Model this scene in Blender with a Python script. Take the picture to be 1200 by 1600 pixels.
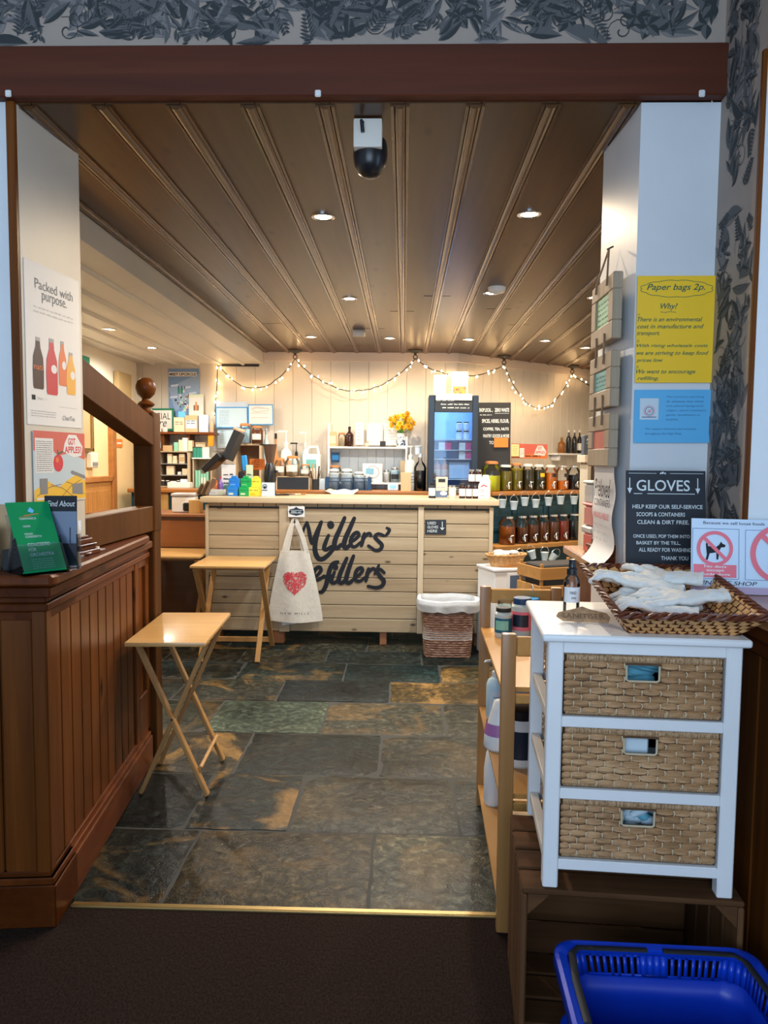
import bpy, bmesh, math, random
from mathutils import Matrix, Vector, Euler
from math import radians as R, sin, cos, pi
random.seed(7)
scene = bpy.context.scene
for o in list(bpy.data.objects):
    bpy.data.objects.remove(o)
COL = scene.collection

# ------------------------------------------------------------------ camera
EYE, FOC = 1.45, 1155.0
PITCH, YAW, ROLL = R(4.0), R(1.5), R(0.55)
cam_data = bpy.data.cameras.new('camera')
cam = bpy.data.objects.new('camera', cam_data)
COL.objects.link(cam)
scene.camera = cam
cam_data.sensor_fit = 'VERTICAL'
cam_data.sensor_height = 36.0
cam_data.lens = FOC / 1600.0 * 36.0
cam_data.clip_start = 0.05
cam.matrix_world = (Matrix.Translation((0, 0, EYE)) @ Matrix.Rotation(YAW, 4, 'Z')
                    @ Matrix.Rotation(R(90) - PITCH, 4, 'X') @ Matrix.Rotation(ROLL, 4, 'Z'))

# ------------------------------------------------------------------ world + light
world = bpy.data.worlds.new('world')
scene.world = world
world.use_nodes = True
wb = world.node_tree.nodes['Background']
wb.inputs[0].default_value = (0.62, 0.78, 1.0, 1)
wb.inputs[1].default_value = 0.25
scene.view_settings.view_transform = 'Standard'
scene.view_settings.look = 'None'
scene.view_settings.gamma = 1
scene.view_settings.use_curve_mapping = False
scene.view_settings.exposure = 0.75

def lamp(name, kind, loc, power, col, rot=(0, 0, 0), size=1.0, size_y=None, spot=None, blend=0.6, radius=0.04):
    d = bpy.data.lights.new(name, kind)
    d.energy = power
    d.color = col
    if kind == 'AREA':
        d.shape = 'RECTANGLE'
        d.size = size
        d.size_y = size_y or size
    else:
        d.shadow_soft_size = radius
    if kind == 'SPOT':
        d.spot_size = spot
        d.spot_blend = blend
    o = bpy.data.objects.new(name, d)
    o.location = loc
    o.rotation_euler = rot
    COL.objects.link(o)
    return o
WARM = (1.0, 0.79, 0.54)
COOL = (0.86, 0.95, 1.0)
DAY = (0.50, 0.72, 1.0)
DAY_SOFT = (0.58, 0.77, 1.0)
# daylight through the shop front behind the camera and through the window on the right
lamp('daylight_shop_front', 'AREA', (-0.4, -2.2, 1.7), 74, DAY_SOFT, (R(90), 0, 0), 3.2, 1.8)
lamp('daylight_side_window', 'AREA', (2.0, 1.35, 1.75), 12, DAY, (R(90), 0, R(90)), 1.1, 1.4)

# ------------------------------------------------------------------ materials
MATS = {}
def principled(name, col=(0.5, 0.5, 0.5), rough=0.5, metal=0.0, spec=0.5, trans=0.0, ior=1.45, emit=None, estr=0.0, coat=0.0, alpha=1.0):
    m = bpy.data.materials.new(name)
    m.use_nodes = True
    b = m.node_tree.nodes['Principled BSDF']
    b.inputs['Base Color'].default_value = (*col, 1)
    b.inputs['Roughness'].default_value = rough
    b.inputs['Metallic'].default_value = metal
    b.inputs['Specular IOR Level'].default_value = spec
    b.inputs['Transmission Weight'].default_value = trans
    b.inputs['IOR'].default_value = ior
    b.inputs['Coat Weight'].default_value = coat
    b.inputs['Coat Roughness'].default_value = 0.15
    if emit:
        b.inputs['Emission Color'].default_value = (*emit, 1)
        b.inputs['Emission Strength'].default_value = estr
    MATS[name] = m
    return m
def nd(m, t, **kw):
    n = m.node_tree.nodes.new(t)
    for k, v in kw.items():
        setattr(n, k, v)
    return n
def lk(m, a, b):
    m.node_tree.links.new(a, b)
def ramp(m, stops):
    r = nd(m, 'ShaderNodeValToRGB')
    e = r.color_ramp.elements
    while len(e) > 1:
        e.remove(e[-1])
    e[0].position, e[0].color = stops[0][0], (*stops[0][1], 1)
    for p, c in stops[1:]:
        x = e.new(p)
        x.color = (*c, 1)
    return r
def coords(m, scale=(1, 1, 1), rot=(0, 0, 0)):
    tc = nd(m, 'ShaderNodeTexCoord')
    mp = nd(m, 'ShaderNodeMapping')
    mp.inputs['Scale'].default_value = scale
    mp.inputs['Rotation'].default_value = rot
    lk(m, tc.outputs['Object'], mp.inputs['Vector'])
    return mp.outputs['Vector']
def noise(m, vec, scale, detail=4, rough=0.55, dist=0.0):
    n = nd(m, 'ShaderNodeTexNoise')
    n.inputs['Scale'].default_value = scale
    n.inputs['Detail'].default_value = detail
    n.inputs['Roughness'].default_value = rough
    n.inputs['Distortion'].default_value = dist
    lk(m, vec, n.inputs['Vector'])
    return n.outputs['Fac']
def bump(m, fac, strength=0.3, dist=0.004):
    b = nd(m, 'ShaderNodeBump')
    b.inputs['Strength'].default_value = strength
    b.inputs['Distance'].default_value = dist
    lk(m, fac, b.inputs['Height'])
    lk(m, b.outputs['Normal'], m.node_tree.nodes['Principled BSDF'].inputs['Normal'])
def base(m):
    return m.node_tree.nodes['Principled BSDF'].inputs['Base Color']
def mixc(m, fac, a, b, mode='MIX'):
    x = nd(m, 'ShaderNodeMix', data_type='RGBA', blend_type=mode)
    if isinstance(fac, (int, float)):
        x.inputs[0].default_value = fac
    else:
        lk(m, fac, x.inputs[0])
    for s, v in ((6, a), (7, b)):
        if isinstance(v, tuple):
            x.inputs[s].default_value = (*v, 1)
        else:
            lk(m, v, x.inputs[s])
    return x.outputs[2]
def speck(name, col, amt=0.15, scale=8, rough=0.6, **kw):
    m = principled(name, col, rough, **kw)
    v = coords(m)
    f = noise(m, v, scale)
    d = tuple(max(0, c * (1 - amt)) for c in col)
    l = tuple(min(1, c * (1 + amt)) for c in col)
    r = ramp(m, [(0.3, d), (0.7, l)])
    lk(m, f, r.inputs[0])
    lk(m, r.outputs[0], base(m))
    return m
def wood(name, dark, light, axis='Z', rough=0.4, coat=0.0, grain=14, knots=True, bmp=0.12, spec=0.5, kscale=5.5):
    """grain runs along the given object axis"""
    m = principled(name, light, rough, coat=coat, spec=spec)
    sc = {'X': (0.05, 1, 1), 'Y': (1, 0.05, 1), 'Z': (1, 1, 0.05)}[axis]
    v = coords(m, sc)
    f = noise(m, v, grain * 3, 5, 0.6, 0.6)
    f2 = noise(m, v, grain * 0.5, 2, 0.5)
    r = ramp(m, [(0.28, dark), (0.55, tuple((a + b) / 2 for a, b in zip(dark, light))), (0.75, light)])
    a = nd(m, 'ShaderNodeMath', operation='ADD')
    a.inputs[1].default_value = 0
    mm = nd(m, 'ShaderNodeMix')
    mm.inputs[0].default_value = 0.45
    lk(m, f, mm.inputs[2]); lk(m, f2, mm.inputs[3])
    lk(m, mm.outputs[0], r.inputs[0])
    out = r.outputs[0]
    if knots:
        sk = {'X': (0.45, 1, 1), 'Y': (1, 0.45, 1), 'Z': (1, 1, 0.45)}[axis]
        vk = coords(m, sk)
        vo = nd(m, 'ShaderNodeTexVoronoi')
        vo.inputs['Scale'].default_value = kscale
        lk(m, vk, vo.inputs['Vector'])
        rk = ramp(m, [(0.05, (1, 1, 1)), (0.13, (0, 0, 0))])
        lk(m, vo.outputs['Distance'], rk.inputs[0])
        out = mixc(m, rk.outputs[0], out, tuple(c * 0.38 for c in dark))
    lk(m, out, base(m))
    if bmp:
        bump(m, f, bmp, 0.003)
    return m
def metal(name, col=(0.7, 0.7, 0.7), rough=0.3):
    return principled(name, col, rough, 1.0)
def glow(name, col, strength):
    m = principled(name, (0.9, 0.9, 0.9), 0.4, emit=col, estr=strength)
    return m

def mats():
    speck('plaster_warm_lit', (0.62, 0.57, 0.49), 0.04, 3, 0.45)  # off-white plaster with warm lamplight mixed into its colour
    speck('plaster_white', (0.70, 0.72, 0.74), 0.04, 3, 0.5)
    speck('plaster_cream', (0.80, 0.74, 0.62), 0.03, 2, 0.6)
    speck('hall_warm_lit', (0.80, 0.60, 0.32), 0.03, 2, 0.6)  # cream wall with the hall's warm light painted in as yellow
    speck('frame_gold', (0.48, 0.34, 0.16), 0.03, 2, 0.5)
    speck('board_cream', (0.63, 0.58, 0.51), 0.04, 2, 0.4)
    speck('ceil_white', (0.62, 0.60, 0.56), 0.05, 2, 0.45)
    speck('cornice_pink', (0.66, 0.55, 0.46), 0.04, 2, 0.5)
    speck('paper_ground', (0.37, 0.30, 0.25), 0.05, 6, 0.7)
    principled('leaf_dark', (0.035, 0.04, 0.042), 0.8)
    principled('leaf_mid', (0.11, 0.11, 0.11), 0.8)
    principled('leaf_pale', (0.21, 0.195, 0.19), 0.8)
    wood('beam_wood', (0.048, 0.010, 0.004), (0.130, 0.032, 0.012), 'X', 0.55, 0.0, 6, False, 0.15, 0.3)
    wood('ceiling_wood', (0.040, 0.017, 0.006), (0.125, 0.060, 0.022), 'Y', 0.30, 0.0, 6, True, 0.05, 0.36)
    wood('batten_wood', (0.050, 0.020, 0.007), (0.155, 0.070, 0.025), 'Y', 0.24, 0.1, 9, False, 0.05)
    wood('pine_dark', (0.048, 0.012, 0.002), (0.215, 0.066, 0.011), 'Z', 0.36, 0.0, 7, True, 0.05, 0.2)
    wood('pine_dark_x', (0.085, 0.019, 0.004), (0.25, 0.068, 0.013), 'X', 0.32, 0.03, 7, True, 0.05, 0.28)
    wood('pine_dark_y', (0.055, 0.012, 0.003), (0.21, 0.054, 0.010), 'Y', 0.32, 0.0, 7, True, 0.05, 0.22)
    wood('stair_wood', (0.042, 0.014, 0.003), (0.125, 0.046, 0.010), 'Z', 0.42, 0.0, 6, False, 0.04, 0.12)
    wood('orange_wood', (0.30, 0.11, 0.025), (0.52, 0.215, 0.055), 'X', 0.35, 0.25, 7, False, 0.04)
    wood('orange_crate', (0.30, 0.13, 0.03), (0.55, 0.28, 0.075), 'X', 0.5, 0.05, 7, True, 0.06)
    wood('door_wood', (0.36, 0.16, 0.04), (0.55, 0.27, 0.075), 'Z', 0.4, 0.15, 7, False, 0.03)
    wood('beech', (0.50, 0.27, 0.09), (0.74, 0.46, 0.18), 'X', 0.32, 0.25, 8, False, 0.03)
    wood('beech_leg', (0.32, 0.16, 0.055), (0.50, 0.28, 0.10), 'Z', 0.35, 0.2, 8, False, 0.03)
    wood('shelf_wood', (0.42, 0.20, 0.05), (0.62, 0.34, 0.10), 'Y', 0.35, 0.2, 8, False, 0.03)
    wood('shelf_wood_z', (0.30, 0.135, 0.04), (0.46, 0.235, 0.075), 'Z', 0.38, 0.2, 8, False, 0.03)
    wood('plank_pale', (0.24, 0.16, 0.085), (0.62, 0.51, 0.35), 'X', 0.6, 0, 5, True, 0.1, 0.4, 9.0)
    wood('plank_pale_z', (0.38, 0.29, 0.185), (0.64, 0.53, 0.38), 'Z', 0.6, 0, 5, True, 0.1)
    wood('counter_top', (0.50, 0.36, 0.21), (0.74, 0.60, 0.41), 'X', 0.4, 0.2, 8, False, 0.05)
    wood('block_red', (0.20, 0.08, 0.035), (0.36, 0.16, 0.07), 'Z', 0.6, 0, 7, False, 0.05)
    wood('crate_old', (0.040, 0.016, 0.006), (0.19, 0.088, 0.036), 'X', 0.75, 0, 6, True, 0.3, 0.15)
    wood('crate_old_y', (0.045, 0.018, 0.007), (0.21, 0.10, 0.042), 'Y', 0.75, 0, 6, True, 0.3, 0.15)
    wood('frame_drift', (0.27, 0.20, 0.13), (0.50, 0.40, 0.28), 'Z', 0.65, 0, 7, False, 0.15)
    speck('teal', (0.010, 0.060, 0.085), 0.15, 5, 0.45)
    speck('white_paint', (0.78, 0.78, 0.78), 0.03, 4, 0.38)
    speck('white_side', (0.72, 0.66, 0.58), 0.05, 4, 0.45)  # cream tone; on the drawer unit, warm light put into its white
    principled('grout', (0.045, 0.045, 0.042), 0.8)
    metal('brass', (0.40, 0.28, 0.12), 0.42)
    metal('chrome', (0.75, 0.75, 0.75), 0.22)
    metal('dark_metal', (0.10, 0.09, 0.08), 0.45)
    principled('black_plastic', (0.012, 0.012, 0.014), 0.3)
    principled('black_matt', (0.02, 0.021, 0.024), 0.6)
    principled('chalkboard', (0.018, 0.024, 0.034), 0.5)
    principled('chalk', (0.72, 0.78, 0.80), 0.8)
    principled('ink', (0.012, 0.014, 0.020), 0.6, spec=0.3)
    principled('ink_green', (0.02, 0.12, 0.08), 0.6)
    principled('ink_grey', (0.22, 0.22, 0.22), 0.7)
    principled('ink_pale', (0.42, 0.40, 0.40), 0.7)
    principled('ink_blue', (0.05, 0.16, 0.32), 0.7)
    principled('red_print', (0.62, 0.035, 0.05), 0.6)
    principled('pink_print', (0.80, 0.17, 0.22), 0.5)
    principled('paper', (0.76, 0.75, 0.74), 0.55)
    principled('paper_cool', (0.60, 0.72, 0.86), 0.4)
    principled('paper_yellow', (0.98, 0.60, 0.02), 0.5)
    principled('paper_blue', (0.12, 0.47, 0.80), 0.4)
    principled('paper_pale_blue', (0.55, 0.73, 0.86), 0.4)
    principled('edge_blue', (0.03, 0.30, 0.72), 0.4)
    principled('leaflet_green', (0.0, 0.25, 0.085), 0.3)
    principled('green_frame', (0.0, 0.17, 0.09), 0.4)
    principled('poster_blue', (0.16, 0.28, 0.52), 0.4)
    principled('poster_pale', (0.55, 0.66, 0.80), 0.4)
    principled('poster_red', (0.62, 0.13, 0.10), 0.45)
    principled('poster_sky', (0.50, 0.60, 0.66), 0.45)
    principled('poster_gold', (0.80, 0.48, 0.04), 0.45)
    principled('sign_orange', (0.90, 0.22, 0.03), 0.5)
    principled('drink_brown', (0.055, 0.018, 0.012), 0.4)
    principled('drink_red', (0.55, 0.04, 0.05), 0.4)
    principled('drink_orange', (0.72, 0.19, 0.06), 0.4)
    principled('drink_amber', (0.80, 0.42, 0.07), 0.4)
    principled('blue_plastic', (0.004, 0.045, 0.52), 0.32)
    principled('blue_dark', (0.01, 0.06, 0.16), 0.4)
    principled('navy', (0.010, 0.022, 0.045), 0.35)
    principled('cup_white', (0.62, 0.72, 0.78), 0.35)
    principled('card_white', (0.74, 0.72, 0.68), 0.5)
    principled('card_cream', (0.74, 0.62, 0.44), 0.6)
    principled('card_kraft', (0.50, 0.33, 0.17), 0.65)
    principled('card_brown', (0.20, 0.12, 0.07), 0.7)
    principled('card_peach', (0.75, 0.44, 0.28), 0.6)
    principled('box_mint', (0.25, 0.58, 0.44), 0.5)
    principled('box_green', (0.02, 0.24, 0.17), 0.5)
    principled('carton_blue', (0.02, 0.22, 0.70), 0.35)
    principled('carton_green', (0.01, 0.38, 0.10), 0.35)
    principled('carton_yellow', (0.85, 0.70, 0.06), 0.35)
    principled('carton_teal', (0.01, 0.12, 0.20), 0.4)
    principled('purple', (0.28, 0.16, 0.50), 0.5)
    principled('milky', (0.80, 0.80, 0.78), 0.35)
    principled('milky_blue', (0.50, 0.68, 0.76), 0.35)
    principled('daffodil', (0.92, 0.52, 0.01), 0.5)
    principled('daffodil_cup', (0.85, 0.33, 0.0), 0.5)
    principled('stem_green', (0.05, 0.22, 0.03), 0.5)
    principled('bottle_dark', (0.030, 0.008, 0.006), 0.12, coat=0.3)
    principled('bottle_black', (0.010, 0.010, 0.012), 0.15, coat=0.3)
    principled('bottle_amber', (0.22, 0.08, 0.015), 0.15)
    principled('grinder_smoke', (0.10, 0.055, 0.035), 0.25)
    principled('screen_blue', (0.08, 0.2, 0.35), 0.2, emit=(0.25, 0.55, 0.75), estr=0.5)
    for n, c in dict(oil_yellow=(0.78, 0.78, 0.01), oil_olive=(0.24, 0.18, 0.01), oil_dark=(0.05, 0.04, 0.012), oil_black=(0.010, 0.010, 0.010),
                     oil_orange=(0.85, 0.24, 0.012), oil_amber=(0.46, 0.12, 0.012), oil_brown=(0.17, 0.045, 0.01), oil_red=(0.30, 0.03, 0.01)).items():
        principled(n, c, 0.25, coat=0.2)
    for n, c in dict(glass=(0.985, 0.99, 0.99), glass_fridge=(0.80, 0.90, 1.0), acrylic=(0.93, 0.96, 1.0)).items():
        m = bpy.data.materials.new(n)
        m.use_nodes = True
        nt = m.node_tree
        nt.nodes.remove(nt.nodes['Principled BSDF'])
        out = nt.nodes['Material Output']
        tr = nd(m, 'ShaderNodeBsdfTransparent'); tr.inputs[0].default_value = (*c, 1)
        gl = nd(m, 'ShaderNodeBsdfGlossy'); gl.inputs['Roughness'].default_value = 0.05
        fr = nd(m, 'ShaderNodeFresnel'); fr.inputs['IOR'].default_value = 1.5
        mx = nd(m, 'ShaderNodeMixShader')
        lk(m, fr.outputs[0], mx.inputs[0]); lk(m, tr.outputs[0], mx.inputs[1]); lk(m, gl.outputs[0], mx.inputs[2])
        lk(m, mx.outputs[0], out.inputs[0])
        MATS[n] = m
    glow('bulb_warm', (1.0, 0.62, 0.28), 32)
    glow('lamp_warm', (1.0, 0.76, 0.48), 22)
    glow('lamp_cool', (0.80, 0.97, 1.0), 22)
    principled('jar_pale', (0.55, 0.62, 0.58), 0.2)
    principled('purple_band', (0.36, 0.14, 0.36), 0.4)
    principled('lilac', (0.50, 0.38, 0.52), 0.4)
    principled('slate_blue', (0.10, 0.14, 0.22), 0.35)
    principled('clear_red', (0.60, 0.22, 0.20), 0.3)
    principled('clear_grey', (0.45, 0.45, 0.45), 0.3)
    principled('twine', (0.24, 0.15, 0.08), 0.8)
    principled('frame_green', (0.22, 0.42, 0.14), 0.4)
    principled('frame_teal', (0.10, 0.38, 0.42), 0.4)
    principled('frame_red', (0.55, 0.12, 0.08), 0.4)
    speck('cork', (0.42, 0.25, 0.13), 0.3, 90, 0.8)
    wood('crate_old_z', (0.045, 0.018, 0.007), (0.21, 0.10, 0.042), 'Z', 0.75, 0, 6, True, 0.3, 0.15)
    wood('ledge_lit_orange', (0.26, 0.10, 0.035), (0.44, 0.20, 0.075), 'Y', 0.26, 0.4, 7, True, 0.03)  # dark ledge wood with the orange light on it put into the colour
    wood('pine_yellow', (0.42, 0.22, 0.06), (0.66, 0.40, 0.14), 'Z', 0.45, 0.1, 7, False, 0.03)
    wood('cup_brown', (0.060, 0.022, 0.008), (0.13, 0.050, 0.018), 'X', 0.35, 0.2, 6, False, 0.03)
    wood('orange_dark', (0.20, 0.065, 0.015), (0.32, 0.12, 0.03), 'X', 0.35, 0.2, 6, False, 0.03)
    for n, c in dict(poster_pale2=(0.26, 0.38, 0.60), card_lime=(0.66, 0.72, 0.50), card_kraft2=(0.60, 0.42, 0.22), bright_orange=(0.80, 0.30, 0.01), card_brown2=(0.16, 0.095, 0.05), card_cream2=(0.74, 0.58, 0.38),
                     box_mint2=(0.16, 0.48, 0.46), white_grey=(0.62, 0.65, 0.66), paper_pale_blue2=(0.20, 0.44, 0.60), blue_dark2=(0.012, 0.05, 0.13), glass_pale=(0.62, 0.68, 0.70), milky_pale=(0.70, 0.68, 0.62),
                     hot_pink=(0.72, 0.06, 0.20), pink_drink=(0.66, 0.24, 0.14), fridge_in=(0.22, 0.40, 0.68), card_yellow=(0.82, 0.76, 0.36), carton_teal2=(0.01, 0.17, 0.32), tin_grey=(0.06, 0.065, 0.07), clay_lid=(0.62, 0.24, 0.08), bottle_amber2=(0.45, 0.20, 0.05)).items():
        principled(n, c, 0.4)
    m = principled('checker', (0.5, 0.5, 0.5), 0.5)
    ck = nd(m, 'ShaderNodeTexChecker'); ck.inputs['Scale'].default_value = 90; ck.inputs['Color1'].default_value = (0.02, 0.02, 0.02, 1); ck.inputs['Color2'].default_value = (0.75, 0.75, 0.72, 1)
    lk(m, coords(m), ck.inputs['Vector']); lk(m, ck.outputs['Color'], base(m))
    # woven water hyacinth
    m = principled('hyacinth', (0.45, 0.28, 0.15), 0.65)
    v = coords(m, (6, 6, 60))
    f = noise(m, v, 6, 3)
    f2 = noise(m, coords(m), 9, 2)
    r = ramp(m, [(0.30, (0.20, 0.105, 0.045)), (0.5, (0.43, 0.235, 0.105)), (0.72, (0.62, 0.39, 0.20))])
    mm = nd(m, 'ShaderNodeMix'); mm.inputs[0].default_value = 0.5
    lk(m, f, mm.inputs[2]); lk(m, f2, mm.inputs[3]); lk(m, mm.outputs[0], r.inputs[0])
    lk(m, r.outputs[0], base(m)); bump(m, f, 0.4, 0.002)
    m = principled('hyacinth_roll', (0.45, 0.28, 0.15), 0.65)
    v = coords(m, (60, 60, 4))
    f = noise(m, v, 5, 3)
    r = ramp(m, [(0.32, (0.17, 0.085, 0.035)), (0.5, (0.38, 0.225, 0.11)), (0.7, (0.56, 0.37, 0.21))])
    lk(m, f, r.inputs[0]); lk(m, r.outputs[0], base(m)); bump(m, f, 0.4, 0.002)
    principled('hyacinth_tie', (0.62, 0.50, 0.33), 0.6)
    principled('hyacinth_back', (0.10, 0.050, 0.020), 0.8)
    speck('weave_light', (0.70, 0.36, 0.13), 0.25, 30, 0.45)
    speck('weave_dark', (0.12, 0.028, 0.010), 0.3, 60, 0.4)
    speck('wicker_tan', (0.50, 0.27, 0.10), 0.3, 60, 0.5)
    # seagrass of the laundry hamper, horizontal cords
    m = principled('seagrass', (0.30, 0.15, 0.10), 0.75)
    v = coords(m, (14, 14, 90))
    f = noise(m, v, 2.0, 3)
    r = ramp(m, [(0.34, (0.095, 0.035, 0.022)), (0.5, (0.25, 0.125, 0.085)), (0.68, (0.50, 0.36, 0.27))])
    lk(m, f, r.inputs[0]); lk(m, r.outputs[0], base(m)); bump(m, f, 0.6, 0.004)
    # cloth
    for n, c in dict(cloth_white=(0.70, 0.69, 0.65), canvas=(0.66, 0.62, 0.55), liner=(0.58, 0.60, 0.62), cloth_blue=(0.12, 0.36, 0.46), cloth_pale=(0.52, 0.62, 0.68)).items():
        m = speck(n, c, 0.06, 20, 0.85)
        f = noise(m, coords(m), 45, 3)
        bump(m, f, 0.5, 0.004)
    # carpet
    m = principled('carpet', (0.05, 0.03, 0.02), 0.95, spec=0.1)
    f = noise(m, coords(m, (1, 0.6, 1)), 160, 3, 0.7)
    r = ramp(m, [(0.3, (0.008, 0.0045, 0.0035)), (0.7, (0.036, 0.021, 0.015))])
    lk(m, f, r.inputs[0]); lk(m, r.outputs[0], base(m)); bump(m, f, 0.9, 0.006)
    # riven slate: colour per slab, stained with rust, with ridged relief
    m = principled('slate', (0.1, 0.1, 0.1), 0.42, spec=0.25)
    at = nd(m, 'ShaderNodeAttribute', attribute_name='slab')
    v = coords(m)
    f1 = noise(m, v, 3.2, 6, 0.62, 0.8)
    f2 = noise(m, v, 26, 5, 0.7, 0.5)
    f3 = noise(m, v, 1.7, 3, 0.6, 0.4)
    r = ramp(m, [(0.30, (0.12, 0.13, 0.13)), (0.5, (0.46, 0.47, 0.47)), (0.70, (1.7, 1.65, 1.5))])
    lk(m, f2, r.inputs[0])
    c = mixc(m, 1.0, at.outputs['Color'], r.outputs[0], 'MULTIPLY')
    rr = ramp(m, [(0.50, (0, 0, 0)), (0.60, (1, 1, 1))])
    lk(m, f1, rr.inputs[0])
    mu = nd(m, 'ShaderNodeMath', operation='MULTIPLY')
    lk(m, rr.outputs[0], mu.inputs[0]); lk(m, at.outputs['Alpha'], mu.inputs[1])
    rust = mixc(m, f2, (0.04, 0.018, 0.006), (0.46, 0.23, 0.065))
    c = mixc(m, mu.outputs[0], c, rust)
    r4 = ramp(m, [(0.36, (0.55, 0.57, 0.58)), (0.62, (1.35, 1.3, 1.2))])
    lk(m, f3, r4.inputs[0])
    c = mixc(m, 1.0, c, r4.outputs[0], 'MULTIPLY')
    c = mixc(m, 1.0, c, (0.84, 0.97, 1.04), 'MULTIPLY')
    lk(m, c, base(m))
    ro = ramp(m, [(0.3, (0.24, 0.24, 0.24)), (0.7, (0.55, 0.55, 0.55))])
    lk(m, f3, ro.inputs[0]); lk(m, ro.outputs[0], m.node_tree.nodes['Principled BSDF'].inputs['Roughness'])
    ad = nd(m, 'ShaderNodeMath', operation='ADD'); lk(m, f1, ad.inputs[0]); lk(m, f2, ad.inputs[1])
    bump(m, ad.outputs[0], 0.6, 0.009)
mats()
def mat(n):
    return MATS[n]
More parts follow.
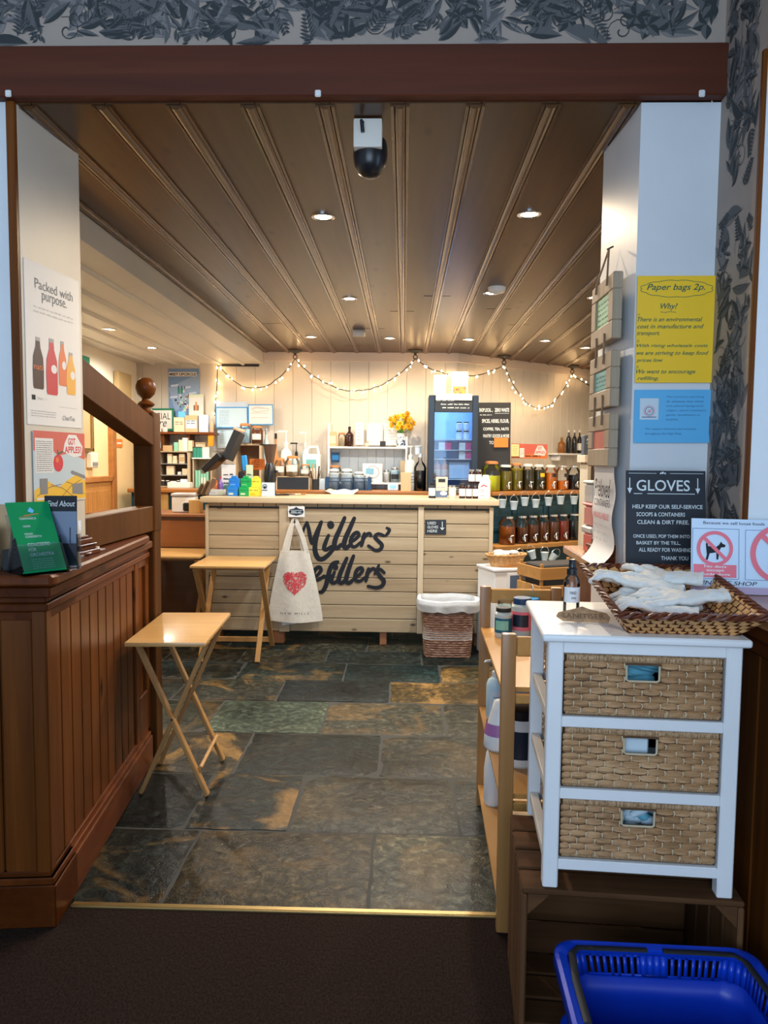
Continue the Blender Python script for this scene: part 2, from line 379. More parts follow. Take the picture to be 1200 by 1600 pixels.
# ------------------------------------------------------------------ mesh helpers
I4 = Matrix.Identity(4)
class MB:
    """collects shapes and links them as ONE mesh object"""
    def __init__(s, M=None):
        s.bm = bmesh.new(); s.mats = []; s.M = M or I4
    def mi(s, m):
        if m not in s.mats:
            s.mats.append(m)
        return s.mats.index(m)
    def _paint(s, faces, m):
        i = s.mi(m)
        for f in faces:
            f.material_index = i
    def box(s, x0, x1, y0, y1, z0, z1, m, bev=0.0, M=None, seg=1):
        T = s.M @ M if M else s.M
        vs = [s.bm.verts.new((x, y, z)) for x in (x0, x1) for y in (y0, y1) for z in (z0, z1)]
        q = [(0, 1, 3, 2), (4, 6, 7, 5), (0, 4, 5, 1), (2, 3, 7, 6), (0, 2, 6, 4), (1, 5, 7, 3)]
        fs = [s.bm.faces.new([vs[i] for i in a]) for a in q]
        s._paint(fs, m)
        if bev > 0:
            r = bmesh.ops.bevel(s.bm, geom=list({e for f in fs for e in f.edges}), offset=bev, segments=seg, affect='EDGES', profile=0.6)
            vs = list({v for f in r['faces'] for v in f.verts} | {v for v in vs if v.is_valid} | {v for f in fs if f.is_valid for v in f.verts})
            s._paint(r['faces'], m)
        for v in vs:
            v.co = T @ v.co
        return s
    def boxc(s, c, size, m, rot=(0, 0, 0), bev=0.0, seg=1):
        M = Matrix.Translation(c) @ Euler(rot).to_matrix().to_4x4()
        a, b, d = (x / 2 for x in size)
        return s.box(-a, a, -b, b, -d, d, m, bev, M, seg)
    def lathe(s, prof, m, n=24, M=None, cap=True):
        T = s.M @ M if M else s.M
        rings = []
        for r, z in prof:
            if r < 1e-6:
                rings.append([s.bm.verts.new(T @ Vector((0, 0, z)))])
            else:
                rings.append([s.bm.verts.new(T @ Vector((r * cos(2 * pi * i / n), r * sin(2 * pi * i / n), z))) for i in range(n)])
        fs = []
        for a, b in zip(rings, rings[1:]):
            for i in range(n):
                j = (i + 1) % n
                if len(a) == 1 and len(b) == 1:
                    continue
                if len(a) == 1:
                    fs.append(s.bm.faces.new((a[0], b[j], b[i])))
                elif len(b) == 1:
                    fs.append(s.bm.faces.new((a[i], a[j], b[0])))
                else:
                    fs.append(s.bm.faces.new((a[i], a[j], b[j], b[i])))
        if cap:
            if len(rings[0]) > 1:
                fs.append(s.bm.faces.new(rings[0][::-1]))
            if len(rings[-1]) > 1:
                fs.append(s.bm.faces.new(rings[-1]))
        s._paint(fs, m)
        return s
    def tube(s, pts, r, m, n=8, closed=False, flat=1.0):
        pts = [Vector(p) for p in pts]
        rad = r if isinstance(r, (list, tuple)) else [r] * len(pts)
        N = len(pts); rings = []; up = None
        for i, p in enumerate(pts):
            a = pts[(i - 1) % N] if (closed or i > 0) else p
            b = pts[(i + 1) % N] if (closed or i < N - 1) else p
            t = (b - a)
            t = t.normalized() if t.length > 1e-9 else Vector((0, 0, 1))
            if up is None:
                up = Vector((0, 0, 1)) if abs(t.z) < 0.9 else Vector((1, 0, 0))
            x = t.cross(up)
            if x.length < 1e-6:
                x = t.cross(Vector((0, 1, 0.1)))
            x.normalize(); y = x.cross(t).normalized(); up = y
            rings.append([s.bm.verts.new(s.M @ (p + x * rad[i] * cos(2 * pi * k / n) + y * rad[i] * flat * sin(2 * pi * k / n))) for k in range(n)])
        fs = []
        for i in range(N if closed else N - 1):
            a, b = rings[i], rings[(i + 1) % N]
            for k in range(n):
                j = (k + 1) % n
                fs.append(s.bm.faces.new((a[k], b[k], b[j], a[j])))
        if not closed:
            fs.append(s.bm.faces.new(rings[0])); fs.append(s.bm.faces.new(rings[-1][::-1]))
        s._paint(fs, m)
        return s
    def bar(s, p, q, w, d, m, up=(0, 0, 1), bev=0.002):
        """rectangular bar from p to q"""
        p, q = Vector(p), Vector(q)
        t = (q - p); L = t.length; t.normalize()
        x = t.cross(Vector(up)).normalized(); y = x.cross(t).normalized()
        M = Matrix((x, y, t)).transposed().to_4x4(); M.translation = (p + q) / 2
        return s.box(-w / 2, w / 2, -d / 2, d / 2, -L / 2, L / 2, m, bev, M)
    def poly(s, pts, m, M=None):
        T = s.M @ M if M else s.M
        f = s.bm.faces.new([s.bm.verts.new(T @ Vector(p)) for p in pts])
        s._paint([f], m)
        return s
    def prism(s, pts, d, m, M=None, bev=0.0):
        """2-D outline in x,y pushed out by d along z"""
        T = s.M @ M if M else s.M
        a = [s.bm.verts.new((p[0], p[1], 0)) for p in pts]
        b = [s.bm.verts.new((p[0], p[1], d)) for p in pts]
        fs = [s.bm.faces.new(a[::-1]), s.bm.faces.new(b)]
        n = len(pts)
        for i in range(n):
            fs.append(s.bm.faces.new((a[i], a[(i + 1) % n], b[(i + 1) % n], b[i])))
        s._paint(fs, m)
        vs = a + b
        if bev:
            r = bmesh.ops.bevel(s.bm, geom=list({e for f in fs for e in f.edges}), offset=bev, segments=1, affect='EDGES')
            s._paint(r['faces'], m)
            vs = list({v for f in r['faces'] for v in f.verts} | {v for f in fs if f.is_valid for v in f.verts})
        for v in vs:
            v.co = T @ v.co
        return s
    def ball(s, c, r, m, n=12, sc=(1, 1, 1), rot=(0, 0, 0)):
        k = max(4, n // 2)
        prof = [(r * sin(pi * i / k), -r * cos(pi * i / k)) for i in range(k + 1)]
        prof[0] = (0, -r); prof[-1] = (0, r)
        M = Matrix.Translation(c) @ Euler(rot).to_matrix().to_4x4() @ Matrix.Diagonal((*sc, 1))
        return s.lathe(prof, m, n, M)
    def grid(s, fn, nu, nv, m, closed_u=False, two=None):
        vs = [[s.bm.verts.new(s.M @ Vector(fn(i / nu, j / nv))) for j in range(nv + 1)] for i in range(nu if closed_u else nu + 1)]
        fs = []
        for i in range(nu):
            a, b = vs[i], vs[(i + 1) % len(vs)]
            for j in range(nv):
                fs.append(s.bm.faces.new((a[j], b[j], b[j + 1], a[j + 1])))
        s._paint(fs, m)
        return s
    # flat ink: strokes and text are mapped by M (x right, y up, z out of the sheet)
    def stroke(s, pts, w, m, M, z=0.0006, n=8):
        T = s.M @ M
        i = s.mi(m)
        P = [Vector((p[0], p[1])) for p in pts]
        W_ = w if isinstance(w, (list, tuple)) else [w] * len(P)
        for a, b, wa, wb in zip(P, P[1:], W_, W_[1:]):
            d = b - a
            if d.length < 1e-7:
                continue
            d.normalize(); q = Vector((-d.y, d.x))
            c = [a + q * wa / 2, a - q * wa / 2, b - q * wb / 2, b + q * wb / 2]
            z += 0.0000035
            f = s.bm.faces.new([s.bm.verts.new(T @ Vector((k.x, k.y, z))) for k in c]); f.material_index = i
        if n:
            for a, wa in zip(P, W_):
                z += 0.0000035
                f = s.bm.faces.new([s.bm.verts.new(T @ Vector((a.x + wa / 2 * cos(2 * pi * k / n), a.y + wa / 2 * sin(2 * pi * k / n), z))) for k in range(n)]); f.material_index = i
        return s
    def disc(s, c, r, m, M, z=0.0006, n=28, r2=0.0, ry=None):
        T = s.M @ M; i = s.mi(m); ry = ry or r
        if r2:
            for k in range(n):
                a, b = 2 * pi * k / n, 2 * pi * (k + 1) / n
                q = [(r * cos(a), r * sin(a)), (r * cos(b), r * sin(b)), (r2 * cos(b), r2 * sin(b)), (r2 * cos(a), r2 * sin(a))]
                f = s.bm.faces.new([s.bm.verts.new(T @ Vector((c[0] + x, c[1] + y, z))) for x, y in q]); f.material_index = i
        else:
            f = s.bm.faces.new([s.bm.verts.new(T @ Vector((c[0] + r * cos(2 * pi * k / n), c[1] + ry * sin(2 * pi * k / n), z))) for k in range(n)]); f.material_index = i
        return s
    def patch(s, x0, x1, y0, y1, m, M, z=0.0004):
        return s.poly([(x0, y0, z), (x1, y0, z), (x1, y1, z), (x0, y1, z)], m, M)
    def text(s, txt, x0, x1, y0, y1, m, M, z=0.0008, shear=0.0, bold=0.0, space=1.0):
        """text stretched into the given rectangle"""
        cu = bpy.data.curves.new('t', 'FONT'); cu.body = txt; cu.size = 1; cu.shear = shear; cu.offset = bold
        cu.align_x = 'CENTER'; cu.space_line = 0.95; cu.space_character = space; cu.resolution_u = 3
        ob = bpy.data.objects.new('t', cu); COL.objects.link(ob)
        bpy.context.view_layer.update()
        dg = bpy.context.evaluated_depsgraph_get()
        me = bpy.data.meshes.new_from_object(ob.evaluated_get(dg))
        bpy.data.objects.remove(ob); bpy.data.curves.remove(cu)
        xs = [v.co.x for v in me.vertices]; ys = [v.co.y for v in me.vertices]
        a, b, c, d = min(xs), max(xs), min(ys), max(ys)
        T = s.M @ M; i = s.mi(m)
        vs = [s.bm.verts.new(T @ Vector((x0 + (v.co.x - a) / (b - a) * (x1 - x0), y0 + (v.co.y - c) / (d - c) * (y1 - y0), z))) for v in me.vertices]
        for p in me.polygons:
            try:
                f = s.bm.faces.new([vs[k] for k in p.vertices]); f.material_index = i
            except ValueError:
                pass
        bpy.data.meshes.remove(me)
        return s
    def scribble(s, x0, x1, y, h, m, M, w=0.0012, z=0.0006):
        """one line of writing too small to read"""
        x = x0; step = h * 0.9
        while x < x1:
            L = min(x1 - x, random.uniform(2.5, 6) * step)
            pts = []; k = 0; xx = x
            while xx < x + L:
                pts.append((xx, y + (h if k % 2 else 0) * random.uniform(0.5, 1))); xx += step * 0.45; k += 1
            if len(pts) > 1:
                s.stroke(pts, w, m, M, z, 0)
            x += L + step
        return s
    def build(s, name, parent=None, loc=None, rot=None, smooth=32, label=None, cat=None, group=None, kind=None):
        me = bpy.data.meshes.new(name)
        bmesh.ops.recalc_face_normals(s.bm, faces=[f for f in s.bm.faces])
        s.bm.to_mesh(me); s.bm.free()
        for m in s.mats:
            me.materials.append(mat(m))
        if smooth:
            me.polygons.foreach_set('use_smooth', [True] * len(me.polygons))
            me.set_sharp_from_angle(angle=R(smooth))
        o = bpy.data.objects.new(name, me); COL.objects.link(o)
        if parent:
            o.parent = parent
        if loc is not None:
            o.location = loc
        if rot is not None:
            o.rotation_euler = rot if isinstance(rot, (tuple, list)) else (0, 0, rot)
        tag(o, label, cat, group, kind)
        return o
def tag(o, label=None, cat=None, group=None, kind=None):
    for k, v in (('label', label), ('category', cat), ('group', group), ('kind', kind)):
        if v:
            o[k] = v
    return o
def thing(name, label, cat, loc=(0, 0, 0), rot=0, group=None):
    o = bpy.data.objects.new(name, None); COL.objects.link(o)
    o.empty_display_size = 0.05
    o.location = loc; o.rotation_euler = rot if isinstance(rot, (tuple, list)) else (0, 0, rot)
    return tag(o, label, cat, group)
def dup(root, loc, rot=None, label=None, group=None, scale=None):
    def cp(o, par):
        c = o.copy(); COL.objects.link(c)
        if par:
            c.parent = par
        for ch in o.children:
            cp(ch, c)
        return c
    c = cp(root, None)
    c.location = loc
    if rot is not None:
        c.rotation_euler = (0, 0, rot) if isinstance(rot, (int, float)) else rot
    if label:
        c['label'] = label
    if group:
        c['group'] = group
    if scale:
        c.scale = scale
    return c
def sheet(origin, right, up):
    """matrix of a sheet: origin at its lower left, x along right, y along up, z out"""
    x = Vector(right).normalized(); u = Vector(up); y = (u - x * u.dot(x)).normalized(); z = x.cross(y)
    M = Matrix((x, y, z)).transposed().to_4x4(); M.translation = Vector(origin)
    return M
FRONT = sheet((0, 0, 0), (1, 0, 0), (0, 0, 1))     # stands facing -Y
# where a sight line through a spot of the photograph meets a real plane of the room
def _ray(px, py):
    dx, dy = (px - 600) / FOC, (py - 800) / FOC
    c, s_ = cos(ROLL), sin(ROLL)
    x, y = dx * c + dy * s_, -dx * s_ + dy * c
    f = cos(PITCH) - y * sin(PITCH); z = -sin(PITCH) - y * cos(PITCH)
    return Vector((x * cos(YAW) - f * sin(YAW), x * sin(YAW) + f * cos(YAW), z))
def W(px, py, X=None, Y=None, Z=None):
    r = _ray(px, py)
    t = Y / r.y if Y is not None else ((Z - EYE) / r.z if Z is not None else X / r.x)
    return Vector((0, 0, EYE)) + r * t
def on_line(px, py, P, d):
    """meets the vertical plane through P along d"""
    r = _ray(px, py); n = Vector((-d[1], d[0], 0))
    return Vector((0, 0, EYE)) + r * (n.dot(Vector((P[0], P[1], 0))) / n.dot(r))
# ------------------------------------------------------------------ the setting
ZC, ZW = 2.52, 2.40          # stained timber ceiling, lower white ceiling
YB = 7.45                    # back wall
BEND = Vector((0.52, YB)); BD = Vector((cos(R(38)), sin(R(38))))   # the back wall turns away to the right
def struct(name, mb, parent=None, smooth=0, label=None):
    return mb.build(name, parent, smooth=smooth, kind=None if parent else 'structure', label=label)
# slate floor, slab by slab
def hexc(h):
    return tuple((int(h[i:i + 2], 16) / 255) ** 2.2 for i in (0, 2, 4))
def make_floor():
    bm = bmesh.new(); lay = bm.loops.layers.float_color.new('slab')
    rows = [2.285, 2.795, 3.313, 3.833, 4.355, 4.783, 5.199, 5.556, 5.95, 6.4, 6.9, 7.5, 8.1, 8.8]
    cuts = [(-1.5, -0.78, -0.10, 0.62, 1.3), (-1.6, -0.855, -0.441, 0.236, 0.9, 1.6), (-1.35, -0.778, -0.10, 0.55, 1.3), (-1.7, -1.061, -0.43, 0.247, 0.8, 1.5),
            (-1.4, -0.762, -0.072, 0.60, 1.4), (-1.8, -1.105, -0.389, 0.262, 0.95)]
    C = [['1c2524', '2a2e2c', '55493a', '665f50', '3a3c38'], ['222826', '232a2b', '2c3232', '4e4a42', '3d3f3b', '333'], ['2a2c29', '3a352b', '272e2e', '47453f', '333'],
         ['2c3130', '33372f', '5c6658', '4d4a42', '4a463d', '333'], ['343733', '3a3a34', '273033', '594426', '3a3c38'], ['2b3234', '27302f', '2d3634', '27393a', '52452e', '333']]
    A = [[0.0, 0.55, 0.30, 0.25, 0.3], [0.0, 0.0, 0.75, 0.15, 0.2, 0], [0.2, 0.9, 0.05, 0.15, 0.2], [0.1, 0.35, 0.05, 0.3, 0.3, 0], [0.2, 0.55, 0.0, 1.0, 0.2], [0.0, 0.1, 0.45, 0.0, 0.9, 0.2]]
    rnd = random.Random(3)
    for ri, (y0, y1) in enumerate(zip(rows, rows[1:])):
        if ri < len(cuts):
            xs = (-3.3,) + cuts[ri] + (2.6,)
        else:
            x = -3.3; xs = [x]
            while x < 2.4:
                x += rnd.uniform(0.5, 0.85); xs.append(x)
        for k, (x0, x1) in enumerate(zip(xs, xs[1:])):
            if ri < len(C):
                kk = max(0, min(k, len(C[ri]) - 1)) if k else 0
                h = C[ri][kk] if len(C[ri][kk]) == 6 else '2e3331'; al = A[ri][min(kk, len(A[ri]) - 1)]
            else:
                h = rnd.choice(['2a3130', '353a37', '3b3831', '29302f', '4a453a']); al = rnd.choice([0, 0.1, 0.5])
            col = (*hexc(h), al)
            g = 0.006; z = rnd.uniform(-0.002, 0.002)
            nx, ny = 10, 8
            vs = {}
            for i in range(nx + 1):
                for j in range(ny + 1):
                    ex = i in (0, nx); ey = j in (0, ny)
                    wob = 0.006
                    X = x0 + g + (x1 - x0 - 2 * g) * i / nx + (rnd.uniform(-wob, wob) * 0.6 if ex else 0)
                    Y = y0 + g + (y1 - y0 - 2 * g) * j / ny + (rnd.uniform(-wob, wob) * 0.6 if ey else 0)
                    vs[i, j] = bm.verts.new((X, Y, z - (0.007 if ex or ey else 0) + rnd.uniform(-0.0012, 0.0012)))
            for i in range(nx):
                for j in range(ny):
                    f = bm.faces.new((vs[i, j], vs[i + 1, j], vs[i + 1, j + 1], vs[i, j + 1]))
                    f.smooth = True
                    for l in f.loops:
                        l[lay] = col
    me = bpy.data.meshes.new('floor'); 
    f = bm.faces.new([bm.verts.new(p) for p in ((-3.3, 2.28, -0.008), (3.3, 2.28, -0.008), (3.3, 9.2, -0.008), (-3.3, 9.2, -0.008))]); f.material_index = 1
    bm.to_mesh(me); bm.free()
    me.materials.append(mat('slate')); me.materials.append(mat('grout'))
    o = bpy.data.objects.new('floor', me); COL.objects.link(o); o['kind'] = 'structure'
make_floor()
mb = MB(); mb.box(-3.3, 3.0, -2.0, 2.275, -0.02, 0.0, 'carpet'); struct('floor', mb)
mb = MB(); mb.box(-1.06, 0.66, 2.262, 2.290, -0.01, 0.006, 'brass', 0.002); mb.box(-1.06, 0.66, 2.268, 2.272, 0.006, 0.008, 'brass'); struct('trim_1', mb)

# timber ceiling: wide boards between round cover battens
mb = MB()
x = -1.60
while x < 2.7:
    mb.box(x + 0.0015, x + 0.2255, 2.30, 9.3, ZC, ZC + 0.02, 'ceiling_wood'); x += 0.2275
struct('ceiling', mb)
mb = MB()
x = -0.024 - 0.2275 * 6
while x < 2.6:
    if x > -1.41:
        mb.tube([(x, 2.31, ZC + 0.002), (x, 5.0, ZC + 0.002), (x, 9.2, ZC + 0.002)], 0.019, 'batten_wood', 10, flat=0.8)
        for q in (-1, 1):
            mb.box(x + q * 0.024 - 0.005, x + q * 0.024 + 0.005, 2.31, 9.2, ZC - 0.006, ZC + 0.001, 'batten_wood')
    x += 0.2275
for xb, yb in ((-0.95, 5.9), (0.09, 5.4), (0.32, 4.9), (0.77, 5.3), (1.0, 5.9), (-0.14, 6.1), (-0.37, 7.0)):
    mb.box(xb - 0.2, xb - 0.03, yb, yb + 0.004, ZC - 0.0015, ZC, 'black_matt')
struct('trim_2', mb, smooth=40)
mb = MB()
mb.box(-3.4, -1.42, 2.64, 7.6, ZW, ZW + 0.02, 'ceil_white')
x = -1.62
while x > -3.3:
    mb.tube([(x, 2.65, ZW + 0.004), (x, 7.45, ZW + 0.004)], 0.022, 'ceil_white', 8); x -= 0.2275
struct('ceiling', mb, smooth=40)
mb = MB(); mb.box(-1.44, -1.415, 2.64, 7.45, ZW - 0.005, ZC, 'ceil_white', 0.002); struct('trim_3', mb)
# front room ceiling
mb = MB(); mb.box(-3.3, 3.0, -2.0, 2.30, 3.0, 3.02, 'plaster_white'); struct('ceiling', mb)

# walls
mb = MB()
x = -3.4
while x < BEND.x:
    x2 = min(x + 0.19, BEND.x)
    mb.box(x + 0.001, x2 - 0.001, YB, YB + 0.02, 0, ZC, 'board_cream', 0.0025); x = x2
mb.box(-3.4, BEND.x, YB + 0.012, YB + 0.06, 0, ZC, 'board_cream')
struct('wall_back', mb)
def along(t, off=0.0, z=0.0):
    """point on the turned wall: t metres along it, off metres in front of it"""
    p = BEND + BD * t + Vector((BD.y, -BD.x)) * off
    return Vector((p.x, p.y, z))
MBEND = Matrix.Translation((BEND.x, BEND.y, 0)) @ Matrix.Rotation(R(38), 4, 'Z')
mb = MB(MBEND)
t = 0
while t < 2.7:
    mb.box(t + 0.001, t + 0.119, 0, 0.02, 0, ZC, 'board_cream', 0.003); t += 0.12
mb.box(0, 2.8, 0.012, 0.06, 0, ZC, 'board_cream')
struct('wall_back_right', mb)
mb = MB()
mb.box(-1.415, BEND.x + 0.01, YB - 0.02, YB, ZC - 0.09, ZC, 'cornice_pink', 0.003)
struct('trim_4', mb)
mb = MB(MBEND); mb.box(0, 2.8, -0.02, 0, ZC - 0.09, ZC, 'cornice_pink', 0.003); struct('trim_5', mb)
mb = MB(); mb.box(-1.86, -1.46, YB - 0.012, YB, ZW - 0.026, ZW - 0.003, 'black_matt'); struct('gap_shade', mb)  # shade of the gap under the ceiling edge, set as a black strip
mb = MB(); mb.box(-2.78, -2.70, 2.64, 7.45, 0, 2.6, 'plaster_cream')
struct('wall_left', mb)
mb = MB(); mb.box(-2.70, -2.692, 5.4, 7.42, 1.24, 2.02, 'hall_warm_lit'); mb.box(-2.70, -2.692, 6.79, 7.42, 0.0, 1.24, 'hall_warm_lit')  # thin sheets colour the lower wall as if lit by the warm hall
struct('warm_lit_patch', mb)

# piers of the opening
mb = MB()
mb.prism([(-1.215, 2.30), (-1.19, 2.30), (-1.152, 2.64), (-3.3, 2.64), (-3.3, 2.30)], 3.0, 'plaster_warm_lit')  # lamplight on the inner face is part of this plaster tone
struct('wall_front_left', mb)
mb = MB(); mb.box(-3.3, -1.219, 2.294, 2.302, 0, 3.0, 'plaster_white'); struct('wall_front_left', mb)
mb = MB(); mb.prism([(-1.219, 2.286), (-1.193, 2.286), (-1.190, 2.31), (-1.219, 2.302)], 1.425, 'pine_dark', Matrix.Translation((0, 0, 1.10)), 0.002); struct('trim_7', mb)
mb = MB(); mb.prism([(0.695, 2.30), (1.6, 2.30), (1.6, 2.64), (0.675, 2.64)], 3.0, 'plaster_white'); struct('wall_front_right', mb)
# beam and the papered wall above it
mb = MB(); mb.box(-3.3, 0.945, 2.262, 2.45, ZC + 0.004, 2.672, 'beam_wood', 0.004); struct('trim_8', mb)
mb = MB(); mb.box(-3.3, 0.93, 2.29, 2.45, 2.672, 3.0, 'paper_ground'); struct('wall_above_beam', mb)
mb = MB()
mb.box(0.93, 1.02, 2.04, 2.30, 0, 3.0, 'paper_ground')
mb.box(0.93, 1.02, 0.75, 2.04, 2.53, 3.0, 'paper_ground')
mb.box(0.93, 1.02, -2.0, 0.75, 0, 3.0, 'paper_ground')
mb.box(0.93, 1.02, 0.75, 2.04, 0, 1.07, 'paper_ground')
struct('wall_right', mb)
mb = MB(); mb.box(2.6, 2.66, 2.64, 9.3, 0, 2.6, 'plaster_cream'); struct('wall_right', mb)
mb = MB(); mb.box(-3.35, -3.3, -2.0, 2.64, 0, 3.0, 'plaster_white'); struct('wall_left', mb)
# window recess on the right: reveals, frame and panes
mb = MB(); mb.box(0.938, 1.62, 2.036, 2.12, 1.07, 2.56, 'plaster_white'); mb.box(0.938, 1.62, 0.67, 0.754, 1.07, 2.56, 'plaster_white'); mb.box(0.938, 1.62, 0.75, 2.04, 2.53, 2.6, 'plaster_white')
mb.box(0.926, 0.938, 2.030, 2.044, 1.12, 2.53, 'pine_dark', 0.002)
struct('trim_9', mb)
wn = MB(); 
for a, b in ((0.75, 0.81), (1.36, 1.42), (1.98, 2.04)):
    wn.box(1.55, 1.60, a, b, 1.10, 2.53, 'white_paint', 0.004)
for a, b in ((1.10, 1.17), (1.80, 1.85), (2.46, 2.53)):
    wn.box(1.55, 1.60, 0.75, 2.04, a, b, 'white_paint', 0.004)
w1 = struct('window_1', wn)
mb = MB(); mb.box(1.57, 1.576, 0.80, 2.0, 1.12, 2.5, 'glass'); struct('pane', mb, w1)

# ---- wallpaper foliage, printed on the papered walls
def leaf(mb, x, y, a, L, wd, m, M, curve=0.25, z=0.0005):
    n = 7; up = []; lo = []
    for i in range(n + 1):
        t = i / n
        ang = a + curve * (t - 0.3) * 2
        cx = x + L * t * cos(a + curve * t); cy = y + L * t * sin(a + curve * t)
        h = wd * sin(pi * t ** 0.8) * 0.5
        up.append((cx - h * sin(ang), cy + h * cos(ang))); lo.append((cx + h * sin(ang), cy - h * cos(ang)))
    z += random.uniform(0, 0.0006)
    mb.poly([(p[0], p[1], z) for p in up + lo[::-1][1:-1]], m[0], M)
    mb.poly([(p[0], p[1], z + 0.0001) for p in up] , m[1], M) if len(set(up)) > 3 else None
    mb.stroke([up[0], ((up[3][0] + lo[3][0]) / 2, (up[3][1] + lo[3][1]) / 2), up[-1]], 0.0012, m[1], M, z + 0.0003, 0)
def foliage(mb, w, h, M, dens, sc=1.0):
    tones = [('leaf_pale', 'leaf_mid')] * 5 + [('leaf_mid', 'leaf_dark')] * 4 + [('leaf_dark', 'leaf_mid')] * 3
    def ok(x, y, m=0.045):
        m = m * sc
        return m * 0.3 < x < w - m * 0.3 and m * 0.3 < y < h - m * 0.3
    for k in range(dens):
        x, y = random.uniform(0, w), random.uniform(0, h)
        a0 = random.uniform(0.2, 2.9) if random.random() < 0.8 else random.uniform(-pi, 0)
        kind = random.random()
        L0 = random.uniform(0.05, 0.10) * sc
        if kind < 0.62:
            tn = random.choice(tones)
            for i in range(random.randint(3, 6)):
                a = a0 + (i - 3) * random.uniform(0.28, 0.42)
                bx, by = x + 0.012 * i * cos(a0) * sc, y + 0.012 * i * sin(a0) * sc
                L = L0 * random.uniform(0.6, 1.1)
                if ok(bx, by) and ok(bx + L * cos(a), by + L * sin(a), 0.06):
                    leaf(mb, bx, by, a, L, L * random.uniform(0.2, 0.34), tn if random.random() < .7 else random.choice(tones), M, random.uniform(-0.5, 0.5))
        elif kind < 0.78:      # curling tendril
            p = [(x + (0.004 + 0.0022 * i) * sc * cos(a0 + i * 0.55), y + (0.004 + 0.0022 * i) * sc * sin(a0 + i * 0.55)) for i in range(14)]
            if all(ok(*q) for q in p):
                mb.stroke(p, [0.0032 * sc - 0.00015 * i * sc for i in range(14)], 'leaf_dark', M, 0.0012, 5)
        elif kind < 0.92:      # fern sprig
            for i in range(7):
                bx, by = x + 0.009 * i * cos(a0) * sc, y + 0.009 * i * sin(a0) * sc
                for q in (-1, 1):
                    a = a0 + q * 0.9; L = (0.026 - 0.0024 * i) * sc
                    if ok(bx, by) and ok(bx + L * cos(a), by + L * sin(a)):
                        leaf(mb, bx, by, a, L, 0.0075 * sc, ('leaf_mid', 'leaf_dark'), M, 0.2)
        else:                  # four-petalled flower or bud
            for i in range(5):
                a = a0 + i * 2 * pi / 5; L = 0.034 * sc
                if ok(x + L * cos(a), y + L * sin(a)) and ok(x, y):
                    leaf(mb, x, y, a, L, 0.024 * sc, ('leaf_mid', 'leaf_dark'), M, 0.1)
random.seed(11)
mb = MB(); foliage(mb, 3.0, 0.30, sheet((-2.08, 2.289, 2.673), (1, 0, 0), (0, 0, 1)), 520, 1.3)
mb.build('wallpaper_leaves', smooth=0, kind='structure')
mb = MB(); foliage(mb, 0.255, 1.85, sheet((0.929, 2.295, 1.11), (0, -1, 0), (0, 0, 1)), 210, 1.15)
mb.build('wallpaper_leaves', smooth=0, kind='structure')
for o in COL.objects:
    if o.name.startswith('wallpaper_leaves'):
        o.name = 'trim_10'

# ---- panelled half wall on the left, turned a little away from the camera
ANG = math.atan2(0.126, 1.26)
MH = Matrix.Translation((-1.056, 2.16, 0)) @ Matrix.Rotation(ANG, 4, 'Z')
mb = MB(MH)
mb.box(-0.9, -0.035, 0.035, 0.16, 0, 1.06, 'pine_dark')          # body, front run
mb.box(-0.20, -0.035, 0.035, 1.29, 0, 1.06, 'pine_dark')         # body, side run
# skirting with moulded top
for a, b, c in ((0.0, 0.135, 0.0), (-0.008, 0.155, 0.003), (-0.020, 0.170, 0.004)):
    mb.box(-0.9, a, 0 - a, 0.2, c, b, 'pine_dark_x', 0.004)
    mb.box(-0.2, a, 0.0 - a, 1.26, c, b, 'pine_dark_y', 0.004)
# side boards
y = 0.062
for i in range(10):
    mb.box(-0.04, -0.026, y, y + 0.092, 0.165, 1.0, 'pine_dark', 0.004); y += 0.097
mb.box(-0.04, -0.018, 1.045, 1.10, 0.165, 1.03, 'pine_dark', 0.004)
mb.box(-0.04, -0.018, 1.10, 1.28, 0.165, 0.36, 'pine_dark_y', 0.004); mb.box(-0.04, -0.018, 1.10, 1.28, 0.95, 1.03, 'pine_dark_y', 0.004)
mb.box(-0.04, -0.018, 1.235, 1.29, 0.165, 1.03, 'pine_dark', 0.004)
mb.box(-0.04, -0.018, 0.022, 0.062, 0.165, 1.0, 'pine_dark', 0.003)
# front boards
x = -0.062
for wd_ in (0.10, 0.125, 0.125, 0.125, 0.125):
    mb.box(x - wd_ + 0.006, x, 0.024, 0.04, 0.165, 1.0, 'pine_dark', 0.004); x -= wd_
mb.box(-0.062, -0.020, 0.020, 0.04, 0.165, 1.0, 'pine_dark', 0.003)
# mouldings under the ledge
for a, z0, z1 in ((-0.022, 0.955, 0.985), (-0.010, 0.985, 1.01), (-0.016, 1.01, 1.03), (0.004, 1.03, 1.062)):
    mb.box(-0.9, a, 0 - a, 0.3, z0, z1, 'pine_dark_x', 0.004)
    mb.box(-0.2, a, 0 - a, 1.28, z0, z1, 'pine_dark_y', 0.004)
struct('wall_low_left', mb)
mb = MB(MH)
mb.prism([(-0.9, -0.018), (0.012, -0.018), (0.022, 0.0), (0.022, 1.15), (-0.02, 1.20), (-0.02, 1.285), (-0.30, 1.285), (-0.30, 0.6), (-0.9, 0.6)], 0.034, 'pine_dark_y', Matrix.Translation((0, 0, 1.066)), 0.007)
struct('window_sill_left', mb)
COL.objects['window_sill_left'].name = 'trim_11'
